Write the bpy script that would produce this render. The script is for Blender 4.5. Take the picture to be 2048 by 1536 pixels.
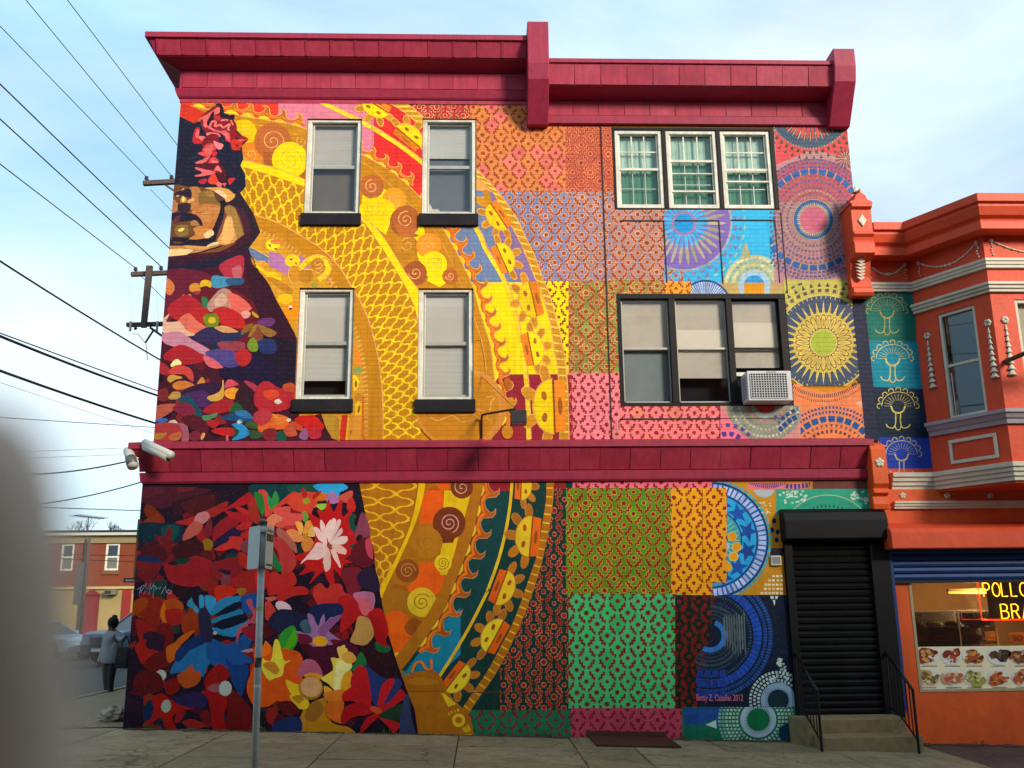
import bpy, bmesh, math, random
from mathutils import Vector, Matrix
for _o in list(bpy.data.objects): bpy.data.objects.remove(_o)
SC = bpy.context.scene
COL = SC.collection
R = math.radians
random.seed(7)

# ------------------------------------------------------------------ camera, sky, sun, exposure
FPX, CAM_Y, CAM_Z = 1880.0, -14.3, 1.63
_p, _r, _w = R(13.38), R(-0.60), R(1.97)
_fw = Vector((math.sin(_w)*math.cos(_p), math.cos(_w)*math.cos(_p), math.sin(_p)))
_rt = Vector((math.cos(_w), -math.sin(_w), 0)); _up = _rt.cross(_fw)
_rt, _up = math.cos(_r)*_rt+math.sin(_r)*_up, -math.sin(_r)*_rt+math.cos(_r)*_up
CAMP = Vector((0, CAM_Y, CAM_Z))
cam_d = bpy.data.cameras.new('camera'); cam = bpy.data.objects.new('camera', cam_d); COL.objects.link(cam)
cam.matrix_world = Matrix(((_rt.x, _up.x, -_fw.x, 0), (_rt.y, _up.y, -_fw.y, CAM_Y), (_rt.z, _up.z, -_fw.z, CAM_Z), (0, 0, 0, 1)))
cam_d.sensor_width = 36; cam_d.lens = FPX/2048*36; cam_d.clip_start = 0.005; cam_d.clip_end = 3000
cam_d.dof.use_dof = True; cam_d.dof.focus_distance = 14.6; cam_d.dof.aperture_fstop = 7.0
SC.camera = cam

SUN_AZ, SUN_EL = R(141), R(22)          # azimuth clockwise from +y (camera looks to +y): behind the camera, to its right
wd = bpy.data.worlds.new('World'); SC.world = wd; wd.use_nodes = True
nt = wd.node_tree; nt.nodes.clear()
def _n(t, typ, **kw):
    n = t.nodes.new(typ)
    for k, v in kw.items(): setattr(n, k, v)
    return n
sky = _n(nt, 'ShaderNodeTexSky', sky_type='NISHITA', sun_disc=False, sun_elevation=SUN_EL, sun_rotation=SUN_AZ, air_density=1.0, dust_density=0.6, ozone_density=1.0)
tc = _n(nt, 'ShaderNodeTexCoord'); mp = _n(nt, 'ShaderNodeMapping'); mp.inputs['Location'].default_value = (0.35, 0.1, 0.0); mp.inputs['Scale'].default_value = (1.0, 1.0, 2.6)
nz = _n(nt, 'ShaderNodeTexNoise'); nz.inputs['Scale'].default_value = 2.1; nz.inputs['Detail'].default_value = 9; nz.inputs['Roughness'].default_value = 0.56; nz.inputs['Distortion'].default_value = 0.5
rp = _n(nt, 'ShaderNodeValToRGB'); rp.color_ramp.elements[0].position = 0.32; rp.color_ramp.elements[1].position = 0.74
rp.color_ramp.elements[0].color = (0.55, 0.55, 0.55, 1)
mx = _n(nt, 'ShaderNodeMix', data_type='RGBA')
nz2 = _n(nt, 'ShaderNodeTexNoise'); nz2.inputs['Scale'].default_value = 1.3; nz2.inputs['Detail'].default_value = 8; nz2.inputs['Roughness'].default_value = 0.5
rp2 = _n(nt, 'ShaderNodeValToRGB'); rp2.color_ramp.elements[0].position = 0.42; rp2.color_ramp.elements[1].position = 0.66
rp2.color_ramp.elements[0].color = (4.1, 7.0, 9.1, 1); rp2.color_ramp.elements[1].color = (8.4, 9.6, 10.2, 1)
nt.links.new(mp.outputs['Vector'], nz2.inputs['Vector']); nt.links.new(nz2.outputs['Fac'], rp2.inputs['Fac']); nt.links.new(rp2.outputs['Color'], mx.inputs['B'])
bgd = _n(nt, 'ShaderNodeBackground'); bgd.inputs['Strength'].default_value = 0.092
wo = _n(nt, 'ShaderNodeOutputWorld')
nt.links.new(tc.outputs['Generated'], mp.inputs['Vector']); nt.links.new(mp.outputs['Vector'], nz.inputs['Vector'])
nt.links.new(nz.outputs['Fac'], rp.inputs['Fac']); nt.links.new(rp.outputs['Color'], mx.inputs['Factor'])
nt.links.new(sky.outputs['Color'], mx.inputs['A']); nt.links.new(mx.outputs['Result'], bgd.inputs['Color']); nt.links.new(bgd.outputs['Background'], wo.inputs['Surface'])

sun_d = bpy.data.lights.new('sun', 'SUN'); sun_d.energy = 3.1; sun_d.angle = R(14); sun_d.color = (1.0, 0.88, 0.72)
sun = bpy.data.objects.new('sun', sun_d); COL.objects.link(sun)
_sd = Vector((math.sin(SUN_AZ)*math.cos(SUN_EL), math.cos(SUN_AZ)*math.cos(SUN_EL), math.sin(SUN_EL)))
sun.rotation_euler = _sd.to_track_quat('Z', 'Y').to_euler()
vs = SC.view_settings; vs.view_transform = 'Standard'; vs.look = 'None'; vs.exposure = 0.58; vs.gamma = 1.0; vs.use_curve_mapping = False

# ------------------------------------------------------------------ helpers
def W(px, py, y=0.0):
    """a point seen in the survey photograph, carried onto the vertical plane y"""
    d = _rt*((px-1024)/FPX) + _up*((768-py)/FPX) + _fw
    t = (y-CAM_Y)/d.y
    return d.x*t, CAM_Z+d.z*t
def lin(h, k=1.0):
    h = h.lstrip('#'); o = []
    for i in (0, 2, 4):
        c = int(h[i:i+2], 16)/255; c = c/12.92 if c <= .04045 else ((c+.055)/1.055)**2.4
        o.append(min(c*k, 0.93))
    return tuple(o)+(1.0,)
_mats = {}
def mat(name, col='808080', rough=0.7, var=0.12, scale=6.0, bump=0.0, bscale=40.0, metal=0.0, stain=None, stain_amt=0.0, stain_scale=1.5, emit=None, est=0.0, spec=0.4, sub=0.0, drip=0.0, drip_col='2a1c1a'):
    if name in _mats: return _mats[name]
    m = bpy.data.materials.new(name); m.use_nodes = True; t = m.node_tree; b = t.nodes['Principled BSDF']
    c = lin(col) if isinstance(col, str) else col
    co = _n(t, 'ShaderNodeTexCoord')
    n1 = _n(t, 'ShaderNodeTexNoise'); n1.inputs['Scale'].default_value = scale; n1.inputs['Detail'].default_value = 7; n1.inputs['Roughness'].default_value = 0.65
    t.links.new(co.outputs['Object'], n1.inputs['Vector'])
    mr = _n(t, 'ShaderNodeMapRange'); mr.inputs['From Min'].default_value = 0.25; mr.inputs['From Max'].default_value = 0.75; mr.inputs['To Min'].default_value = 1-var; mr.inputs['To Max'].default_value = 1+var
    t.links.new(n1.outputs['Fac'], mr.inputs['Value'])
    mu = _n(t, 'ShaderNodeMix', data_type='RGBA', blend_type='MULTIPLY'); mu.inputs['Factor'].default_value = 1; mu.inputs['A'].default_value = c
    t.links.new(mr.outputs['Result'], mu.inputs['B'])
    out = mu.outputs['Result']
    if stain:
        n2 = _n(t, 'ShaderNodeTexNoise'); n2.inputs['Scale'].default_value = stain_scale; n2.inputs['Detail'].default_value = 8; n2.inputs['Roughness'].default_value = 0.7
        t.links.new(co.outputs['Object'], n2.inputs['Vector'])
        r2 = _n(t, 'ShaderNodeValToRGB'); r2.color_ramp.elements[0].position = 0.48; r2.color_ramp.elements[1].position = 0.72; r2.color_ramp.elements[1].color = (stain_amt,)*3+(1,)
        t.links.new(n2.outputs['Fac'], r2.inputs['Fac'])
        m2 = _n(t, 'ShaderNodeMix', data_type='RGBA'); m2.inputs['B'].default_value = lin(stain)
        t.links.new(r2.outputs['Color'], m2.inputs['Factor']); t.links.new(out, m2.inputs['A']); out = m2.outputs['Result']
    if drip:
        mv = _n(t, 'ShaderNodeMapping'); mv.inputs['Scale'].default_value = (9, 9, .7); t.links.new(co.outputs['Object'], mv.inputs['Vector'])
        n4 = _n(t, 'ShaderNodeTexNoise'); n4.inputs['Scale'].default_value = 1.4; n4.inputs['Detail'].default_value = 8; n4.inputs['Roughness'].default_value = .7; t.links.new(mv.outputs['Vector'], n4.inputs['Vector'])
        r4 = _n(t, 'ShaderNodeMapRange'); r4.inputs['From Min'].default_value = .42; r4.inputs['From Max'].default_value = .68; r4.inputs['To Min'].default_value = 0; r4.inputs['To Max'].default_value = drip; t.links.new(n4.outputs['Fac'], r4.inputs['Value'])
        m4 = _n(t, 'ShaderNodeMix', data_type='RGBA'); m4.inputs['B'].default_value = lin(drip_col); t.links.new(r4.outputs['Result'], m4.inputs['Factor']); t.links.new(out, m4.inputs['A']); out = m4.outputs['Result']
    t.links.new(out, b.inputs['Base Color'])
    b.inputs['Roughness'].default_value = rough; b.inputs['Metallic'].default_value = metal
    b.inputs['Specular IOR Level'].default_value = spec
    if sub: b.inputs['Subsurface Weight'].default_value = sub; b.inputs['Subsurface Radius'].default_value = (.01, .004, .002)
    if emit: b.inputs['Emission Color'].default_value = lin(emit); b.inputs['Emission Strength'].default_value = est
    if bump:
        n3 = _n(t, 'ShaderNodeTexNoise'); n3.inputs['Scale'].default_value = bscale; n3.inputs['Detail'].default_value = 6
        t.links.new(co.outputs['Object'], n3.inputs['Vector'])
        bp = _n(t, 'ShaderNodeBump'); bp.inputs['Strength'].default_value = bump; bp.inputs['Distance'].default_value = 0.02
        t.links.new(n3.outputs['Fac'], bp.inputs['Height']); t.links.new(bp.outputs['Normal'], b.inputs['Normal'])
    _mats[name] = m; return m
def glass(name, tint='ffffff', refl=0.10, rough=0.02):
    if name in _mats: return _mats[name]
    m = bpy.data.materials.new(name); m.use_nodes = True; t = m.node_tree; t.nodes.clear()
    tr = _n(t, 'ShaderNodeBsdfTransparent'); tr.inputs['Color'].default_value = lin(tint)
    gl = _n(t, 'ShaderNodeBsdfGlossy'); gl.inputs['Roughness'].default_value = rough
    lw = _n(t, 'ShaderNodeLayerWeight'); lw.inputs['Blend'].default_value = 0.2
    ad = _n(t, 'ShaderNodeMath', operation='MULTIPLY_ADD'); ad.inputs[1].default_value = 0.8; ad.inputs[2].default_value = refl
    nz_ = _n(t, 'ShaderNodeTexNoise'); nz_.inputs['Scale'].default_value = 1.6
    bp = _n(t, 'ShaderNodeBump'); bp.inputs['Strength'].default_value = 0.05
    co = _n(t, 'ShaderNodeTexCoord'); t.links.new(co.outputs['Object'], nz_.inputs['Vector'])
    t.links.new(nz_.outputs['Fac'], bp.inputs['Height']); t.links.new(bp.outputs['Normal'], gl.inputs['Normal'])
    mi = _n(t, 'ShaderNodeMixShader'); o = _n(t, 'ShaderNodeOutputMaterial')
    t.links.new(lw.outputs['Fresnel'], ad.inputs[0]); t.links.new(ad.outputs[0], mi.inputs['Fac'])
    t.links.new(tr.outputs[0], mi.inputs[1]); t.links.new(gl.outputs[0], mi.inputs[2]); t.links.new(mi.outputs[0], o.inputs['Surface'])
    _mats[name] = m; return m

class MB:
    def __init__(s, M=None): s.v = []; s.f = []; s.M = M
    def add(s, vs, fs):
        o = len(s.v); s.v += [tuple(a) for a in vs]; s.f += [tuple(i+o for i in f) for f in fs]; return s
    def box(s, x0, x1, y0, y1, z0, z1):
        return s.add([(x0,y0,z0),(x1,y0,z0),(x1,y1,z0),(x0,y1,z0),(x0,y0,z1),(x1,y0,z1),(x1,y1,z1),(x0,y1,z1)],
                     [(0,3,2,1),(4,5,6,7),(0,1,5,4),(1,2,6,5),(2,3,7,6),(3,0,4,7)])
    def slab(s, a, b, c, d, n, t):
        n = Vector(n).normalized()*t; P = [Vector(p) for p in (a, b, c, d)]
        return s.add(P+[p+n for p in P], [(3,2,1,0),(4,5,6,7),(0,1,5,4),(1,2,6,5),(2,3,7,6),(3,0,4,7)])
    def tube(s, pts, r, n=8, cap=True):
        pts = [Vector(p) for p in pts]; rs = r if isinstance(r, (list, tuple)) else [r]*len(pts)
        o = len(s.v); last = None
        for i, p in enumerate(pts):
            d = (pts[min(i+1, len(pts)-1)]-pts[max(i-1, 0)]).normalized()
            a = d.orthogonal().normalized() if last is None else (last-d*last.dot(d)).normalized()
            last = a; b = d.cross(a)
            for k in range(n):
                th = 2*math.pi*k/n; s.v.append(tuple(p+(a*math.cos(th)+b*math.sin(th))*rs[i]))
        for i in range(len(pts)-1):
            for k in range(n):
                q = o+i*n; s.f.append((q+k, q+(k+1) % n, q+n+(k+1) % n, q+n+k))
        if cap:
            s.f.append(tuple(o+k for k in range(n))[::-1]); s.f.append(tuple(o+(len(pts)-1)*n+k for k in range(n)))
        return s
    def lathe(s, c, prof, n=16, axis='z', sy=1.0):
        o = len(s.v); c = Vector(c)
        for (r, h) in prof:
            for k in range(n):
                th = 2*math.pi*k/n; a, b = r*math.cos(th), r*math.sin(th)*sy
                s.v.append(tuple(c+(Vector((a, b, h)) if axis == 'z' else Vector((a, h, b)) if axis == 'y' else Vector((h, a, b)))))
        for i in range(len(prof)-1):
            for k in range(n):
                q = o+i*n; s.f.append((q+k, q+(k+1) % n, q+n+(k+1) % n, q+n+k))
        s.f.append(tuple(o+k for k in range(n))[::-1]); s.f.append(tuple(o+(len(prof)-1)*n+k for k in range(n)))
        return s
    def prism(s, prof, x0, x1):          # prof: (y, z) outline, extruded along x
        n = len(prof); vs = [(x0, y, z) for y, z in prof]+[(x1, y, z) for y, z in prof]
        return s.add(vs, [tuple(range(n))[::-1], tuple(range(n, 2*n))]+[(i, (i+1) % n, n+(i+1) % n, n+i) for i in range(n)])
    def plate(s, prof, y0, y1):          # prof: (x, z) outline, extruded along y
        n = len(prof); vs = [(x, y0, z) for x, z in prof]+[(x, y1, z) for x, z in prof]
        return s.add(vs, [tuple(range(n)), tuple(range(n, 2*n))[::-1]]+[(i, n+i, n+(i+1) % n, (i+1) % n) for i in range(n)])
    def sweep(s, path, prof):            # path (x, y) in plan with the outside on its right, prof (d, z): d outwards
        P = [Vector((a, b)) for a, b in path]; N = []
        for i in range(len(P)):
            ns = []
            if i > 0: d = (P[i]-P[i-1]).normalized(); ns.append(Vector((d.y, -d.x)))
            if i < len(P)-1: d = (P[i+1]-P[i]).normalized(); ns.append(Vector((d.y, -d.x)))
            if len(ns) == 1: N.append(ns[0])
            else:
                h = (ns[0]+ns[1]).normalized(); N.append(h/max(h.dot(ns[0]), .2))
        m = len(prof); vs = []
        for p, n in zip(P, N):
            for d, z in prof: q = p+n*d; vs.append((q.x, q.y, z))
        fs = []
        for i in range(len(P)-1):
            for k in range(m): fs.append((i*m+k, i*m+(k+1) % m, (i+1)*m+(k+1) % m, (i+1)*m+k))
        fs.append(tuple(range(m))[::-1]); fs.append(tuple((len(P)-1)*m+k for k in range(m)))
        return s.add(vs, fs)
    def build(s, name, material, parent=None, smooth=False, bevel=0.0, **props):
        me = bpy.data.meshes.new(name); me.from_pydata(s.v, [], s.f); me.validate()
        if s.M is not None: me.transform(s.M)
        bm = bmesh.new(); bm.from_mesh(me); bmesh.ops.recalc_face_normals(bm, faces=bm.faces); bm.to_mesh(me); bm.free()
        me.materials.append(material)
        if smooth: me.polygons.foreach_set('use_smooth', [True]*len(me.polygons))
        o = bpy.data.objects.new(name, me); COL.objects.link(o)
        if parent: o.parent = parent; o.matrix_parent_inverse = Matrix.Translation(-world_loc(parent))
        if bevel:
            b = o.modifiers.new('bevel', 'BEVEL'); b.width = bevel; b.segments = 2; b.limit_method = 'ANGLE'; b.angle_limit = R(40)
        for k, v in props.items(): o[k] = v
        return o
def world_loc(o):
    return o.location.copy() if o.type == 'EMPTY' else Vector((0, 0, 0))
def thing(name, label, cat, loc=(0, 0, 0), group=None):
    o = bpy.data.objects.new(name, None); COL.objects.link(o); o.location = loc; o.empty_display_size = .2
    o['label'] = label; o['category'] = cat
    if group: o['group'] = group
    return o
def tag(o, label, cat, group=None):
    o['label'] = label; o['category'] = cat
    if group: o['group'] = group
    return o
def text_mesh(body, size, material, parent=None, name='lettering', extrude=0.0, M=None, space=1.0, bevel=0.0, outline=False):
    cu = bpy.data.curves.new(name, 'FONT'); cu.body = body; cu.size = size; cu.extrude = extrude; cu.space_character = space
    if outline: cu.fill_mode = 'NONE'; cu.bevel_depth = bevel; cu.bevel_resolution = 1
    cu.resolution_u = 6
    t = bpy.data.objects.new(name, cu); COL.objects.link(t)
    me = bpy.data.meshes.new_from_object(t.evaluated_get(bpy.context.evaluated_depsgraph_get()))
    bpy.data.objects.remove(t)
    if M is not None: me.transform(M)
    me.materials.clear(); me.materials.append(material)
    o = bpy.data.objects.new(name, me); COL.objects.link(o)
    if parent: o.parent = parent; o.matrix_parent_inverse = Matrix.Translation(-world_loc(parent))
    return o
def GZ(x): return 0.015-0.0325*(x+5.0) if x > -5 else 0.015     # the pavement falls away to the right

# ------------------------------------------------------------------ the mural: thin coats of paint, each shape its own face
class Paint:
    """collects flat painted shapes (survey pixels), lifts each above those it overlaps"""
    def __init__(s, y, k=1.0): s.y = y; s.k = k; s.items = []; s.z = (0, 0, 1.0); s.lv = []; s.grow = 1.0; s.wob = 0.0; s.mul = 1.0
    def zoom(s, x, y, k): s.z = (x, y, k)
    def t(s, p): return (s.z[0]+p[0]/s.z[2], s.z[1]+p[1]/s.z[2])
    def group(s, polys):       # polys: list of (colour, [pts]) that do not overlap one another
        if not polys: return
        xs = [p[0] for _, q in polys for p in q]; ys = [p[1] for _, q in polys for p in q]
        bb = (min(xs), min(ys), max(xs), max(ys)); l = 0
        for b2, l2 in s.lv:
            if bb[0] < b2[2] and bb[2] > b2[0] and bb[1] < b2[3] and bb[3] > b2[1] and l2 >= l: l = l2+1
        if s.mul != 1: polys = [(shade_hex(c, s.mul), q) for c, q in polys]
        s.lv.append((bb, l)); s.items.append((l, polys))
    def P(s, c, pts): s.group([(c, [s.t(p) for p in pts])])
    def S(s, c, pts):
        q = [s.t(p) for p in pts]; mx_ = sum(p[0] for p in q)/len(q); my_ = sum(p[1] for p in q)/len(q)
        q = smooth([(mx_+(p[0]-mx_)*s.grow, my_+(p[1]-my_)*s.grow) for p in q], True)
        s.group([(c, [(p[0]+random.uniform(-s.wob, s.wob), p[1]+random.uniform(-s.wob, s.wob)) for p in q])])
    def scatter(s, n, box, cols, r0, r1, seed, inside=None):
        rr = random.Random(seed); s.zoom(0, 0, 1)
        for _ in range(n):
            x, y = rr.uniform(box[0], box[2]), rr.uniform(box[1], box[3])
            if inside and not inside(x, y): continue
            r = rr.uniform(r0, r1); el = rr.uniform(.45, .9); a0 = rr.uniform(0, 3.1); q = []
            for k in range(7):
                a = 2*math.pi*k/7; k2 = r*rr.uniform(.65, 1.25); u, v = k2*math.cos(a), k2*el*math.sin(a); q.append((x+u*math.cos(a0)-v*math.sin(a0), y+u*math.sin(a0)+v*math.cos(a0)))
            s.group([(rr.choice(cols), smooth(q, True))])
    def L(s, c, w, pts, sm=True, closed=False):
        q = [s.t(p) for p in pts]; s.group([(c, f) for f in ribbon(smooth(q, closed) if sm else q, w, closed)])
    def O(s, c, cx, cy, rx, ry=None, n=22, rot=0.0, wob=0.0):
        n = int(n); ry = ry or rx; cx, cy = s.t((cx, cy)); rx /= s.z[2]; ry /= s.z[2]; q = []
        for i in range(n):
            a = 2*math.pi*i/n; k = 1+random.uniform(-wob, wob); x, y = rx*k*math.cos(a), ry*k*math.sin(a)
            q.append((cx+x*math.cos(rot)-y*math.sin(rot), cy+x*math.sin(rot)+y*math.cos(rot)))
        s.group([(c, q)])
    def G(s, c, w, cx, cy, r, turns=2.2, a0=0.0, sgn=1):
        q = []
        n = int(turns*14)
        for i in range(n+1):
            u = i/n; a = a0+sgn*u*turns*2*math.pi; q.append((cx+r*(.06+.94*u)*math.cos(a), cy+r*(.06+.94*u)*math.sin(a)))
        s.L(c, w, q, False)
    def read(s, txt):
        for ln in txt.strip().splitlines():
            a = ln.split()
            if not a or a[0] == '#': continue
            if a[0] == '@': s.zoom(*[float(v) for v in a[1:4]]); continue
            num = lambda l: [tuple(float(v) for v in p.split(',')) for p in l]
            if a[0] in 'PS': getattr(s, a[0])(a[1], num(a[2:]))
            elif a[0] in 'LK': s.L(a[1], float(a[2]), num(a[3:]), a[0] == 'L')
            elif a[0] == 'O': s.O(a[1], *[float(v) for v in a[2:]])
            elif a[0] == 'G': s.G(a[1], float(a[2]), *[float(v) for v in a[3:]])
            elif a[0] == 'R': s.O(a[1], *[float(v) for v in a[2:5]]); s.G(a[5], float(a[6]), float(a[2]), float(a[3]), float(a[4])*float(a[7]), float(a[8]), float(a[9]))
    def build(s, name, parent, holes, box, material, step=0.00022):
        bm = bmesh.new(); cl = bm.faces.layers.int.new('c'); pal = []; idx = {}; rj = random.Random(77)
        for l, polys in s.items:
            yy = s.y-0.003-l*step
            for kq, (c, q) in enumerate(polys):
                if len(q) < 3: continue
                yy = s.y-0.003-l*step-(kq % 8)*2e-5
                bk = rj.randrange(7) if len(q) < 30 else 3; key = (c, bk)
                if key not in idx: idx[key] = len(pal); pal.append(lin(c, s.k*(.85+.05*bk)))
                vs = []
                for p in q:
                    x, z = W(p[0], p[1], s.y); vs.append(bm.verts.new((x, yy, z)))
                try: f = bm.faces.new(vs)
                except ValueError: continue
                f[cl] = idx[key]; f.normal_update()
        bmesh.ops.triangulate(bm, faces=bm.faces[:])
        def cut(co, no, outer=False):
            g = bm.verts[:]+bm.edges[:]+bm.faces[:]
            bmesh.ops.bisect_plane(bm, geom=g, plane_co=co, plane_no=no, clear_outer=outer)
        x0, x1, z0, z1 = box
        cut((x0, 0, 0), (-1, 0, 0), True); cut((x1, 0, 0), (1, 0, 0), True); cut((0, 0, z0), (0, 0, -1), True); cut((0, 0, z1), (0, 0, 1), True)
        for (a, b, c, d) in holes:
            for co, no in (((a, 0, 0), (1, 0, 0)), ((b, 0, 0), (1, 0, 0)), ((0, 0, c), (0, 0, 1)), ((0, 0, d), (0, 0, 1))): cut(co, no)
            dead = [f for f in bm.faces if a < f.calc_center_median().x < b and c < f.calc_center_median().z < d]
            bmesh.ops.delete(bm, geom=dead, context='FACES')
        for f in bm.faces:
            f.normal_update()
            if f.normal.y > 0: f.normal_flip()
        ci = [f[cl] for f in bm.faces]
        me = bpy.data.meshes.new(name); bm.to_mesh(me); bm.free()
        at = me.color_attributes.new('Col', 'FLOAT_COLOR', 'CORNER'); buf = []
        for p, i in zip(me.polygons, ci): buf += list(pal[i])*p.loop_total
        at.data.foreach_set('color', buf)
        me.materials.append(material); o = bpy.data.objects.new(name, me); COL.objects.link(o)
        o.parent = parent; o.matrix_parent_inverse = Matrix.Translation(-world_loc(parent)); return o
def shade_hex(c, k): return ''.join('%02x' % min(255, int(int(c[i:i+2], 16)*k)) for i in (0, 2, 4))
def smooth(p, closed, n=4):
    if len(p) < 3: return p
    o = []; m = len(p)
    for i in range(m if closed else m-1):
        a, b, c, d = (p[(i-1) % m], p[i], p[(i+1) % m], p[(i+2) % m]) if closed else (p[max(i-1, 0)], p[i], p[i+1], p[min(i+2, m-1)])
        for k in range(n):
            t = k/n
            o.append(tuple(.5*((2*b[j])+(c[j]-a[j])*t+(2*a[j]-5*b[j]+4*c[j]-d[j])*t*t+(3*b[j]-a[j]-3*c[j]+d[j])*t**3) for j in (0, 1)))
    if not closed: o.append(p[-1])
    return o
def ribbon(p, w, closed=False):
    ws = w if isinstance(w, list) else [w]*len(p); m = len(p); A = []; B = []
    def nrm(a, b):
        dx, dy = b[0]-a[0], b[1]-a[1]; l = math.hypot(dx, dy) or 1; return (-dy/l, dx/l)
    for i in range(m):
        ns = []
        if closed or i > 0: ns.append(nrm(p[(i-1) % m], p[i]))
        if closed or i < m-1: ns.append(nrm(p[i], p[(i+1) % m]))
        if len(ns) == 1: n = ns[0]
        else:
            h = (ns[0][0]+ns[1][0], ns[0][1]+ns[1][1]); l = math.hypot(*h) or 1; h = (h[0]/l, h[1]/l); k = 1/max(h[0]*ns[0][0]+h[1]*ns[0][1], .6); n = (h[0]*k, h[1]*k)
        A.append((p[i][0]+n[0]*ws[i]/2, p[i][1]+n[1]*ws[i]/2)); B.append((p[i][0]-n[0]*ws[i]/2, p[i][1]-n[1]*ws[i]/2))
    return [[A[i], A[(i+1) % m], B[(i+1) % m], B[i]] for i in range(m if closed else m-1)]
def clip(poly, box):
    x0, y0, x1, y1 = box
    for ax, lim, sg in ((0, x0, 1), (0, x1, -1), (1, y0, 1), (1, y1, -1)):
        o = []
        for i in range(len(poly)):
            a, b = poly[i-1], poly[i]; ia, ib = (a[ax]-lim)*sg >= 0, (b[ax]-lim)*sg >= 0
            if ia != ib:
                t = (lim-a[ax])/(b[ax]-a[ax]); o.append((a[0]+(b[0]-a[0])*t, a[1]+(b[1]-a[1])*t))
            if ib: o.append(b)
        poly = o
        if len(poly) < 3: return []
    return poly
def resample(p, step):
    o = [p[0]]; acc = 0.0
    for a, b in zip(p, p[1:]):
        l = math.hypot(b[0]-a[0], b[1]-a[1]); 
        if l == 0: continue
        d = step-acc
        while d <= l: o.append((a[0]+(b[0]-a[0])*d/l, a[1]+(b[1]-a[1])*d/l)); d += step
        acc = l-(d-step)
    return o
STEP = [(.105, -.42), (.175, -.405), (.165, -.295), (.28, -.29), (.27, -.165), (.38, -.155), (.385, -.085), (.425, -.08)]
def lattice(M, box, bg, mark, line, w, h, ox, oy, cells=None, cellcol=None, thick=.085, dot=.105, bg2=None):
    """stencilled ogee lattice: stepped strokes round every dot"""
    M.zoom(0, 0, 1); x0, y0, x1, y1 = box
    if bg: M.P(bg, [(x0, y0), (x1, y0), (x1, y1), (x0, y1)])
    outl, marks, patch = [], [], []
    j0 = int((y0-oy)/(h/2))-2; j1 = int((y1-oy)/(h/2))+2
    for j in range(j0, j1+1):
        for i in range(int((x0-ox)/w)-2, int((x1-ox)/w)+3):
            cx = ox+i*w+(w/2 if j % 2 else 0); cy = oy+j*h/2
            if cx < x0-w or cx > x1+w or cy < y0-h or cy > y1+h: continue
            rr = random.Random(i*977+j*131+int(x0))
            if cells and rr.random() < cells:
                q = clip([(cx, cy-h*.46), (cx+w*.2, cy-h*.2), (cx+w*.46, cy), (cx+w*.2, cy+h*.2), (cx, cy+h*.46), (cx-w*.2, cy+h*.2), (cx-w*.46, cy), (cx-w*.2, cy-h*.2)], box)
                if q: patch.append((cellcol, q))
            n = 8; jx, jy = rr.uniform(-.8, .8), rr.uniform(-.8, .8); dk = rr.uniform(.8, 1.15)
            for (lst, r, c) in ((outl, dot*1.45, line), (marks, dot, mark)):
                if c:
                    q = clip([(cx+jx+w*r*dk*rr.uniform(.85, 1.15)*math.cos(2*math.pi*k/n), cy+jy+w*r*dk*rr.uniform(.85, 1.1)*math.sin(2*math.pi*k/n)) for k in range(n)], box)
                    if q: lst.append((c, q))
            for sx in (1, -1):
                for sy in (1,):
                    pts = [(cx+sx*a*w+rr.uniform(-.5, .5), cy-sy*b*h*-1+rr.uniform(-.5, .5)) for a, b in STEP]
                    for (lst, t, c) in ((outl, thick+.06, line), (marks, thick, mark)):
                        if c:
                            for q in ribbon(pts, w*t*rr.uniform(.85, 1.2)):
                                q = clip(q, box)
                                if q: lst.append((c, q))
    M.group(patch); M.group(outl); M.group(marks)
def ring(M, cx, cy, r0, r1, n, col, box=None, fill=.72, tri=False, a0=0, a1=360, jit=.06, ell=1.0):
    out = []; M.zoom(0, 0, 1)
    for i in range(n):
        A = R(a0)+(R(a1)-R(a0))*(i+.5)/n; hw = (R(a1)-R(a0))/n*fill/2; rr = [random.uniform(1-jit, 1+jit) for _ in range(4)]
        p = lambda r, a: (cx+r*math.cos(a), cy+r*math.sin(a)*ell)
        q = [p(r0, A-hw*rr[0]), p(r1, A-hw*rr[1]), p(r1, A+hw*rr[2]), p(r0, A+hw*rr[3])] if not tri else [p(r0, A-hw), p(r1, A), p(r0, A+hw)]
        if tri == 2: q = [p(r1, A-hw), p(r0, A), p(r1, A+hw)]
        if box: q = clip(q, box)
        if q: out.append((col, q))
    M.group(out)
def disc(M, cx, cy, r, col, box=None, n=44, ell=1.0):
    M.zoom(0, 0, 1); q = [(cx+r*math.cos(2*math.pi*i/n), cy+r*ell*math.sin(2*math.pi*i/n)) for i in range(n)]
    if box: q = clip(q, box)
    if q: M.group([(col, q)])
def petals(M, cx, cy, r0, r1, n, wd, col, box=None, a0=0.0, ell=1.0):
    out = []; M.zoom(0, 0, 1)
    for i in range(n):
        A = a0+2*math.pi*i/n; q = []
        for k in range(10):
            u = 2*math.pi*k/10; r = (r0+r1)/2+(r1-r0)/2*math.cos(u); t = wd*math.sin(u)
            q.append((cx+r*math.cos(A)-t*math.sin(A), cy+ell*(r*math.sin(A)+t*math.cos(A))))
        if box: q = clip(q, box)
        if q: out.append((col, q))
    M.group(out)
def bricks(M, outer, inner, col, joint, step, w):
    M.zoom(0, 0, 1); o = smooth(outer, False); n = smooth(inner, False); M.group([(col, o+n[::-1])])
    k = int(len_(o)/step); ro = resample(o, len_(o)/k); rn = resample(n, len_(n)/k)
    M.group([(joint, f) for a, b in zip(ro, rn) for f in ribbon([a, ((a[0]+b[0])/2+random.uniform(-1, 1), (a[1]+b[1])/2), b], w)])
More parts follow.
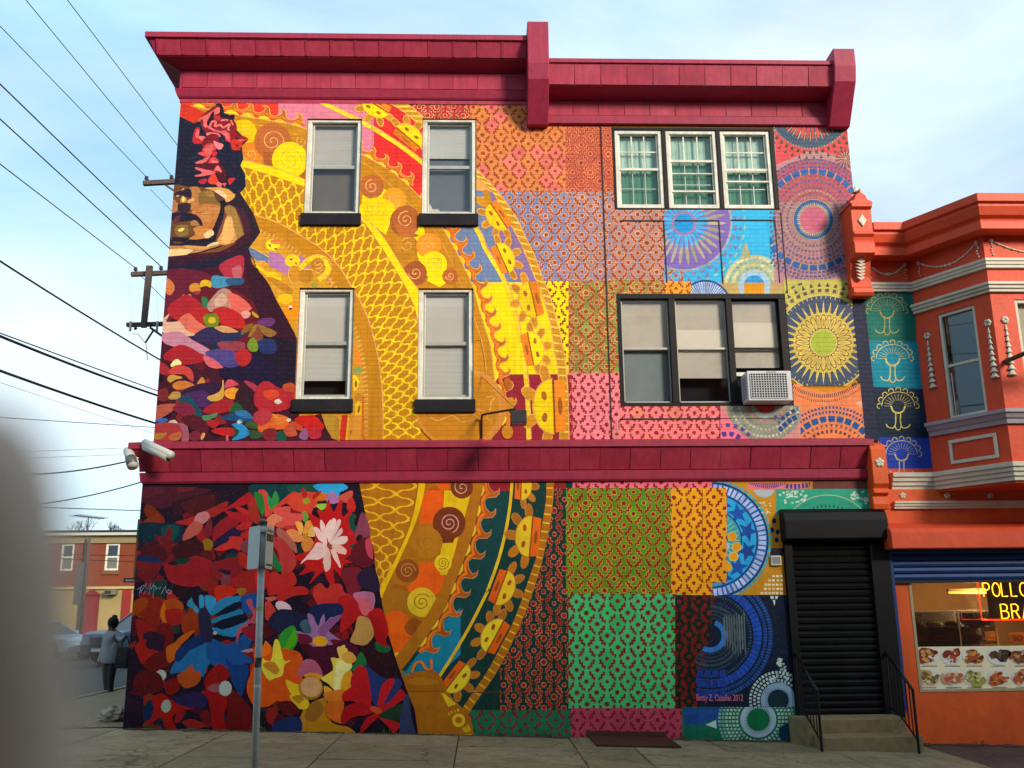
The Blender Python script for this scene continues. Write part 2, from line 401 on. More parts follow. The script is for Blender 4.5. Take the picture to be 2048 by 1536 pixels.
def len_(p): return sum(math.hypot(b[0]-a[0], b[1]-a[1]) for a, b in zip(p, p[1:]))
WAVE = [(0, 0), (0, .32), (.16, .40), (.34, .62), (.46, .95), (.36, 1.22), (.20, 1.30), (.45, 1.36), (.66, 1.15), (.72, .80), (.76, .50), (.88, .36), (1, .32), (1, 0)]
def waves(M, path, pitch, amp, col, edge, scal, side=1, inner='ee7a20'):
    M.zoom(0, 0, 1); p = resample(smooth(path, False), pitch); A = []; B = []; C = []; D = []
    for a, b in zip(p, p[1:]):
        dx, dy = b[0]-a[0], b[1]-a[1]; l = math.hypot(dx, dy); nx, ny = dy/l*side, -dx/l*side
        loc = lambda t, n: (a[0]+dx*t+nx*n*amp, a[1]+dy*t+ny*n*amp)
        A.append((col, [loc(t, n) for t, n in WAVE])); B += [(edge, f) for f in ribbon([loc(t, n) for t, n in WAVE[1:-1]], 2.0)]
        D += [(inner, f) for f in ribbon([loc(t, n) for t, n in ((0, .12), (.3, .22), (.55, .5), (.72, .25), (1, .12))], amp*.2)]
        C.append((scal, [loc(t, n) for t, n in ((.02, -.35), (.2, .0), (.45, .16), (.7, .05), (.98, -.35))]))
    M.group(A); M.group(D); M.group(B); M.group(C)
def sun_face(M, cx, cy, ang, r, side, cy_='ffd800', co='f5861a', ct='cf8a1a', ce='b0641e', line='f2a850', np=5):
    """half a sun on a bar: disc to one side, bar to the other, petals round the disc"""
    M.zoom(0, 0, 1); u = (math.cos(ang), math.sin(ang)); v = (-u[1]*side, u[0]*side)
    loc = lambda a, b: (cx+u[0]*a*r+v[0]*b*r, cy+u[1]*a*r+v[1]*b*r)
    pe, pl = [], []
    for i in range(np):
        A = math.pi*(i+.5)/np*1.1-.16; q = []
        for k in range(10):
            t = 2*math.pi*k/10; rr = 1.22+.36*math.cos(t); tt = .2*math.sin(t)
            q.append(loc(rr*math.cos(A)-tt*math.sin(A), .78*(rr*math.sin(A)+tt*math.cos(A))))
        pe.append((ct, q)); pl += [(line, f) for f in ribbon(q, 4.2, True)]
    M.group(pl); M.group(pe)
    M.group([(line, [loc(1.06*math.cos(math.pi*k/12), -.02+.80*math.sin(math.pi*k/12)) for k in range(13)])])
    M.group([(cy_, [loc(math.cos(math.pi*k/12), .72*math.sin(math.pi*k/12)) for k in range(13)])])
    M.group([(co, [loc(-.98, -.06), loc(.98, -.06), loc(.92, -.46), loc(-.92, -.46)])])
    M.group([(ce, [loc(.4+.17*math.cos(t*.7)-.06*math.sin(t*.7), .32+.09*math.sin(t*.7)+.05*math.cos(t*.7)) for t in range(9)]), (ce, [loc(-.4+.17*math.cos(t*.7)+.06*math.sin(t*.7), .32+.09*math.sin(t*.7)-.05*math.cos(t*.7)) for t in range(9)]),
             (ce, [loc(.34*math.cos(t*.7), -.26+.09*math.sin(t*.7)) for t in range(9)])])
    M.group([('a8561c', f) for f in ribbon([loc(-1, -.01), loc(0, -.02), loc(1, -.01)], 2.0)])
def net(M, A, B, nu, nv, col, w, col2=None):
    """wavy fish-net between two edges"""
    M.zoom(0, 0, 1); A = smooth(A, False); B = smooth(B, False); A = resample(A, len_(A)/200); B = resample(B, len_(B)/200); m = min(len(A), len(B))-1
    def at(u, v):
        u = min(max(u, 0), 1)*m; i = min(int(u), m-1); t = u-i
        a = (A[i][0]+(A[i+1][0]-A[i][0])*t, A[i][1]+(A[i+1][1]-A[i][1])*t); b = (B[i][0]+(B[i+1][0]-B[i][0])*t, B[i][1]+(B[i+1][1]-B[i][1])*t)
        return (a[0]+(b[0]-a[0])*v, a[1]+(b[1]-a[1])*v)
    for sg in (1, -1):
        o = []; o2 = []
        for i in range(-nv, nu+nv):
            pts = []; ws = []
            for k in range(nv*4+1):
                v = k/(nv*4); ph = (k % 4)/4
                u = (i+.5+sg*(k/4+.15*math.sin(ph*2*math.pi))*.5)/nu
                if 0 <= u <= 1: pts.append(at(u, .02+.96*v)); ws.append(w*(1.7 if k % 4 == 0 else .8 if k % 4 == 2 else 1.1))
                elif pts: break
            if len(pts) > 2: o += [(col, f) for f in ribbon(smooth(pts, False, 2), [ws[min(q//2, len(ws)-1)] for q in range(2*len(pts)-1)])]
        M.group(o)

# ================================================================== upper storeys of the mural
def paint_upper():
    M = Paint(0.0, 0.95); TAN = 'c98412'; YEL = 'ffd900'; BRN = 'b5602a'; ORA = 'f5901e'; LIN = 'f6ad5a'
    M.P(TAN, [(300, 190), (1760, 190), (1760, 900), (300, 900)])
    # stencilled panels
    lattice(M, (815, 195, 942, 262), 'cb2f34', '9a4a26', 'f2a070', 35, 34, 838, 214)
    lattice(M, (940, 195, 1133, 383), 'f4924e', 'a8482a', None, 36.4, 36.4, 965, 233, .24, 'f57a6c')
    lattice(M, (1131, 240, 1228, 383), 'c25640', 'a0402a', 'f08c5c', 36, 36.4, 1145, 272, thick=.06)
    lattice(M, (960, 382, 1140, 565), '7c82a6', 'b04c28', 'f2a878', 36.4, 37.4, 1019, 395, .1, '8d86ae')
    lattice(M, (1138, 382, 1240, 565), '94829c', 'ac4c2c', 'f2aa74', 37, 37.4, 1145, 413, .15, 'a0868e')
    lattice(M, (1226, 420, 1332, 565), 'a58486', 'a8462c', 'f0a06a', 37, 38, 1257, 449, .12, '9c7a86')
    lattice(M, (1040, 563, 1139, 750), 'ffd800', 'a04a22', None, 36, 37, 1117, 598)
    lattice(M, (1137, 563, 1240, 750), '85853c', 'a84a24', 'e6a060', 41, 36.4, 1152, 605, .3, '7e9a48', thick=.1)
    lattice(M, (1226, 560, 1332, 592), '8c8a44', 'a84a24', 'e6a060', 41, 36.4, 1232, 573, .3, '8a9a50', thick=.1)
    lattice(M, (1139, 747, 1245, 882), 'f4848c', 'a02a32', None, 38, 40, 1157, 789, .2, 'ee8a86')
    lattice(M, (1239, 810, 1442, 882), 'f57e80', 'a62e34', None, 38, 40, 1274, 826, .2, 'f58a74')
    M.P('962030', [(1100, 750), (1143, 750), (1146, 882), (1100, 882)])
    lattice(M, (1118, 752, 1145, 882), None, 'f08068', None, 30, 40, 1135, 775, thick=.05, dot=.06)
    # blue field, flower wheel and mosaic between the triple windows
    B = (1328, 420, 1566, 592)
    M.P('33aede', [(1328, 420), (1566, 420), (1566, 566), (1328, 566)])
    lattice(M, (1329, 440, 1368, 566), None, 'b4502c', 'e0a468', 37, 38, 1352, 552)
    disc(M, 1368, 447, 92, '7b62ae', B); ring(M, 1368, 447, 92, 96, 40, 'b0a8a0', B, .9)
    petals(M, 1368, 447, 40, 84, 30, 3.4, 'b2a690', B); petals(M, 1368, 447, 40, 70, 30, 1.6, '8578b4', B, .1)
    petals(M, 1368, 447, 20, 50, 26, 3.2, '46b4ea', B); disc(M, 1368, 447, 24, 'b4789c', B); disc(M, 1368, 447, 20, '1f97dc', B)
    ring(M, 1368, 447, 99, 105, 34, '8a86b8', B, .55); ring(M, 1368, 447, 108, 116, 36, '8c80b0', B, .5, 2); ring(M, 1368, 447, 119, 123, 40, 'a0c8b0', B, .5)
    disc(M, 1508, 572, 62, 'b8b88c', B)
    for k, r in enumerate((33, 40, 47, 54)): ring(M, 1508, 572, r, r+5, 24+k*5, ('8fb2a0', 'd2d0a0', '86b0a4', 'dcd8ae')[k], B, .75)
    M.P('b8b88c', [(1491, 482), (1478, 520), (1502, 516)])
    disc(M, 1508, 572, 31, 'a8c8e4', B); disc(M, 1508, 572, 21, '2f9cd8', B)
    lattice(M, (1329, 564, 1384, 592), 'f5a02e', 'a2481e', None, 34, 34, 1352, 578)
    M.P('caa866', [(1384, 566), (1566, 566), (1566, 592), (1384, 592)])
    M.P('f3a21c', [(1487, 566), (1529, 566), (1528, 592), (1488, 592)]); M.P('a8c8e4', [(1476, 566), (1487, 566), (1488, 592), (1479, 592)]); M.P('a8c8e4', [(1529, 566), (1540, 566), (1537, 592), (1528, 592)])
    disc(M, 1410, 612, 52, '3a4c9a', (1382, 560, 1470, 592)); ring(M, 1410, 612, 22, 48, 30, 'b0c4e8', (1382, 563, 1470, 592), .7, a0=180, a1=360)
    # right-hand column of wheels
    C = (1540, 235, 1745, 568)
    M.P('b8848a', [(1548, 235), (1745, 235), (1745, 568), (1548, 568)])
    M.P('d84c54', [(1548, 235), (1745, 235), (1745, 330), (1700, 318), (1625, 300), (1552, 330)])
    disc(M, 1620, 214, 84, '4c5c74', C); petals(M, 1620, 214, 34, 66, 34, 3.2, 'dc5250', C); petals(M, 1620, 214, 50, 70, 34, 1.1, 'c8a868', C, .09)
    ring(M, 1620, 214, 88, 95, 46, '4f5a34', C, .45); ring(M, 1620, 214, 98, 106, 44, '56542c', C, .45, 2); ring(M, 1620, 214, 82, 85, 90, 'a89a6c', C, .5)
    cx, cy = 1626, 440
    disc(M, cx, cy, 122, 'c25666', (1552, 300, 1745, 405)); disc(M, cx, cy, 128, 'b88088', (1552, 405, 1745, 568))
    M.P('d2a890', [(1662, 318), (1703, 298), (1708, 336), (1690, 328)])
    ring(M, 1690, 318, 3, 20, 14, '9a4a52', (1660, 296, 1745, 338), .6)
    for r0, r1, n, c, tr in ((44, 48, 40, '9a8a72', 0), (50, 54, 46, '7c6478', 0), (56, 60, 50, 'a89476', 0), (62, 66, 54, '745f7c', 0), (68, 73, 54, '85705e', 1), (75, 80, 58, '6c6488', 0), (82, 88, 56, '7c6a54', 2), (104, 108, 80, '54629a', 0), (111, 116, 84, '6e6284', 0), (118, 122, 90, '5a6a90', 0)):
        ring(M, cx, cy, r0, r1, n, c, C, .62, tr)
    ring(M, cx, cy, 91, 102, 34, '2f62a4', C, .78); ring(M, cx, cy, 89, 103, 34, 'c8a47a', C, .1, a0=5.3, a1=365.3)
    disc(M, cx, cy, 41, 'b8a878', C); disc(M, cx, cy, 39.5, '35609f', C); petals(M, cx, cy, 22, 34, 50, 1.5, 'b8a878', C); disc(M, cx, cy, 27, 'cc6680', C)
    C = (1570, 566, 1745, 772)
    M.P('bcb254', [(1566, 560), (1745, 560), (1745, 640), (1566, 640)]); M.P('46536e', [(1566, 620), (1745, 620), (1745, 760), (1566, 760)])
    cx, cy = 1646, 686
    disc(M, cx, cy, 97, 'd8c060', C); disc(M, cx, cy, 94, '46536e', C)
    ring(M, cx, cy, 101, 108, 44, '6a4c4c', C, .5); ring(M, cx, cy, 112, 121, 44, '5e4a4a', C, .5, 1); ring(M, cx, cy, 124, 128, 50, '5e4a60', C, .5)
    ring(M, cx, cy, 56, 84, 34, 'e8cc62', None, .62, 1); ring(M, cx, cy, 57, 74, 34, 'b8a840', None, .22, 1)
    disc(M, cx, cy, 60, 'd8b84e'); petals(M, cx, cy, 26, 57, 28, 5.6, '5e4640'); petals(M, cx, cy, 28, 55, 28, 4.2, 'ecc66a'); petals(M, cx, cy, 31, 50, 28, 2.6, 'c8b048'); disc(M, cx, cy, 27, 'e0cc70'); disc(M, cx, cy, 25, 'abb83a')
    ring(M, cx, cy, 88, 93, 60, 'd8c060', C, .18)
    C = (1578, 745, 1745, 884)
    M.P('f58a56', [(1578, 772), (1592, 768), (1620, 780), (1648, 784), (1690, 779), (1732, 762), (1745, 770), (1745, 884), (1590, 884)])
    ring(M, 1646, 686, 103, 110, 46, '55493e', C, .45, a0=40, a1=140); ring(M, 1646, 686, 113, 119, 42, '6a4a38', C, .5, 2, a0=45, a1=135)
    cx, cy = 1662, 930
    for r0, r1, n, c in ((112, 117, 50, '3c5892'), (103, 108, 48, '35548e')): ring(M, cx, cy, r0, r1, n*2, c, C, .62)
    ring(M, cx, cy, 86, 98, 34, '1f5a9c', C, .78); ring(M, cx, cy, 84, 100, 34, 'f0b050', C, .08, a0=5.3, a1=365.3); ring(M, cx, cy, 74, 81, 50, '50505a', C, .5, 2); ring(M, cx, cy, 64, 70, 46, '4a4a4a', C, .5)
    M.P('e8a888', [(1708, 806), (1728, 800), (1730, 822)])
    D = (1440, 812, 1600, 884)
    M.P('d08c84', [(1440, 812), (1600, 812), (1600, 884), (1440, 884)]); M.P('ee7484', [(1440, 820), (1462, 842), (1490, 872), (1500, 884), (1440, 884)])
    disc(M, 1530, 806, 78, 'a8a08c', D)
    for k, r in enumerate((34, 43, 51, 58, 65, 71)): ring(M, 1530, 806, r, r+5, 30+6*k, ('c08a80', '8a968c', 'c4c4aa', '90a096', 'c8c4a4', '9aa090')[k], D, .7)
    disc(M, 1530, 806, 31, '96b0a8', D); disc(M, 1530, 806, 22, 'e45a4c', D)
    ring(M, 1640, 930, 116, 124, 60, '40508c', (1556, 812, 1596, 884), .65); ring(M, 1640, 930, 102, 112, 56, '2f4f94', (1556, 812, 1596, 884), .7); ring(M, 1640, 930, 127, 134, 66, '50548c', (1548, 830, 1596, 884), .6)
    ring(M, 1455, 905, 32, 42, 16, '5a3c9c', (1442, 846, 1500, 884), .6); ring(M, 1455, 905, 50, 58, 22, '6a44a0', (1442, 838, 1500, 884), .5)

    # the great ring: colour fields, brick border, suns, waves
    OA = [(760, 196), (810, 207), (846, 234), (900, 280), (955, 340), (990, 378), (1008, 400), (1034, 439), (1049, 472), (1067, 507), (1088, 565), (1099, 589), (1117, 657), (1128.6, 714), (1135.4, 778), (1138, 880)]
    IA = [(730, 196), (785, 210), (831, 243), (885, 292), (950, 352), (985.6, 385), (1008, 428), (1034, 472), (1059, 528), (1077, 573), (1083, 584), (1099, 641), (1110, 709), (1117, 762), (1119.5, 880)]
    EO = [(380, 212), (480, 232), (556, 244.6), (616, 260), (722, 309), (785, 345), (840, 395), (884, 455), (917, 512), (945, 573), (960, 625), (974, 668), (982, 698), (988.5, 755), (990, 800)]
    EI = [(380, 226), (480, 244.6), (551, 258.5), (614, 278), (722, 324.5), (772, 363), (820, 410), (864, 455), (899, 517), (922, 571), (947, 634), (962, 680), (971, 728), (973, 770), (974, 800)]
    CL = [(632, 200), (698, 232), (724, 244.6), (807, 297), (880, 360), (950, 455), (970, 497), (996, 540), (1004, 555), (1017, 584), (1030.6, 634), (1042, 687), (1050, 744), (1054.6, 800), (1057, 880)]
    M.P('f6a84c', IA+EO[::-1])
    M.P('e23a24', [(364, 196), (557, 196), (557, 244), (480, 232), (364, 210)])
    M.P('f288a0', [(557, 196), (690, 196), (750, 230), (748, 318), (722, 309), (616, 260), (557, 245)])
    M.P('dc2c28', [(748, 196), (770, 196), (831, 243), (885, 292), (840, 392), (785, 345), (748, 318)])
    M.P('6e7fa4', [(940, 380), (985, 384), (1008, 428), (1034, 472), (1059, 528), (1074, 566), (941, 566), (917, 512), (884, 455)])
    M.P('8c6f9c', [(985, 384), (1008, 428), (1034, 472), (1059, 528), (1074, 566), (1040, 566), (1000, 500), (985, 440)])
    M.P('ffd900', [(941, 565), (1074, 565), (1099, 641), (1110, 709), (1116, 749), (988, 749), (982, 698), (960, 625)])
    M.P('962030', [(985, 749), (1116, 749), (1119.5, 880), (985, 880)])
    bricks(M, OA, IA, 'd2901e', 'ffd04a', 16, 3.2)
    M.L('f2b060', 2.2, OA); M.L('f2b060', 2.2, IA)
    M.L('ffd428', 8, CL); M.L(LIN, 2, [(p[0]+5, p[1]-2) for p in CL])
    sun_face(M, 752, 212, R(32), 30, 1); sun_face(M, 817, 275, R(40), 31, -1)
    sun_face(M, 997, 432, R(56), 31, 1); sun_face(M, 1005, 517, R(66), 31, -1)
    for q in (('cf8a1a', 962, 404, 16, 8, .6), ('cf8a1a', 975, 395, 16, 7, 1.3)): M.zoom(0, 0, 1); M.O(q[0], q[1], q[2], q[3], q[4], 12, q[5])
    sun_face(M, 1065, 599, R(77), 36, 1); sun_face(M, 1062, 698, R(79), 34, -1); sun_face(M, 1106, 813, R(88), 54, 1, np=4)
    waves(M, [(384, 208), (480, 226), (556, 240), (616, 256), (640, 266)], 33, 17, 'c8742a', 'f2a24a', 'ffd21e', -1 if False else 1)
    waves(M, [(700, 292), (750, 320), (800, 352), (830, 380)], 30, 15, 'c8742a', 'f2a24a', 'ffd21e', 1)
    waves(M, [(890, 455), (922, 512), (950, 573), (965, 625), (980, 668), (988, 698), (995, 755), (1006, 800), (1014, 880)], 30, 20, 'd07020', 'f2a24a', 'ffd21e', 1)
    M.zoom(0, 0, 1); M.P('cc8616', smooth(EO, False)+smooth(EI, False)[::-1]); M.L(LIN, 1.8, EO); M.L(LIN, 1.8, EI)
    # spirals between the tan band and the yellow strip
    GU = [(470, 319), (545, 335), (609, 360), (670, 392), (720, 430), (754, 459), (779.5, 494.6), (810, 545), (837, 582), (850, 630)]
    GL = [(470, 330), (543, 352), (608, 375), (660, 402), (722, 441), (759, 489.5), (797, 550), (820, 593), (833, 630), (840, 660)]
    M.P('ca8414', smooth(EI[:12], False)+[(850, 700)]+smooth(GU, False)[::-1])
    M.P('ffd600', [(728, 365), (800, 390), (772, 470), (760, 462), (722, 428)])
    M.P('ffd600', [(812, 430), (845, 445), (858, 500), (900, 560), (880, 575), (850, 560), (838, 520)])
    M.read('''@ 480 190 3.94
R ffd400 30 300 105 f2b24a 1.6 .7 1.6 0
R f58e1e 85 475 100 f6b060 1.8 .6 1.4 .5
R b8622c 258 368 145 f6a860 2.2 .72 2.0 1.9
P b8622c 185,450 300,460 260,560 190,550
R ffda00 395 515 142 e8b43a 1.8 .7 2.0 1
O c8841a 500 350 60 55
G f2a850 1.8 490 370 45 1.3 2
P b5602a 480,640 525,590 520,670
R b8622c 1040 725 95 f6a860 2.2 .6 1.6 1
R f59a1e 1215 830 95 f6b25a 1.8 .6 2.0 2
O ffda00 1080 930 150 120
G e6bc30 1.6 1060 900 60 1.6 0
R b8622c 1300 1000 118 f6a860 2.2 .62 1.8 0
P b8622c 1215,1040 1420,1110 1330,1135 1250,1110
O c8841a 1300 1200 110 95
G f2a850 1.8 1320 1185 60 1.5 2
R b8622c 1392 1405 98 f6a860 2.2 .55 1.4 0
@ 780 190 3.94
R b8622c 125 985 112 f6a860 2.2 .6 1.8 0
P b8622c 30,1010 230,1060 150,1125 60,1100
R f5901e 305 1190 98 f6a860 2.0 .7 1.7 1
R ffd800 345 1340 105 e8b83c 1.6 .6 1.8 2
R b8622c 200 1405 92 f6a860 2.0 .6 1.5 0
R b8622c 475 1430 62 f6a860 1.8 .6 1.5 0
O c8841a 60 1180 40 60
L f6a860 2 1010,1090 1020,1100 1030,1100
''')
    M.zoom(0, 0, 1); M.P('ffdf00', smooth(GU, False)+smooth(GL, False)[::-1]); M.L(LIN, 1.6, GU); M.L(LIN, 1.6, GL)
    # urn disc, net, inner tan band, inner ring
    NA = [(470, 330), (543, 352), (608, 375), (660, 402), (722, 441), (759, 489.5), (797, 550), (820, 593), (833, 630), (838, 700), (836, 760), (838, 830), (844, 880)]
    NB = [(482, 404), (505, 428), (556, 446), (602, 472), (645, 500), (678, 533), (703, 573), (717, 596), (735, 634), (749, 682), (760, 737), (766, 800), (766, 880)]
    M.P('c88414', smooth(NA, False)+smooth(NB, False)[::-1]); net(M, NA, NB, 27, 5, 'fbd21c', 3.0)
    JO = [(500, 446), (522, 459), (564, 479), (602, 505), (650, 540), (690, 600), (711.5, 654), (722, 680), (730, 723), (735.4, 755), (736.6, 812), (735.4, 880)]
    JI = [(497, 456), (516, 467), (558, 487), (595, 513), (642, 550), (680, 606), (703, 657), (713, 683), (720, 724), (725, 757), (726, 812), (725, 880)]
    M.P('c98412', smooth(NB[1:], False)+smooth(JO, False)[::-1]); M.L(LIN, 2.4, NB)
    M.P('dd9a26', smooth(JI, False)+[(600, 880), (560, 640), (500, 500)])
    bricks(M, JO, JI, 'd08a24', 'f4b858', 9, 1.8)
    M.read('''@ 480 190 3.94
P 66749c 65,1200 230,1265 225,1330 150,1320 90,1270
P c07ab0 230,1240 310,1250 470,1380 370,1420 230,1350
P c07ab0 470,1270 520,1290 480,1330
P c07ab0 480,1380 555,1350 540,1390
K ffcf30 2 80,1195 230,1280
O ffd41e 260 1185 55 45
O ffd41e 415 1310 60 50
O 8a6a3c 238 1190 8 16 8 -.6
O 8a6a3c 285 1215 14 8
O 8a6a3c 405 1300 14 7
O 8a6a3c 443 1332 14 7 8 .8
O f08a3c 290 1160 50 20
O c98420 430 1420 45 75
O c98420 520 1430 60 55
L ffd21e 10 480,1370 530,1310 600,1280 660,1300 695,1360 680,1410 620,1460
L f4b858 1.6 470,1355 530,1290 610,1262 690,1290 720,1360 700,1430
O c07a24 615 1340 52 52
L f4b858 2 590,1320 605,1345 640,1330
L f4b858 2 600,1370 640,1365 650,1340
S f5a636 120,1330 180,1310 215,1330 190,1370 240,1400 330,1420 300,1450 200,1430
L ffd400 5 130,1350 200,1400 280,1440 330,1460
L f4b858 2 390,1380 385,1440 420,1490 450,1490
L f4b858 2 470,1380 560,1380 640,1420 700,1450 730,1490
O 9ab04c 590 1500 25 16
@ 300 500 3.84
O ff8a10 1085 470 55 75
O f0e8e0 1080 440 14 10
O 404040 1082 455 12 10
O ffc814 1040 380 60 40
O ffd214 940 190 50 22
S c98420 900,220 1000,300 1060,340 1100,330 1080,290 960,220
@ 560 550 4.389
P f08020 655,620 690,680 720,790 660,800
O 9aac58 685 840 40 35
S ffce14 645,880 690,920 690,980 660,1020 645,990
O a8641e 668 960 12 32
O cf8a2a 690 1080 34 40
S ffce14 665,1140 700,1110 715,1180 710,1330 680,1290 660,1220
O a8641e 695 1180 12 36 10 .2
O a8641e 692 1290 12 30 10 -.2
P e2741e 722,1060 740,1060 742,1440 715,1440
P d8331c 545,1232 605,1232 590,1450 520,1450
K f9bc28 4 606,1232 585,1450
L f4a84c 2 520,1240 525,1330 495,1370 520,1390 525,1440
P cf8a2a 610,1232 715,1232 715,1440 600,1440
P d8431c 615,1380 640,1360 620,1410
O ffd000 460 1390 18 30
@ 780 550 4.389
O dd9038 620 1170 400 360 40
O cd8418 600 1170 355 320 40
L f4a850 2 840,1080 880,1070 920,1085 890,1110 880,1180 850,1260 890,1280
L f4a850 2 350,1250 420,1280 500,1250 560,1240 620,1290 700,1280 760,1270
L f4a850 2 560,1200 620,1230 720,1225 760,1250
L f4a850 2 750,1180 830,1200
S c86a1c 1000,930 1040,900 1070,960 1030,1020
S c88a20 1030,1090 1080,1080 1090,1160 1040,1180
O cf8a20 1030 1380 50 60
''')
    # dark figure on the left: crown of red flowers, carved face, cloak
    M.read('''@ 280 180 4.267
P 1e2036 250,235 360,235 470,290 560,250 640,200 680,145 720,200 795,230 830,350 920,440 870,480 885,590 860,650 900,720 905,830 860,880 760,880 200,860
P e83a24 300,120 420,130 570,205 510,260 465,290 350,235 300,240
''')
    M.grow = 1.22; M.wob = .5
    M.read('''@ 330 200 5.29
S 2c1420 560,90 610,75 635,150 620,200 720,165 725,200 690,240 740,270 735,340 690,300 600,220
S 8c1c2a 420,200 480,140 560,100 590,200 700,230 730,300 690,440 600,350 470,340 420,270
S e86a66 375,210 460,160 520,120 560,100 560,150 520,170 500,230 450,280 420,260 420,210
S 2c1420 455,240 500,150 520,160 500,240 470,270
S c8343e 530,180 580,180 570,220 530,210
L ec7470 4.5 470,310 500,240 540,240 530,290
L e8646a 4 480,300 530,330 600,345 640,340 670,370
L f07c78 3.5 540,290 590,270 620,300 690,260 670,310 690,330
L ec7070 3.5 590,225 650,215 670,225
L f08478 3 700,220 725,270
S f0766e 455,360 540,360 575,390 480,395
S d83c42 610,370 680,360 690,440 650,430 640,390
S ee6c6c 620,365 670,370 680,430 650,400
S d82c34 310,440 330,330 370,320 370,390 440,450 370,460
S e8605e 330,380 345,330 365,340 350,400
S f07a72 365,400 420,400 455,455 400,440
S 7c1824 420,460 490,400 560,420 540,520 540,620 560,700 450,700 430,600
S d84048 410,540 450,480 520,480 530,530 460,560
S ec6a68 430,530 500,490 500,540 470,600 450,580
S f07c7a 525,450 560,460 610,480 590,520 550,510
S c82c3a 500,560 550,560 540,590 510,590
S e0484e 365,575 420,560 470,600 420,600
S ee7270 335,665 400,640 470,600 440,650 380,680
S d83a44 460,710 500,620 565,660 520,700
S f07474 500,640 560,665 510,680
S 5a1420 350,700 430,690 560,690 620,780 500,780 400,760
S ee6a6e 340,740 360,730 440,750 520,770 480,790 360,810 335,800 400,775
S d83c44 520,770 560,710 610,780 560,760
S f07a74 540,740 570,710 600,770 570,755
S c82c36 370,860 440,845 420,890 375,880
S e8402c 470,860 520,800 560,860 570,890 500,890
S 5a1428 570,800 640,780 640,870 590,860
S ee6c68 560,880 600,890 590,925 555,910
S ec6a6a 615,890 650,890 635,920
S d02c40 680,840 740,840 700,890 680,880
S e03428 720,440 800,400 870,430 820,455 790,520 730,520 715,480
S 8c1c20 730,380 780,370 850,410 800,420
S 5a1018 740,410 790,405 770,425
S f06a5c 780,430 840,425 800,445
S 7c1a20 745,480 780,480 775,505
''')
    M.grow = 1.06; M.wob = .4
    M.read('''@ 330 370 5.95
P 2a1c2c 60,40 640,40 830,140 860,90 900,100 1060,350 1140,570 1010,750 900,830 400,930 20,930
P 221c34 60,660 560,640 600,560 640,700 400,720 60,720
S 6e4426 90,70 300,45 480,60 640,120 700,230 670,400 600,560 500,640 300,655 100,640
S b87840 310,45 400,45 440,130 400,250 300,290 330,190 300,110
S 8c6a30 420,110 480,90 640,140 690,220 640,260 500,260 420,220
S a07838 480,90 560,80 600,150 520,140
S 5c3430 600,80 700,170 700,230 640,210 600,150
S c8783c 330,330 440,250 660,270 650,400 600,530 500,510 440,450 380,380
S d08848 420,290 640,290 620,400 520,440 450,390
S b05c34 370,330 480,325 420,345
L 241828 9 690,190 690,300 650,420 600,540 540,640 300,660 90,650
S e0a458 490,50 720,50 830,140 740,210 710,170 620,90
S f4d09c 600,80 680,75 740,140 720,160 650,120
S d8a468 145,130 220,50 225,75 165,140
S c89448 190,200 215,130 260,160 250,215 200,215
S f4e080 205,180 225,145 245,180 225,205
S d89c64 270,200 350,160 350,195 290,225
S b87848 105,190 150,220 175,280 100,340 90,260
S 30203a 120,120 190,80 300,60 320,140 260,150 190,130
S 382430 170,240 300,230 290,320 180,320
S 241c34 90,350 250,340 380,370 440,450 430,490 350,430 260,440 120,440
S 5c2c3c 120,400 190,370 160,450 120,460
S a87038 310,450 370,430 410,480 330,490
S 8c6c34 130,520 180,490 290,500 290,590 180,620 130,580
S f0d470 165,540 235,520 220,550 180,565
S 6c4428 290,500 350,510 350,610 300,610
S d88c44 350,530 440,500 540,540 560,590 480,640 300,650 370,590
S fad49c 470,600 540,545 585,565 570,610 500,640
S 7c4830 620,640 700,420 720,290 780,260 850,300 900,420 950,600 880,680 720,730 640,700
S a87c3c 720,290 780,265 850,320 930,560 940,620 860,690 800,500 760,400
S dc9850 630,680 700,540 730,410 790,390 830,560 850,650 800,710 690,710
S eaa860 700,520 740,420 800,420 820,580 780,680 690,680
S f0bc80 730,420 790,390 800,420
S 4c2436 850,290 950,320 1000,450 1040,600 960,600 920,430
S 3c1828 950,600 1050,560 1000,680 840,780 600,830 760,740
P c88850 60,730 320,735 560,740 640,690 660,730 400,810 60,860
S f4c888 50,780 240,770 330,790 220,850 50,865
S fae0a8 505,740 560,700 630,690 640,710 560,735
S dc9c58 240,730 500,745 470,775 300,770
S 7c4428 240,870 420,820 660,750 840,690 700,780 420,860
P 5a2c2c 50,870 240,870 420,835 300,890 50,920
@ 300 500 3.84
P 4a1428 90,60 760,0 790,110 900,240 980,400 1060,540 1130,680 1150,1300 1320,1260 1360,1370 1430,1470 20,1470 60,900
P 33142c 130,65 400,60 640,20 755,0 790,110 680,140 420,120 200,170 120,170
P 1c1c36 130,140 330,110 660,40 620,110 400,150 130,210
''')
    DK = ('6a1420', '7a1a26', '4c1028', '32163c', '58141f', '8a2228', '241d44', '183040', '702c20', '3c1026', '200c20')
    M.wob = .6; M.scatter(90, (320, 590, 650, 880), DK, 10, 24, 4, lambda x, y: x < 520+(y-590)*.42); M.grow = 1.1; M.mul = .9
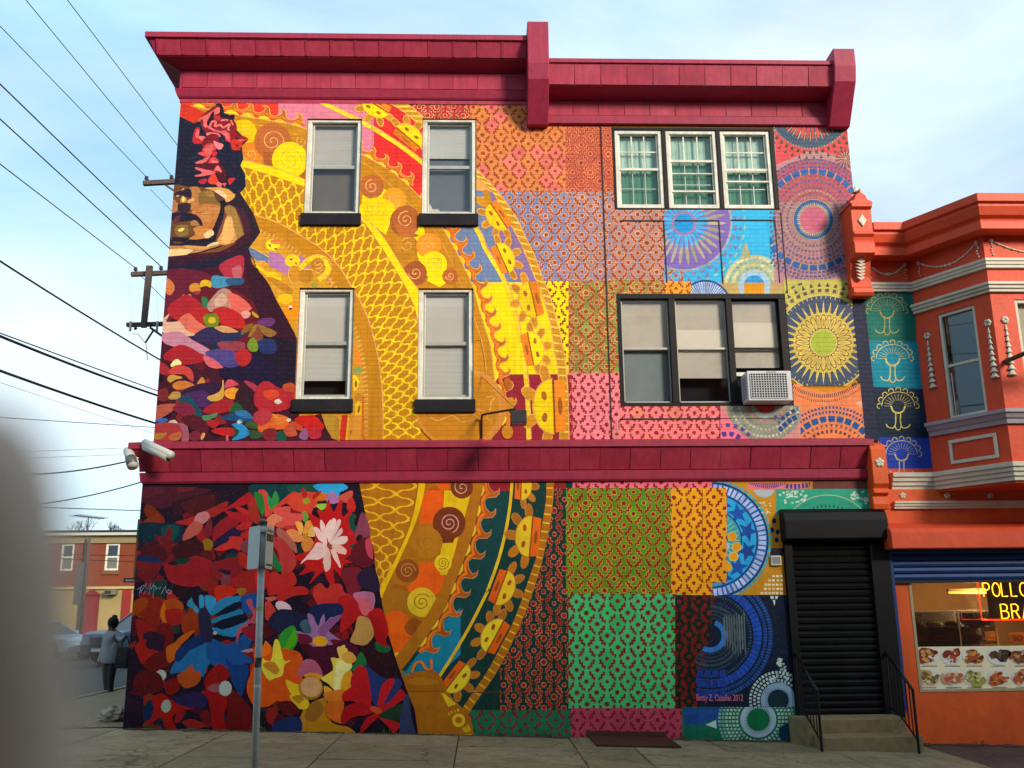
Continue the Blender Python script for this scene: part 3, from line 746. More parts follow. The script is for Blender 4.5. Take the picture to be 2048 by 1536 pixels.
    M.read('''@ 300 500 3.84
S 6e1c34 110,210 400,190 520,290 420,420 200,500 100,600
S 7c1a2c 400,300 560,290 760,400 900,560 830,740 600,720 400,640
S 3e1228 760,160 900,260 980,420 1060,560 1120,700 1110,900 980,900 860,560
S 24142e 830,700 960,690 1120,760 1110,1060 940,1070 820,900
S 22163a 600,860 820,830 960,930 860,1060 700,1000 560,960
S c83448 550,120 640,70 710,60 720,130 700,220 640,220 570,190
S e07078 640,150 700,130 700,215 650,215
S 4a9ac0 495,210 620,220 710,240 620,275 500,290
S 2e5a86 600,230 715,228 700,270 610,270
S e8824a 130,230 180,260 190,310 160,345 125,320
S f5a038 310,310 325,270 370,265 390,315 345,325
S ffcb1a 390,265 420,237 465,250 470,290 430,280 400,290
S a83c50 340,325 390,320 370,350
S 1e6a4e 305,400 350,390 405,440 340,465 300,440
S 2e7a4a 405,370 450,390 440,445 415,440
S f0902a 235,400 265,390 285,430 280,470 245,455
O f0982a 265 368 14 22
O f09a30 308 365 14 22
S b82430 180,420 300,360 420,480 360,560 220,540 150,480
S d02a2c 320,470 430,455 450,520 400,570 340,520
S d8a08c 450,430 500,360 565,305 630,350 640,470 560,440 480,475
S f0c0a8 500,400 560,340 590,400 530,440
S f06a5c 610,350 680,360 775,445 730,480 690,500 640,460
S f5a898 705,490 750,470 775,500 735,530
S e02c2c 495,480 580,450 700,510 720,590 640,600 560,570
S 8a9a20 420,520 460,500 520,510 525,580 480,605 435,580
O f2ca28 480 545 30 26 14
S e8705c 220,560 300,500 370,560 440,610 330,650 240,620
S f4c0a0 105,560 160,505 140,560 230,560 280,620 350,650 250,660 120,640
S d890a8 120,660 240,640 330,700 440,760 480,820 380,790 220,750 130,720
S f2b070 500,610 580,590 670,630 640,655 560,650
S 342a56 350,670 470,600 560,640 700,640 600,700 450,720
S 2c3a6c 560,690 700,640 740,660 600,710
S b04a58 530,720 700,710 720,760 600,780
S 8a4430 770,650 830,590 870,640 850,710
S a06a28 705,650 740,585 800,575 770,620 740,640
S a87830 760,670 800,590 825,585 800,640
S 9a6a30 835,580 900,600 970,640 930,670 880,650
S 8aa030 755,730 795,680 830,730 825,775 780,780
S 7a3a7c 830,560 880,530 960,540 930,590 860,580
S 28346c 850,700 950,700 970,780 900,800 850,770
S f0b41c 790,480 835,510 830,525 800,510
S c02430 120,820 240,740 380,800 420,850 300,880 180,860
S 5c4a94 440,800 540,770 660,800 690,880 600,900 520,870
S c8282c 660,800 740,770 780,830 740,890 690,880
S f06c78 420,820 500,850 560,905 460,900
S f8f0a0 170,880 210,845 245,880 180,900
S b02c34 80,870 140,900 160,960 90,950
S d84440 160,930 230,890 320,930 325,1010 260,960 180,960
S ecb44c 140,990 180,965 250,985 200,1000 160,1020
S f08a3c 190,1030 270,1010 350,1050 280,1070 200,1070
S e89a48 360,1050 400,985 425,1020 380,1050
S 3e1c44 250,1100 430,1030 560,1050 480,1190 360,1200
S 5a2f70 260,1120 420,1090 470,1160 420,1210 300,1160
S e8b050 450,1130 540,1090 560,1010 570,1060 560,1140 490,1160
S e8506a 580,1060 610,1000 680,1035 630,1050
O fbA030 640 1105 66 46 14
O 3a1a28 745 1150 90 105 18
S c83c58 730,1015 800,1030 850,1085 810,1090
S c42834 830,1080 900,1020 1000,1070 1110,1050 1080,1200 900,1240 820,1180
S e04c2c 880,1100 960,1080 990,1120 920,1150
S e85a30 1030,1040 1100,1030 1100,1090 1040,1080
S f8e8d0 960,1165 990,1150 1015,1175 980,1185
S 8c2c34 60,1100 130,1070 145,1140 90,1160
S e0a858 150,1140 180,1100 235,1100 230,1140 180,1150
S 1e5a70 230,1150 320,1140 400,1260 350,1270 260,1190
S d8644c 50,1210 190,1190 170,1240 60,1300
S 8c2444 200,1200 290,1180 350,1250 280,1280 200,1240
S b0242c 420,1240 520,1170 620,1160 640,1220 520,1260
S 2e6a3c 615,1240 670,1175 715,1235 660,1250
S 1e4c80 560,1290 650,1260 720,1250 790,1290 760,1320 620,1310
S 3886c4 660,1250 740,1240 790,1290 720,1290
S 2474c4 50,1310 100,1295 140,1310 90,1330
S f6dccc 150,1325 190,1310 215,1330 180,1342
S 6a1c2c 260,1300 360,1280 440,1330 440,1400 340,1380
S 6aa8b0 690,1310 720,1330 690,1350 720,1380 700,1410 660,1400
S 2ea0e0 640,1350 700,1340 750,1380 760,1420 700,1450 640,1455 690,1400
O f4f4ee 688 1325 16 12
S 2e5a38 640,1370 690,1400 640,1440
S 4a6a34 740,1340 790,1320 840,1370 780,1370
S 38583a 770,1390 850,1400 870,1430 790,1450
S f06a24 850,1390 860,1300 960,1270 1060,1300 1040,1370 940,1380
S f58434 960,1330 1010,1280 1060,1310 1000,1340
S f5a048 945,1265 985,1280 970,1300
O f4e4d4 1070 1310 18 13
S ea5c28 1085,1330 1140,1330 1180,1385 1120,1380
S e8241c 1120,1310 1180,1280 1270,1285 1330,1370 1240,1385 1170,1350
S d85a3c 1030,1400 1080,1340 1130,1420 1050,1430
S 9c5a8c 1150,1440 1190,1375 1220,1420 1200,1460
S c8283c 1220,1390 1300,1380 1310,1440 1240,1450
S e04050 800,1300 840,1240 930,1250 920,1310 860,1350
S b03838 40,1350 200,1340 260,1400 200,1460 30,1460
S c89a40 40,1420 130,1410 90,1450 40,1450
S e07848 160,1430 240,1400 230,1460 170,1460
S c06a80 220,1340 290,1360 300,1460 250,1460 260,1400
S 8a2c3c 310,1420 350,1395 400,1420 380,1460 320,1460
S f0b060 395,1450 410,1410 430,1420 410,1455
S d8282c 480,1390 560,1370 640,1380 630,1430 540,1420
S f07884 590,1430 605,1430 605,1465 590,1465
S d82c30 440,1320 500,1310 540,1330 490,1370
S 5aa070 410,1280 470,1270 520,1260 500,1290 430,1310
S 8a2430 880,1390 960,1380 970,1460 890,1460
S 1e5a4a 980,1410 1030,1400 1050,1460 980,1460
P d8a030 1320,1265 1400,1265 1459,1300 1459,1470 1400,1450 1350,1360
''')
    M.grow = 1.0; M.wob = 0; M.mul = 1.0
    return M

# ================================================================== street level of the mural
def paint_lower():
    M = Paint(-0.05, 1.12); TAN = 'b26c0c'
    M.P(TAN, [(230, 950), (1625, 950), (1625, 1520), (230, 1520)])
    lattice(M, (1100, 955, 1458, 980), 'f07284', '96181e', None, 39, 40, 1146, 985)
    M.P('0e3630', [(950, 955), (1145, 955), (1150, 1425), (900, 1425)])
    lattice(M, (1000, 975, 1138, 1424), None, '8e2016', 'cc6a44', 40.6, 46.4, 1108, 1068)
    lattice(M, (1132, 976, 1345, 1190), '5e8c12', '8a1e14', 'cc8c34', 38.8, 43.6, 1151, 984.5, .15, '4c9410')
    lattice(M, (1342, 976, 1460, 1192), 'efa012', '9a2418', None, 40, 43, 1368, 1016)
    lattice(M, (1137, 1188, 1362, 1418), '3fb873', '7c1a10', '589a62', 41, 45.6, 1153, 1203, .2, '2fc068')
    lattice(M, (930, 1420, 1144, 1490), '127a50', '76303a', None, 46, 44, 1110, 1440, thick=.1)
    lattice(M, (1142, 1416, 1366, 1490), 'b5405a', '841626', None, 40, 44, 1155, 1441)
    lattice(M, (1350, 1190, 1450, 1417), '0d1c16', '70180f', None, 40, 44, 1358, 1204, thick=.14, dot=.13)
    M.P('8c1c1c', [(1106, 955), (1131, 955), (1132, 978), (1106, 976)])
    # star wheel
    B = (1430, 965, 1566, 1192)
    M.P('c88a1c', [(1455, 966), (1566, 966), (1566, 1192), (1440, 1192)])
    M.P('f0807a', [(1495, 966), (1610, 966), (1610, 980), (1495, 980)])
    ring(M, 1535, 900, 66, 77, 40, '5c3aa0', (1470, 966, 1570, 980), .62, a0=20, a1=140); ring(M, 1590, 860, 108, 118, 90, '3a4490', (1570, 964, 1620, 980), .6)
    disc(M, 1528, 972, 23, 'a8b4bc', (1490, 980, 1566, 1005)); ring(M, 1528, 972, 10, 16, 22, 'd89a3c', (1490, 980, 1566, 1005), .5, 1)
    for k in range(34):
        x = random.uniform(1512, 1546); y = random.uniform(1003, 1036)
        if abs(x-1530) < (1040-y)*.6: M.P('dccf9c', [(x, y), (x+4, y), (x+4, y+3), (x, y+3)])
    for k in range(30):
        x = 1520+(k % 6)*8+random.uniform(-1, 1); y = 1150+(k//6)*8.5
        if x > 1548-(y-1140)*.8: M.P('e4dcb8', [(x, y), (x+5.5, y+.4), (x+5.5, y+4.5), (x, y+4.2)])
    for q in ((1548, 1042), (1544, 1060), (1555, 1064), (1553, 1080)): M.O('20245c', q[0], q[1], 4.5, 5.5, 10, 0, .12)
    M.P('28202e', [(1540, 1096), (1566, 1096), (1566, 1112), (1540, 1112)])
    B2 = (1425, 964, 1560, 1191)
    cx, cy = 1420, 1081
    ring(M, cx, cy, 116, 123, 64, '3aa4b4', B2, .7)
    disc(M, cx, cy, 117, '1c2a6c', B2, 60); disc(M, cx, cy, 114, '2468b4', B2, 60); ring(M, cx, cy, 97, 112, 66, 'b2bfea', B2, .66, jit=.35); disc(M, cx, cy, 95, '1c2a6c', B2, 60); disc(M, cx, cy, 92.5, '26a6e0', B2, 60)
    for a in (-72, -44, -14, 16, 44, 70):
        q = []
        for k in range(10):
            r = (22 if k % 2 == 0 else 9); t = R(a)+math.pi*k/5+.3; q.append((cx+77*math.cos(R(a))+r*math.cos(t), cy+77*math.sin(R(a))+r*math.sin(t)))
        q = clip(q, B2)
        if q: M.group([('174ea6', q)])
    disc(M, cx, cy, 64, '1c3c7c', B2); disc(M, cx, cy, 61.5, '3ea9b8', B2)
    for k in range(36):
        t = 2*math.pi*k/36; q = clip(ribbon([(cx+36*math.cos(t), cy+36*math.sin(t)), (cx+58*math.cos(t), cy+58*math.sin(t))], 1.2)[0], B2)
        if q: M.group([('a8d0b0', q)])
    for q in ((1464, 1073), (1473, 1094), (1467, 1113), (1454, 1134)): M.O('e8d070', q[0], q[1], 9.6, 9.6, 16); M.O('ee9a14', q[0], q[1], 8.4, 8.4, 16)
    disc(M, cx-2, cy+6, 38, '1c4a94', B2); disc(M, cx-2, cy+6, 36, '38a0b4', B2); disc(M, 1448, 1093, 11, 'a8c4dc', B2)
    lattice(M, (1405, 976, 1453, 1165), 'efa012', '9a2418', None, 40, 43, 1368, 1016)
    # dark wheel below
    B3 = (1350, 1190, 1606, 1416)
    M.P('0e1c34', [(1436, 1190), (1606, 1190), (1606, 1417), (1392, 1417), (1400, 1380), (1424, 1240)])
    cx, cy = 1420, 1272
    H = (1412, 1191, 1606, 1416); H2 = (1392, 1300, 1606, 1416)
    for r0, r1, n, c, tr in ((34, 38, 40, '2c3c4c', 0), (41, 45, 44, '31424e', 0), (48, 53, 48, '34465a', 0), (56, 62, 46, '36505c', 0), (65, 72, 46, '244466', 1), (76, 83, 44, '2c5270', 2), (107, 114, 60, '1d4a94', 0), (117, 125, 62, '22509a', 0)):
        ring(M, cx, cy, r0, r1, n, c, H, .75, tr, -90, 90)
        ring(M, cx, cy, r0, r1, n//3, c, H2, .75, tr, 90, 125)
    ring(M, cx, cy, 87, 103, 34, '1c50b8', H, .86, 0, -95, 95); ring(M, cx, cy, 87, 103, 12, '184ca8', H2, .86, 0, 92, 125)
    ring(M, cx, cy, 23, 33, 22, '2f74c8', (1400, 1190, 1606, 1416), 1.02, 0, -70, 120)
    for k in range(9): M.P('5c6a70', [(1446+k*5, 1230+random.uniform(-14, 10)), (1449+k*5, 1228), (1452+k*5, 1290+random.uniform(-20, 30)), (1449+k*5, 1300)])
    for k in range(4):
        for j in range(3): M.P('1c3a8c', [(1394+k*15, 1340+j*20), (1406+k*15, 1340+j*20), (1406+k*15, 1354+j*20), (1394+k*15, 1354+j*20)])
    for k in range(40):
        y = 1315+random.uniform(0, 64); x = 1556+random.uniform(-.48, .48)*(y-1308)
        if x < 1574: M.P('b8ccc8', [(x, y), (x+4.6, y), (x+4.6, y+4), (x, y+4)])
    M.P('dfe6dc', [(1540, 1192), (1547, 1192), (1547, 1198), (1541, 1198)]); M.P('dfe6dc', [(1550, 1192), (1556, 1192), (1554, 1198), (1550, 1198)]); M.P('dfe6dc', [(1545, 1200), (1550, 1200), (1549, 1212)])
    # foot: green field with rings
    F = (1364, 1414, 1612, 1500)
    M.P('10684e', [(1364, 1414), (1612, 1414), (1612, 1500), (1364, 1500)]); M.P('1a4a86', [(1366, 1416), (1452, 1416), (1440, 1436), (1368, 1448)])
    for k in range(5):
        for j in range(3): M.P('1c4c98', [(1368+k*15, 1419+j*11), (1379+k*15, 1419+j*11), (1379+k*15, 1428+j*11), (1368+k*15, 1428+j*11)])
    M.P('bcd4d0', [(1411, 1449), (1432, 1440), (1433, 1457)])
    cx, cy = 1516, 1439
    for k, r in enumerate((40, 47, 54, 61, 68, 75)): ring(M, cx, cy, r, r+5.2, 34+k*6, 'a4c8b8' if k < 4 else '7fb0a4', F, .62)
    U = (1380, 1330, 1606, 1413)
    for k, r in enumerate((37, 45, 53)): ring(M, 1556, 1400, r, r+5.4, 34+k*7, 'bcd2d0', (1480, 1340, 1585, 1413), .62)
    disc(M, 1556, 1400, 35, '9fc0dc', U); ring(M, 1556, 1400, 20, 27, 40, '142a38', U, .5, 1); disc(M, 1556, 1400, 21, '11303c', U)
    disc(M, cx, cy, 36, 'a2bccc', F); ring(M, cx, cy, 22, 29, 40, '0c5a40', F, .5, 1); disc(M, cx, cy, 22.5, '0a7446', F)
    disc(M, 1576, 1466, 19, '123c58', F)
    # teal fan over the door
    T = (1556, 978, 1760, 1030)
    M.P('2a9a7c', [(1552, 978), (1760, 978), (1760, 1030), (1552, 1030)])
    disc(M, 1655, 1085, 96, '9fb89a', T); disc(M, 1655, 1085, 94, '2a9a7c', T)
    for r0, r1, n in ((60, 67, 56), (71, 79, 56)): ring(M, 1655, 1085, r0, r1, n, '2c3c48', T, .5, 1 if r0 > 65 else 0)
    disc(M, 1655, 1085, 55, '28486c', T)
    for k in range(70):
        x = random.choice((random.uniform(1557, 1610), random.uniform(1700, 1745))); y = random.uniform(980, 1006)
        if math.hypot(x-1655, y-1085) > 98: M.P('c4d8c4', [(x, y), (x+4.5, y), (x+4.5, y+3.6), (x, y+3.6)])

    # great ring continued
    Y7 = (700, 950, 4.8); Y8 = (740, 1180, 4.655)
    def mix(a, b):
        M.zoom(*Y7); o = [M.t(p) for p in a]; M.zoom(*Y8); o += [M.t(p) for p in b]; M.zoom(0, 0, 1); return o
    OA = mix([(1958, 40), (1955, 70), (1945, 250), (1910, 500), (1860, 750), (1780, 1040)], [(1430, 240), (1300, 530), (1160, 790), (1040, 960), (920, 1140), (890, 1190)])
    IA = mix([(1888, 40), (1885, 70), (1880, 250), (1840, 500), (1800, 740), (1740, 930)], [(1350, 260), (1220, 520), (1090, 760), (960, 950), (860, 1100), (830, 1140)])
    CL = mix([(1556, 40), (1555, 70), (1535, 300), (1490, 560), (1420, 830), (1320, 1110)], [(1095, 10), (950, 300), (800, 560), (650, 800)])
    EO = mix([(1290, 40), (1285, 70), (1250, 250), (1180, 560), (1080, 850), (950, 1180)], [(690, 190), (480, 500), (330, 700), (270, 760)])
    EI = mix([(1170, 40), (1170, 70), (1165, 180), (1100, 480), (1010, 800), (870, 1100)], [(500, 280), (280, 570), (225, 650), (215, 700)])
    M.P('0e3732', smooth(CL, False)+smooth(IA, False)[::-1])
    M.P('0f4040', smooth(EO, False)+smooth(CL, False)[::-1])
    M.zoom(*Y7); M.P('98182c', [(1290, 30), (1550, 30), (1540, 152), (1285, 152)])
    M.zoom(*Y8); M.P('0f7a96', [(842, 165), (845, 600), (740, 700), (640, 800), (390, 790), (330, 760), (560, 440), (720, 260)])
    bricks(M, OA, IA, 'b46c0c', 'f0b42c', 17.5, 3.0); M.L('b87a30', 1.6, OA)
    M.L('f4b81a', 6, CL)
    k = dict(cy_='eec222', co='f4660c', ct='b46c10', ce='a4500e', line='b87434')
    sun_face(M, 1043, 972, R(92), 28, -1, **k); sun_face(M, 1061, 1073, R(95), 41, 1, **k); sun_face(M, 1003, 1175, R(110.5), 36, -1, **k)
    sun_face(M, 990, 1272, R(118.5), 36, 1, **k); sun_face(M, 912, 1355, R(128), 34, -1, **k)
    waves(M, mix([(1288, 60), (1255, 250), (1190, 560), (1090, 850), (960, 1180)], [(700, 190), (490, 500), (360, 700)]), 41, 25, 'b4520c', 'b88050', 'ecc42c', 1, 'f0740e')
    M.P('b46c0e', smooth(EO, False)+smooth(EI, False)[::-1])
    GR = mix([(720, 40), (715, 150), (640, 430), (500, 760), (330, 1120), (320, 1180)], []); GLf = mix([(660, 40), (650, 150), (580, 480), (430, 820), (280, 1100), (280, 1178)], [])
    M.P('b06a0c', smooth(EI, False)+[(790, 1330), (762, 1200)]+GR[::-1])
    M.read('''@ 700 950 4.8
P f2c010 905,150 1165,150 1140,260 1030,640 1000,760 930,960 830,960 880,680
P f86008 730,140 890,140 900,290 830,360 790,470 660,470 690,250
P f86008 810,60 960,60 950,140 880,150
P b05008 740,150 800,95 870,145
P f86008 680,840 800,840 880,970 920,970 870,1110 820,1160 580,1150 550,1080 640,1000
R 7a3412 1075 120 108 d89a80 1.8 .7 1.5 1
R 7a3210 952 462 158 d89c8c 2.0 .62 2.2 0
P 7a3210 880,560 1010,600 990,650 890,655
R ae6c10 738 650 150 a0600c 1.2 .6 1.6 0
R f0c41c 893 845 84 a4641a 1.6 .75 2.2 1
R a04e14 552 920 112 c88848 1.6 .7 2.0 0
P a04e12 420,1050 540,1060 560,1110 380,1100
R b06c10 450 1240 150 a86408 1.2 .1 1 0
R f86008 440 1430 130 e85408 1.4 .6 1.6 0
R ecc424 690 1222 142 98541a 1.8 .62 1.9 0
R 98500e 620 1470 95 84420c 1.4 .6 1.6 0
@ 740 1180 4.655
O f86008 280 400 130 160 22
O f86008 250 520 90 70 22
G e85408 1.4 270 440 80 1.6 0
R 98500e 400 350 75 84420c 1.2 .5 1.5 0
P ecc424 205,590 265,578 262,620 215,665
''')
    M.zoom(0, 0, 1); M.P('b46c0e', smooth(EO[4:], False)+smooth(EI[4:], False)[::-1])
    M.P('f8b80c', smooth(GLf, False)+smooth(GR, False)[::-1])
    NA = [(837, 955), (834, 985), (816, 1052), (786, 1125), (760, 1180)]; NB = [(706, 955), (712, 985), (728, 1030), (742, 1095), (756, 1175)]
    M.P('b46c0c', smooth(NA, False)+smooth(NB, False)[::-1]); net(M, NA, NB, 7, 3, 'f0b416', 3.0)
    M.read('''@ 740 1180 4.655
P b26a0c 235,720 290,800 340,950 375,1100 410,1380 975,1380 935,1180 860,1100 700,930 670,820 600,770 480,750 380,780
S a86008 300,830 480,790 660,840 690,920 500,950 340,940
S b8720e 330,850 480,810 640,850 600,880 420,880
O 0e7a92 335 770 40 14 12 -.2
O 0f7a96 460 720 42 30 14
L f0740e 5 390,770 420,690 480,670 520,730 570,740 570,640
L b85a10 4 545,750 600,760 640,790
K 8a4c08 2 340,948 700,938
P e8b81c 665,960 690,960 805,1060 730,1090
O e8b020 825 1212 62 62 20
O b26a0c 825 1210 32 32 16
K e8b020 3 730,1140 740,1165
K e8b020 3 757,1125 767,1150
K e8b020 3 785,1115 795,1140
K e8b020 3 815,1105 828,1130
P e8b420 855,1290 920,1245 940,1310 890,1330
P e8b020 870,1345 940,1335 945,1362 875,1366
G 9c5c0a 2.5 440 1090 40 1.4 0
G 9c5c0a 2.5 560 1080 36 1.2 2
S a8620a 420,1150 560,1130 640,1200 600,1300 470,1300
''')
    # the flower bank
    M.read('''@ 240 950 4.8
P 1c0e22 0,60 2300,60 2300,85 2300,85 2362,400 2465,950 2520,1250 2580,1536 2660,1800 2760,2080 2830,2250 2870,2520 0,2560
''')
    DK = ('6c1018', '5a0c14', '841418', '46101c', '2c1026', '161f40', '10302e', '74260f', '8c1c16', '4a0c16', '201028', '1c0c18', '180a1c')
    M.wob = .6; M.scatter(240, (265, 1010, 790, 1460), DK, 11, 26, 9, lambda x, y: x < 690+(y-1010)*.24); M.grow = 1.1; M.mul = .78
    M.read('''@ 240 950 4.8
P 52182c 200,110 560,110 900,140 700,260 380,330 210,260
P 6c2434 205,115 420,110 420,170 220,230
P 3e1428 500,260 900,160 1020,200 760,330 520,400
P 7a2028 560,120 740,115 700,150 560,170
S 5c1a24 600,280 780,210 900,200 880,330 700,370
S 0e3448 200,480 400,470 560,490 640,560 560,640 400,620 260,660
S 134c54 420,500 560,500 520,620 420,600
S 8c1c24 340,580 430,590 470,510 500,560 480,690 450,730 380,650
S 561420 210,760 260,660 360,660 450,760 400,830 280,830
S 1c2c60 170,800 260,780 400,840 300,1000 180,960
S 8a1c22 150,820 280,840 430,830 480,760 520,750 480,830 330,900 200,900
S 82181c 180,930 330,890 380,900 300,1000 220,1000
S c02a28 555,450 700,405 860,330 1010,265 980,350 840,420 700,470 620,470
S e88a8c 720,430 760,370 830,360 860,410 800,465 740,460
S e06858 610,620 640,530 720,450 790,490 760,550 680,600
S 8e2032 810,520 860,420 885,480 870,590 820,580
S b01c28 900,590 920,500 1040,400 1150,370 1110,500 1000,570 920,640
S 2c1c50 890,660 1000,570 1120,500 1180,570 1060,610 960,670
S d8302c 920,710 1040,640 1060,600 1170,610 1150,720 1080,700 1000,725
S 8a3a4c 1165,680 1210,625 1260,640 1260,740 1180,730
O b88410 842 670 56 58 16
S 4c141e 520,700 640,640 780,650 780,770 660,790 540,780
S 6c181c 780,740 880,740 880,830 800,820
S c81c28 1020,350 1150,370 1240,380 1280,400 1260,450 1140,450
S e02a24 1100,290 1200,330 1240,350 1230,380 1150,350
S d8382c 1230,200 1290,220 1340,380 1350,460 1280,440 1240,340
S c81c24 1000,340 1100,270 1240,170 1230,270 1100,310
S e02c28 1120,500 1200,455 1260,460 1240,510 1160,530
S e4281c 1165,570 1240,530 1260,600 1190,605
S b01c28 460,860 560,870 720,790 880,850 900,950 860,1020 700,1060 520,1030 460,940
S a8202a 880,860 1000,820 1140,800 1170,900 1080,990 900,990
S 144838 530,820 620,810 680,810 600,860
S d82c1c 1140,750 1220,770 1230,900 1150,840
S 8a3a4a 975,1000 1000,940 1050,960 1050,1040 990,1050
S 1a1430 940,920 1000,910 1060,930 1040,960 990,940
S c82424 1080,1010 1240,920 1340,930 1340,1150 1200,1160 1120,1080
S d82c14 920,1090 1000,1060 1060,1080 1140,1110 1020,1180 940,1190
S a87420 1130,1100 1200,1090 1210,1130 1160,1160
S c04410 120,1240 220,1190 420,1200 400,1280 280,1400 160,1330
S d8580e 440,1220 520,1190 600,1240 590,1300 460,1300
S e87410 390,1340 430,1240 450,1400 420,1410
S b82018 450,1300 600,1300 620,1360 560,1440 470,1430
O 2c3c34 533 1480 48 44 14
S b43c14 610,1370 660,1320 680,1260 760,1340 760,1440 680,1510 610,1490
S 3cA4d0 650,1250 690,1185 710,1230 760,1290 770,1350 700,1280
S 32a6d8 765,1170 800,1165 810,1230 790,1300 770,1280
S 30a4dc 820,1180 860,1165 920,1200 910,1280 880,1320 850,1300
S 2a94cc 880,1330 960,1210 1080,1170 1180,1190 1040,1260 960,1320
S 289cd0 850,1390 940,1370 1060,1290 1160,1300 1150,1350 1000,1390 880,1420
S 1a5cb0 1160,1200 1240,1150 1330,1150 1320,1260 1240,1330 1180,1280
S 141634 920,1340 1080,1240 1160,1230 1140,1280 1020,1330
S 121838 900,1450 1000,1390 1180,1340 1200,1400 1000,1460
S 2a90cc 880,1450 1000,1480 1180,1420 1230,1390 1180,1500 1000,1536
@ 230 1180 4.655
S 9c2410 160,200 200,110 300,80 440,90 400,230 380,380 320,360 280,260
S c04a0c 165,240 170,140 260,80 310,110 280,170 190,230
S 5c1220 150,270 260,270 320,340 280,400 180,420 150,380
S a01a18 200,300 310,300 340,350 290,430 240,470 260,560
S 8c1414 400,400 450,320 520,340 540,470 480,540 430,460
S 3a1838 280,410 400,400 460,440 440,540 360,560 300,500
S c01c14 200,530 240,480 290,470 300,540 400,570 330,620 260,680 220,600
S 7a1414 340,620 440,570 510,580 520,680 380,740 280,700
S 8a2418 140,500 200,480 190,520 150,545
S e86c10 490,540 560,490 640,420 730,390 680,450 600,530 580,610 510,660
S 2480c4 540,760 600,640 720,560 800,500 850,470 930,480 900,530 960,620 860,700 820,800 780,740 650,750
S 1a60b4 870,560 930,480 1060,520 1150,470 1180,560 1270,660 1180,690 1160,760 1080,740 1000,700 920,690
S 123c80 580,570 700,470 800,420 820,500 700,560 600,660
S 1850a4 1040,640 1100,700 1200,700 1240,740 1180,960 1120,900 1080,780
S 2a98d0 960,350 1080,390 1200,330 1240,270 1180,380 1100,430 980,400
S 1c5cb0 1150,480 1190,420 1250,415 1280,460 1240,540 1180,540
O c8e0e4 935 400 20 18 12
S 28244a 790,200 860,190 900,330 900,460 820,460 790,330
S d8586c 1225,130 1270,105 1285,170 1320,200 1330,300 1250,310 1230,350 1170,400 1150,490 1140,440 1160,350 1280,250
S b42038 1190,370 1280,330 1330,320 1330,470 1280,460 1220,420
S b41014 1210,580 1280,560 1320,480 1330,640 1260,620
S d8a0b0 1180,568 1270,545 1285,570 1220,578
O c8d8c4 432 792 52 52 9 .4
S 6c1018 180,870 250,760 400,780 440,900 360,950 240,930
S a8140f 470,880 540,830 600,850 590,930 500,970
S d85a1c 590,800 650,760 720,700 735,750 790,770 780,850 700,900 640,890
S c8160f 350,1030 440,980 560,1050 620,1040 740,1095 620,1130 530,1180 570,1290 480,1280 440,1180 360,1230 270,1290 300,1220 370,1150
O cad8c4 480 1080 46 62 11 .2
S 30205c 560,1020 720,960 840,990 820,1090 660,1080
S b01014 860,800 930,720 990,700 1060,780 1000,860 900,900 850,860
S c40c10 850,880 960,920 1040,960 1040,1080 1010,1180 1050,1310 930,1320 900,1120
S 7c0c10 1060,960 1130,960 1240,1080 1280,1200 1290,1330 1060,1310 1060,1080
S c86a70 870,910 960,870 1000,940 920,945
O d4dcd4 1030 915 62 72 11 .1
S 143060 270,1110 330,1030 360,1090 340,1180 280,1210
S d83810 1270,690 1330,700 1320,800 1270,790
S d8440f 1260,840 1320,820 1320,930 1265,930
''')
    M.mul = .95
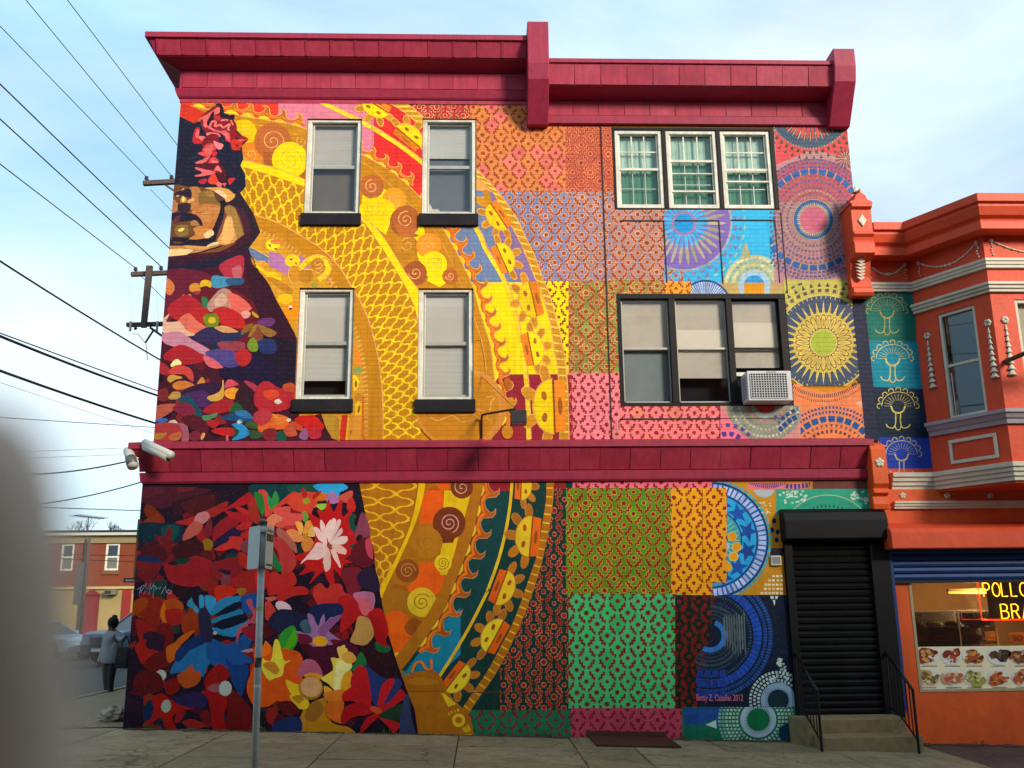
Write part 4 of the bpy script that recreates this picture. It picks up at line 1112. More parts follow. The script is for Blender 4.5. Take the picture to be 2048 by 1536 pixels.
    M.read('''@ 500 950 4.8
S 0e3c44 30,100 300,95 640,95 620,180 420,200 200,260 60,200
S 134a40 380,110 640,100 720,170 560,200 420,180
S 2aa4dc 630,100 860,85 930,120 900,150 860,170 840,240 780,200 700,170
S d83c38 90,165 150,160 180,250 220,340 150,390 140,280
S 2a7a34 45,180 120,200 140,300 120,390 80,300
S 2c8440 165,170 210,230 240,160 280,230 240,320 200,330
S e04030 330,230 420,170 470,210 430,260 330,280 250,340 220,330
S dc442c 380,270 440,200 540,170 640,180 730,190 730,240 640,250 660,300 600,320 580,400 520,360 440,330 400,290
S f07420 620,200 720,180 740,230 640,250
S a82018 500,190 510,130 550,180 530,230
S b02018 610,200 680,150 670,190 620,230
O a8a428 545 250 38 30 12
S 70a83c 500,370 540,360 560,420 520,450
S 8ab83c 640,290 740,280 700,335 660,320
S b078b0 740,220 790,160 840,210 860,250 790,275 740,250
S e05a4c 850,240 870,200 970,155 980,210 940,260
S d02420 940,260 980,220 1010,290 1000,350 940,330
S e05048 230,340 380,310 390,370 500,380 460,460 330,500 250,480 300,430
S e07c5c 170,430 230,380 300,410 300,440 240,480 230,560 180,510
S d8302c 330,500 440,480 460,510 380,525
S f09050 360,540 430,530 500,580 520,620 440,640 390,600
S f0a84c 440,460 500,465 510,540 480,560
S f09838 515,560 540,460 590,450 590,520 540,570
S f0b860 560,580 600,490 640,510 640,580
S f08c38 500,660 570,600 620,690 540,745
O c88820 530 585 24 22 10
S a8584c 270,520 330,540 430,660 440,740 360,670 280,600
S c83838 220,640 300,620 420,760 430,860 350,970 300,900 280,760
S 1c6c38 220,720 260,800 310,890 270,920 220,840
S c4141a 580,390 680,440 660,360 720,370 760,270 800,380 850,290 880,290 880,420 960,350 960,420 1000,410 970,480 980,540 1000,600 1000,720 900,790 980,820 890,840 880,960 800,880 810,1040 740,960 710,900 590,1010 640,900 500,930 560,850 460,770 600,710 640,560
S c42024 940,560 1000,540 960,580
S 164838 960,400 1010,380 1000,470 1040,500 990,540 960,480
S 17503c 960,680 1080,640 1040,690 980,700
S f2c4c0 620,510 670,530 700,640 650,600
S f2c8c0 680,450 720,490 740,620 720,690 690,600
S f0c4bc 730,520 780,440 780,560 760,640
S f4ccc4 790,440 830,450 800,560 770,640
S f2c8c0 840,450 870,470 800,600 770,650
S f0c8c8 870,520 880,560 800,640 780,640
S f6d8cc 780,655 860,600 930,600 920,650 840,670
S eeb8a8 790,690 850,670 920,720 910,760 840,740
S eebcb0 780,730 830,740 870,880 830,840
S f0c0b0 710,800 740,700 770,760 770,880 730,920 710,860
S f2c4c0 500,845 600,720 650,660 740,700 680,800 560,810
O 8c4c40 765 685 24 20 9
S 6e1424 1000,700 1130,600 1190,820 1100,880 980,820
S 8c3c58 1010,590 1080,370 1150,540 1100,600 1060,570
S d84858 1110,640 1160,620 1180,790 1130,760
S 781a28 890,920 1050,900 1080,1040 980,1180 920,1060
S 2e1a3c 1040,960 1180,900 1240,1100 1080,1080
S cc2a24 180,1000 240,930 300,960 400,940 430,1040 300,1120 190,1140
S b81c20 60,940 180,930 170,1060 80,1120
S c42422 280,1140 400,1080 520,1080 550,1140 420,1160 300,1210
S d86058 150,1180 220,1170 260,1180 200,1210
O e0b8c4 325 1270 86 52 12 .5
S d84034 150,1240 190,1220 240,1290 230,1370 160,1380
S c83028 620,1140 680,1050 750,1100 780,1060 870,1060 900,1130 990,1180 960,1250 860,1210 800,1280 740,1260 700,1290
S b41418 860,1200 980,1180 1080,1300 1000,1400 880,1500 880,1380
S c87098 1000,1160 1060,1130 1180,1140 1190,1240 1160,1320 1100,1340 1060,1250
S e06070 1040,1200 1120,1190 1160,1290 1090,1340
S b41014 1130,1360 1260,1300 1320,1536 1180,1536
S 1a2450 600,1270 840,1240 880,1330 740,1420 620,1400
S 1c1c3c 200,1380 300,1300 480,1330 480,1450 330,1500 220,1460
@ 500 1180 4.655
S 1a2040 200,320 300,220 400,250 460,360 300,390
S 3c5a68 470,320 510,280 550,290 580,360 560,400 510,390
S a070a4 545,250 590,250 640,340 660,280 690,240 700,310 740,270 760,280 720,370 800,440 820,460 740,460 810,540 760,520 710,500 700,580 660,520 610,600 600,520 520,470 500,455 570,430 430,400 460,385 580,400
S 8a5088 640,380 720,290 820,240 840,260 740,370 690,430
O eea418 655 475 72 48 14
S 6c1030 430,420 540,420 580,480 480,500
S 4c0c28 560,560 760,520 940,440 900,380 1000,600 940,740 700,830 640,760
S 34101c 1050,500 1280,560 1370,830 1200,800 1080,700
S 2a9028 300,560 280,440 340,370 410,345 440,470 380,560
S 58b41c 320,550 410,380 430,480 370,540
S c8860f 480,1340 500,1160 560,1080 700,1020 720,1120 760,1230 900,1270 930,1340
S a0681c 560,1080 640,1040 680,1120 600,1220 520,1180
S e0540c 60,560 200,560 420,590 480,680 460,760 470,860 380,900 400,960 360,1040 260,1010 180,1060 60,1050 0,900 60,700
S ec6c10 150,480 200,540 160,600 60,620 130,520
S d84c0c 300,780 400,800 490,850 430,870 340,820
S f0d83c 120,640 200,660 230,500 270,490 310,650 370,655 320,690 300,780 230,810 180,820 130,740
S d08428 130,690 220,670 270,740 240,780 160,730
S f4c418 345,840 440,880 540,890 520,960 400,970
S f0c020 380,990 460,970 540,1030 530,1100 450,1090
S b88418 400,1000 470,980 500,1020 450,1050
S b85870 455,790 480,690 540,650 620,680 670,790 560,790
S f0a01c 510,800 580,770 680,810 600,830
O a87018 570 910 115 112 16
O e8a86c 572 900 100 96 13 .1
S f0a428 690,900 760,930 720,1000
S f8d44c 680,810 780,740 760,640 830,640 830,560 880,530 860,640 860,760 800,900 740,860
S f8e890 820,680 930,670 940,760 880,830 840,930 800,955 790,860
S f4c458 815,550 850,530 910,560 860,650
S e09c38 870,600 940,580 985,640 940,680 880,660
S f0a01c 850,900 880,790 940,760 950,870 900,930
S ee8024 700,960 880,930 880,1010 760,1050
S e06818 730,1060 860,1040 870,1120 860,1230 740,1180
S c8944c 945,460 980,380 1010,265 1090,270 1130,330 1140,430 1070,500 980,490
S 17683c 1170,490 1290,520 1290,570 1200,570
S 1c7038 940,750 990,660 1035,580 1080,700
S 28346c 1080,710 1230,820 1370,830 1390,900 1240,1080 1160,1050 1100,880
S c0141c 950,880 990,740 1070,730 1110,870 1120,1040 1060,940
S c4141c 1200,1050 1230,900 1290,840 1340,850 1280,980 1220,1090
S c4161c 880,960 1000,900 1080,980 1140,1110 1060,1090 960,1030 880,1030
S b81018 860,1180 900,1090 1020,1060 1140,1120 1080,1160 960,1180 880,1240
S c81820 1220,1100 1320,1020 1400,930 1440,1010 1360,1060 1290,1140
S c41620 1030,1320 1080,1200 1180,1150 1190,1180 1060,1310
S c81a24 1200,1180 1260,1200 1390,1240 1340,1320 1290,1270
O d85020 1175 1115 60 30 14 .4
S 1c3824 1240,1140 1430,1060 1420,1200 1260,1190
S 303a5c 1430,1050 1480,990 1500,1160 1530,1330 1400,1330
S 1a2c5c 240,1240 440,1180 460,1320 240,1330
S 5c1018 270,1060 380,1040 460,1130 340,1160
P b41014 1120,240 1190,230 1290,540 1180,490
''')
    M.grow = 1.0; M.wob = 0; M.mul = 1.0
    # scrawled tag
    M.read('''@ 240 950 4.8
K 9aa0b8 .9 170,1100 200,1080 185,1160 210,1070 240,1055
K 9aa0b8 .9 200,1130 260,1040 230,1150 300,1040 280,1150
K 9aa0b8 .9 300,1100 330,1040 320,1180
K 9aa0b8 .9 330,1060 360,1090 320,1110 400,1070 380,1100
K 9aa0b8 .9 400,1140 440,1070 450,1130 470,1100 500,1120 480,1140 455,1125
''')
    return M

# ------------------------------------------------------------------ setting: ground, road, pavement
def sheet(name, m, x0, x1, y0, y1, z, nx=1, ny=1):
    b = MB(); vs = []; fs = []
    for j in range(ny+1):
        for i in range(nx+1):
            x = x0+(x1-x0)*i/nx; y = y0+(y1-y0)*j/ny; vs.append((x, y, z(x, y)))
    for j in range(ny):
        for i in range(nx): a = j*(nx+1)+i; fs.append((a, a+1, a+nx+2, a+nx+1))
    return b.add(vs, fs).build(name, m, kind='structure')
def slab_mat(name, col, stain, sc):
    m = mat(name, col, .9, .28, 9, .35, 70, stain=stain, stain_amt=.85, stain_scale=sc)
    t = m.node_tree; b = t.nodes['Principled BSDF']; src = b.inputs['Base Color'].links[0].from_socket
    co = next(n for n in t.nodes if n.type == 'TEX_COORD')
    nw = _n(t, 'ShaderNodeTexNoise'); nw.inputs['Scale'].default_value = 2.2; nw.inputs['Detail'].default_value = 5; t.links.new(co.outputs['Object'], nw.inputs['Vector'])
    vm = _n(t, 'ShaderNodeMix', data_type='RGBA', blend_type='ADD'); vm.inputs['Factor'].default_value = .55; t.links.new(co.outputs['Object'], vm.inputs['A']); t.links.new(nw.outputs['Color'], vm.inputs['B'])
    vo = _n(t, 'ShaderNodeTexVoronoi', feature='DISTANCE_TO_EDGE'); vo.inputs['Scale'].default_value = .42; t.links.new(vm.outputs['Result'], vo.inputs['Vector'])
    cr = _n(t, 'ShaderNodeMapRange'); cr.inputs['From Min'].default_value = .0; cr.inputs['From Max'].default_value = .006; cr.inputs['To Min'].default_value = .75; cr.inputs['To Max'].default_value = 0; t.links.new(vo.outputs['Distance'], cr.inputs['Value'])
    m1 = _n(t, 'ShaderNodeMix', data_type='RGBA'); m1.inputs['B'].default_value = lin('211d17'); t.links.new(cr.outputs['Result'], m1.inputs['Factor']); t.links.new(src, m1.inputs['A'])
    v2 = _n(t, 'ShaderNodeTexVoronoi'); v2.inputs['Scale'].default_value = 3.3; t.links.new(co.outputs['Object'], v2.inputs['Vector'])
    gm = _n(t, 'ShaderNodeMapRange'); gm.inputs['From Min'].default_value = .07; gm.inputs['From Max'].default_value = .09; gm.inputs['To Min'].default_value = .7; gm.inputs['To Max'].default_value = 0; t.links.new(v2.outputs['Distance'], gm.inputs['Value'])
    m2 = _n(t, 'ShaderNodeMix', data_type='RGBA'); m2.inputs['B'].default_value = lin('2c2820'); t.links.new(gm.outputs['Result'], m2.inputs['Factor']); t.links.new(m1.outputs['Result'], m2.inputs['A'])
    t.links.new(m2.outputs['Result'], b.inputs['Base Color']); return m
m_asph = mat('asphalt', '3a3733', .9, .25, 30, .25, 90, stain='2a2826', stain_amt=.7)
m_conc = slab_mat('pavement concrete', '897757', '5a4c36', 1.3)
m_slab2 = slab_mat('pavement concrete b', '928060', '625440', 1.9)
m_slab3 = slab_mat('pavement concrete c', '7c6e52', '94825f', 2.3)
m_slabd = slab_mat('dark stone paving', '54423a', '3a2c28', 1.6)
m_earth = mat('far ground', '6c675c', .95, .2, 2)
sheet('ground', m_earth, -1500, 1500, -1500, 1500, lambda x, y: -0.75)
SZ = lambda x, y: GZ(max(x, -5))-.20-.10*(1 if x < -7 else 0)+(0.012*max(y-8, 0) if y > 8 else 0)
sheet('road', m_asph, -60, 30, -40, 120, lambda x, y: (-.27+.010*max(y-8, 0)) if x < -5.2 else GZ(x)-.24+(0.006*max(y-8, 0)), 90, 80)
# pavement: cast slabs with open joints, each its own piece, on a bed
bed = sheet('pavement', mat('joint grit', '4a453b', .95, .2, 30), -7.9, 14, -5.6, 0.3, lambda x, y: GZ(x)-.022, 40, 2)
MB().prism([(-5.75, -.6), (-5.75, -.02), (-5.6, -.02), (-5.6, -.6)], -7.9, -5).build('kerb', m_conc, None, kind='structure')
kb = MB(); kb.add([(x, y, GZ(x)+dz) for x in (-5, 14) for y, dz in ((-5.75, -.5), (-5.75, 0), (-5.6, 0), (-5.6, -.5))], [(0, 1, 2, 3), (4, 7, 6, 5), (0, 4, 5, 1), (1, 5, 6, 2), (2, 6, 7, 3)]).build('kerb', m_conc, None, kind='structure')
rs = random.Random(3)
xs = [-7.9, -6.6, -5.15, -3.55, -1.95, -.32, 1.25, 2.05, 3.25, 4.75, 6.3, 7.85, 9.4, 11, 12.5, 14]
ys = [0.02, -1.15, -2.4, -3.6, -4.75, -5.6]
for i in range(len(xs)-1):
    for j in range(len(ys)-1):
        sk = .06*j*(1 if i % 2 else .6)
        a, b, c, d = xs[i]+.007, xs[i+1]-.007, ys[j+1]+.007, ys[j]-.007
        zt = rs.uniform(-.006, .006); t2 = rs.uniform(-.006, .006)
        if 1.25 <= xs[i] < 2.1 and j == 0: c2 = True
        m = MB(); m.add([(x, y, GZ(x)+dz+(zt if x == a else t2)) for dz in (-.05, 0) for x, y in ((a, c), (b, c), (b, d), (a, d))],
              [(0, 3, 2, 1), (4, 5, 6, 7), (0, 1, 5, 4), (1, 2, 6, 5), (2, 3, 7, 6), (3, 0, 4, 7)])
        m.build('paving_slab', (m_conc, m_slab2, m_slab3)[rs.randrange(3)] if xs[i] < 6 or j > 1 else m_slabd, bed, bevel=.006)
# side pavement along the building's other street front
b2 = sheet('side_pavement', m_slab3, -7.9, -5.0, 0.3, 22, lambda x, y: .005-.004*y if y < 8 else -.03, 2, 20)
MB().box(-8.05, -7.9, -5.7, 22, -.5, .0).build('side_kerb', m_conc, None, kind='structure')

# ------------------------------------------------------------------ the painted corner building
m_brick_hidden = mat('plain masonry', '6c3a34', .85, .2, 8, .3, 30)
def paint_material(name, brick):
    m = bpy.data.materials.new(name); m.use_nodes = True; t = m.node_tree; b = t.nodes['Principled BSDF']
    at = _n(t, 'ShaderNodeAttribute', attribute_name='Col'); co = _n(t, 'ShaderNodeTexCoord')
    n1 = _n(t, 'ShaderNodeTexNoise'); n1.inputs['Scale'].default_value = 3.5; n1.inputs['Detail'].default_value = 9; n1.inputs['Roughness'].default_value = .72
    mpv = _n(t, 'ShaderNodeMapping'); mpv.inputs['Scale'].default_value = (1, 1, 2.2)
    t.links.new(co.outputs['Object'], mpv.inputs['Vector']); t.links.new(mpv.outputs['Vector'], n1.inputs['Vector'])
    mr = _n(t, 'ShaderNodeMapRange'); mr.inputs['From Min'].default_value = .25; mr.inputs['From Max'].default_value = .75; mr.inputs['To Min'].default_value = .80; mr.inputs['To Max'].default_value = 1.14
    t.links.new(n1.outputs['Fac'], mr.inputs['Value'])
    mu = _n(t, 'ShaderNodeMix', data_type='RGBA', blend_type='MULTIPLY'); mu.inputs['Factor'].default_value = 1
    t.links.new(at.outputs['Color'], mu.inputs['A']); t.links.new(mr.outputs['Result'], mu.inputs['B'])
    # fine dusty wear
    n2 = _n(t, 'ShaderNodeTexNoise'); n2.inputs['Scale'].default_value = 28; n2.inputs['Detail'].default_value = 5
    t.links.new(co.outputs['Object'], n2.inputs['Vector'])
    r2 = _n(t, 'ShaderNodeValToRGB'); r2.color_ramp.elements[0].position = .58; r2.color_ramp.elements[1].position = .85; r2.color_ramp.elements[1].color = (.13, .12, .11, 1)
    t.links.new(n2.outputs['Fac'], r2.inputs['Fac'])
    m2 = _n(t, 'ShaderNodeMix', data_type='RGBA'); m2.inputs['B'].default_value = (.42, .36, .28, 1)
    t.links.new(r2.outputs['Color'], m2.inputs['Factor']); t.links.new(mu.outputs['Result'], m2.inputs['A'])
    # rain streaks
    mv = _n(t, 'ShaderNodeMapping'); mv.inputs['Scale'].default_value = (7, 7, .45); t.links.new(co.outputs['Object'], mv.inputs['Vector'])
    n4 = _n(t, 'ShaderNodeTexNoise'); n4.inputs['Scale'].default_value = 1.5; n4.inputs['Detail'].default_value = 9; n4.inputs['Roughness'].default_value = .7; t.links.new(mv.outputs['Vector'], n4.inputs['Vector'])
    r4 = _n(t, 'ShaderNodeMapRange'); r4.inputs['From Min'].default_value = .48; r4.inputs['From Max'].default_value = .75; r4.inputs['To Min'].default_value = 0; r4.inputs['To Max'].default_value = .4; t.links.new(n4.outputs['Fac'], r4.inputs['Value'])
    m4 = _n(t, 'ShaderNodeMix', data_type='RGBA', blend_type='MULTIPLY'); m4.inputs['B'].default_value = (.45, .40, .36, 1); t.links.new(r4.outputs['Result'], m4.inputs['Factor']); t.links.new(m2.outputs['Result'], m4.inputs['A'])
    colout = m4.outputs['Result']; t.links.new(colout, b.inputs['Base Color'])
    b.inputs['Roughness'].default_value = .62; b.inputs['Specular IOR Level'].default_value = .15
    bp = _n(t, 'ShaderNodeBump')
    if brick:
        sw = _n(t, 'ShaderNodeSeparateXYZ'); cb = _n(t, 'ShaderNodeCombineXYZ'); bt = _n(t, 'ShaderNodeTexBrick')
        t.links.new(co.outputs['Object'], sw.inputs[0]); t.links.new(sw.outputs['X'], cb.inputs['X']); t.links.new(sw.outputs['Z'], cb.inputs['Y']); t.links.new(cb.outputs[0], bt.inputs['Vector'])
        bt.inputs['Scale'].default_value = 1.0; bt.inputs['Brick Width'].default_value = .21; bt.inputs['Row Height'].default_value = .074; bt.inputs['Mortar Size'].default_value = .007; bt.inputs['Mortar Smooth'].default_value = .3
        iv = _n(t, 'ShaderNodeMath', operation='SUBTRACT'); iv.inputs[0].default_value = 1; t.links.new(bt.outputs['Fac'], iv.inputs[1])
        ad = _n(t, 'ShaderNodeMath', operation='MULTIPLY_ADD'); ad.inputs[1].default_value = .25; t.links.new(n2.outputs['Fac'], ad.inputs[0]); t.links.new(iv.outputs[0], ad.inputs[2])
        t.links.new(ad.outputs[0], bp.inputs['Height']); bp.inputs['Strength'].default_value = .6; bp.inputs['Distance'].default_value = .008
        m5 = _n(t, 'ShaderNodeMix', data_type='RGBA', blend_type='MULTIPLY'); m5.inputs['B'].default_value = (.62, .58, .56, 1); mf = _n(t, 'ShaderNodeMath', operation='MULTIPLY'); mf.inputs[1].default_value = .22
        t.links.new(bt.outputs['Fac'], mf.inputs[0]); t.links.new(mf.outputs[0], m5.inputs['Factor']); t.links.new(colout, m5.inputs['A']); t.links.new(m5.outputs['Result'], b.inputs['Base Color'])
    else:
        t.links.new(n2.outputs['Fac'], bp.inputs['Height']); bp.inputs['Strength'].default_value = .25; bp.inputs['Distance'].default_value = .006
    t.links.new(bp.outputs['Normal'], b.inputs['Normal']); return m
m_paint_b = paint_material('mural paint on brick', True); m_paint_s = paint_material('mural paint on stucco', False)
m_maroon = mat('maroon cornice paint', 'a32845', .55, .14, 3, .25, 9, stain='8a2440', stain_amt=.7, spec=.35, drip=.35, drip_col='5c1c2c')
m_maroon2 = mat('maroon cornice panel paint', 'ab2e48', .55, .16, 2.5, .3, 7, stain='c04a5c', stain_amt=.6, spec=.35, drip=.4, drip_col='6a2030')
m_white = mat('white window paint', 'e0dccc', .5, .12, 8, .1, 40, stain='9c9684', stain_amt=.65, stain_scale=3, drip=.3, drip_col='7c766a')
m_alu = mat('grey storm sash', 'a8a69c', .4, .1, 10, metal=.3)
m_sill = mat('black painted sill', '17121a', .7, .25, 10, .3, 40, stain='302828', stain_amt=.6, spec=.25)
m_black = mat('black painted wood', '150f10', .6, .2, 12, .1, 60, stain='281c1a', stain_amt=.5, spec=.25)
m_dark = mat('dark room', '14141a', .9, .2, 3)
m_blind = mat('pale blind', 'd8d8d0', .8, .06, 3); m_shade = mat('roller shade', 'd0c8ba', .85, .05, 2.5, stain='9c9486', stain_amt=.5)
m_shade2 = mat('roller shade grey', 'd0ccc4', .85, .05, 2.5)
m_curt = mat('mint curtain', 'b8dcc8', .85, .08, 3, stain='6c9484', stain_amt=.5, stain_scale=4)
g_clear = glass('window glass', 'f8f8f8', .03); g_dark = glass('dark window glass', 'd0e0d8', .05)

BLD = thing('corner_building', 'three storey corner building covered by a colourful mural under maroon cornices', 'building', (.6, 4, 0))
WU = {'w1': (-2.865, -1.96, 7.865, 9.58), 'w2': (-.955, -.06, 7.865, 9.60), 'w3': (-2.87, -2.0, 4.785, 6.61), 'w4': (-.985, -.11, 4.775, 6.605), 'tu': (2.21, 4.945, 7.97, 9.46), 'tl': (2.18, 4.915, 4.667, 6.516)}
def holed_wall(x0, x1, z0, z1, y, depth, holes):
    m = MB(); X = sorted({x0, x1, *[v for h in holes for v in h[:2] if x0 < v < x1]}); Z = sorted({z0, z1, *[v for h in holes for v in h[2:] if z0 < v < z1]})
    for i in range(len(X)-1):
        for j in range(len(Z)-1):
            cx, cz = (X[i]+X[i+1])/2, (Z[j]+Z[j+1])/2
            if any(a < cx < b and c < cz < d for a, b, c, d in holes): continue
            m.add([(X[i], y, Z[j]), (X[i+1], y, Z[j]), (X[i+1], y, Z[j+1]), (X[i], y, Z[j+1])], [(0, 1, 2, 3)])
    for a, b, c, d in holes:
        c = max(c, z0); b = min(b, x1)
        for p, q in (((a, c), (a, d)), ((a, d), (b, d)), ((b, d), (b, c)), ((b, c), (a, c))):
            m.add([(p[0], y, p[1]), (q[0], y, q[1]), (q[0], y+depth, q[1]), (p[0], y+depth, p[1])], [(0, 1, 2, 3)])
    return m
HU = list(WU.values()); HD = [(4.555, 6.16, -2, 3.02)]
holed_wall(-4.97, 6.21, 4.10, 9.89, 0, .22, HU).build('wall', m_brick_hidden, BLD)
holed_wall(-5.075, 6.16, -.7, 3.56, -.05, .3, HD).build('wall', m_brick_hidden, BLD)
sh = MB()      # side, back, roof
sh.add([(-4.97, 0, 3.5), (-4.97, 13, 3.5), (-4.97, 13, 10.5), (-4.97, 0, 9.89)], [(0, 1, 2, 3)]); sh.add([(-5.075, -.05, -.7), (-5.075, 13, -.7), (-5.075, 13, 3.56), (-5.075, -.05, 3.56)], [(0, 1, 2, 3)])
sh.add([(-4.97, 13, -.7), (6.21, 13, -.7), (6.21, 13, 10.3), (-4.97, 13, 10.3)], [(0, 1, 2, 3)]); sh.add([(6.21, 0.01, -.7), (6.21, 13, -.7), (6.21, 13, 9.9), (6.21, 0.01, 9.9)], [(0, 1, 2, 3)])
sh.build('side_wall', mat('side brick', '5a2a2c', .85, .2, 6, .4, 24), BLD)
MB().box(-4.96, 6.2, .02, 12.99, 9.70, 9.86).build('roof', mat('roof felt', '2e2c2c', .9), BLD)
MB().box(-5.07, 6.15, -.04, 12.9, 3.44, 3.55).build('floor_slab', m_dark, BLD)
MU = paint_upper(); MU.zoom(0, 0, 1); MU.P('2c2f48', [(1702, 588), (1735, 588), (1765, 890), (1731, 890)])
MU.build('mural', BLD, HU, (-4.968, 6.208, 4.12, 9.885), m_paint_b)
ML = paint_lower(); ML.build('mural', BLD, HD, (-5.073, 6.158, -.69, 3.55), m_paint_s)
# painted signature
xa, za = W(1392, 1401, -.05)
text_mesh('Betsy Z. Casañas 2012', .125, mat('pink signature paint', 'e87898', .6), BLD, 'signature', 0.0006, Matrix.Translation((xa, -.068, za)) @ Matrix.Rotation(R(90), 4, 'X') @ Matrix.Rotation(R(-1), 4, 'Z') @ Matrix.Diagonal((.60, 1, 1, 1)))

rbd = random.Random(12)
m_maroon3 = mat('maroon panel paint faded', 'af3249', .6, .18, 2.5, .35, 6, stain='8c2840', stain_amt=.6, spec=.3, drip=.45, drip_col='6a2030'); m_maroon4 = mat('maroon panel paint grimy', 'a52b44', .6, .2, 3, .35, 6, stain='8a2638', stain_amt=.6, spec=.3, drip=.4, drip_col='6a2030')
# cornices: swept mouldings plus separate boards
def boards(name, A, B, Z0, Z1, D0, D1, n, gap=.010, t=.010):
    """n boards on the front plane between x=A and x=B, from (D0,Z0) up to (D1,Z1)"""
    for i in range(n):
        a = A+(B-A)*i/n+gap/2; b = A+(B-A)*(i+1)/n-gap/2
        j = [rbd.uniform(-.004, .004) for _ in range(6)]
        MB().slab((a+j[4], -D0-abs(j[0]), Z0), (b+j[5], -D0-abs(j[1]), Z0), (b+j[5], -D1-abs(j[2]), Z1), (a+j[4], -D1-abs(j[3]), Z1), (0, -(Z1-Z0), -(D1-D0)), t).build(name, (m_maroon2, m_maroon2, m_maroon3, m_maroon4)[rbd.randrange(4)], BLD, bevel=.003)
LP = [(-4.97, 9), (-4.97, 0), (.80, 0)]
MB().sweep(LP, [(.0, 10.80), (.0, 10.38), (.03, 10.42), (.335, 10.51), (.47, 10.80)]).build('cornice', m_maroon, BLD)
MB().sweep(LP, [(.0, 10.72), (.0, 10.86), (.50, 10.86), (.50, 10.765), (.462, 10.755)]).build('cornice_cap', m_maroon, BLD, bevel=.006)
MB().sweep(LP, [(.0, 9.93), (.0, 10.44), (.035, 10.44), (.035, 10.10), (.095, 10.07), (.055, 9.955), (.035, 9.93)]).build('frieze', m_maroon, BLD)
MB().sweep(LP, [(.0, 9.86), (.0, 9.94), (.018, 9.94), (.018, 9.86)]).build('trim', m_maroon2, BLD)
boards('fascia_panel', -5.28, .78, 10.525, 10.755, .345, .448, 15)
boards('frieze_panel', -4.96, .78, 10.12, 10.41, .036, .036, 14)
for i in range(15):     # raised battens over the fascia joints
    x = -5.28+(6.06)*i/15
    MB().slab((x-.02, -.355, 10.53), (x+.02, -.355, 10.53), (x+.02, -.455, 10.752), (x-.02, -.455, 10.752), (0, -.23, -.1), .014).build('batten', m_maroon, BLD)
RP = [(1.12, 0), (5.90, 0)]
MB().sweep(RP, [(.0, 10.40), (.0, 9.90), (.04, 9.92), (.42, 9.985), (.50, 10.33)]).build('cornice', m_maroon, BLD)
MB().sweep(RP, [(.0, 10.30), (.0, 10.42), (.53, 10.42), (.53, 10.345), (.49, 10.335)]).build('cornice_cap', m_maroon, BLD, bevel=.006)
MB().sweep(RP, [(.0, 9.49), (.0, 9.93), (.045, 9.93), (.045, 9.64), (.085, 9.63), (.07, 9.50), (.05, 9.49)]).build('frieze', m_maroon, BLD)
boards('fascia_panel', 1.13, 5.88, 9.995, 10.315, .428, .492, 11)
boards('frieze_panel', 1.13, 5.88, 9.65, 9.915, .046, .046, 11)
for x0, x1, zt in ((.785, 1.135, 11.05), (5.855, 6.215, 10.60)):
    k = zt-10.6 if zt > 11 else 0
    MB().prism([(.05, zt), (-.60, zt), (-.60, 10.28), (-.54, 10.03), (-.13, 9.43), (-.02, 9.43), (.05, 9.43)], x0, x1).build('end_bracket', m_maroon, BLD, bevel=.012)
BP = [(-4.98, 9), (-4.98, 0), (6.02, 0)]
MB().sweep(BP, [(-.03, 3.49), (-.03, 4.12), (.0, 4.15), (.275, 4.085), (.275, 3.995), (.235, 3.99), (.06, 3.66), (.13, 3.65), (.115, 3.52), (.09, 3.49)]).build('band_cornice', m_maroon, BLD)
boards('band_panel', -5.13, 5.98, 3.672, 3.978, .072, .228, 24, .009, .008)

def sash_window(key, blind_z, blind_mat, lower_dark=None):
    x0, x1, z0, z1 = WU[key]; yb = .0
    f = MB(); fr = .075
    for a in ((x0, x0+fr, z0+.05, z1-.05), (x1-fr, x1, z0+.05, z1-.05), (x0, x1, z1-.05, z1), (x0, x1, z0, z0+.06)): f.box(a[0], a[1], .022, .15, a[2], a[3])
    w = f.build('window', m_white, BLD, bevel=.008)
    a, b, c, d = x0+fr, x1-fr, z0+.06, z1-.05; mid = (c+d)/2+.02
    s = MB()
    for q in ((a, a+.035, c, d), (b-.035, b, c, d), (a+.035, b-.035, d-.035, d), (a+.035, b-.035, c, c+.045), (a+.035, b-.035, mid-.03, mid+.03)): s.box(q[0], q[1], .085, .12, q[2], q[3])
    s.build('sash', m_alu, w, bevel=.004)
    MB().box(a+.03, b-.03, .098, .104, c+.03, d-.03).build('pane', g_clear, w)
    bl = MB(); n = int((d-blind_z)/.02)
    for i in range(n): zz = blind_z+.02*i; bl.add([(a+.02, .155, zz), (b-.02, .155, zz+.0006*(i % 3)), (b-.02, .159, zz+.0185), (a+.02, .159, zz+.0185)], [(0, 1, 2, 3)])
    bl.build('blind', blind_mat, w, kind='stuff')
    MB().box(a-.05, b+.05, .30, .34, c-.2, d+.2).build('room_backing', m_dark, w)
    MB().box(x0-.035, x1+.03, -.075, .10, z0-.20, z0+.004).build('sill', m_sill, w, bevel=.008)
    return w
sash_window('w1', 8.75, m_shade2); sash_window('w2', 8.95, m_blind); sash_window('w3', 5.13, m_blind); sash_window('w4', 4.86, m_blind)
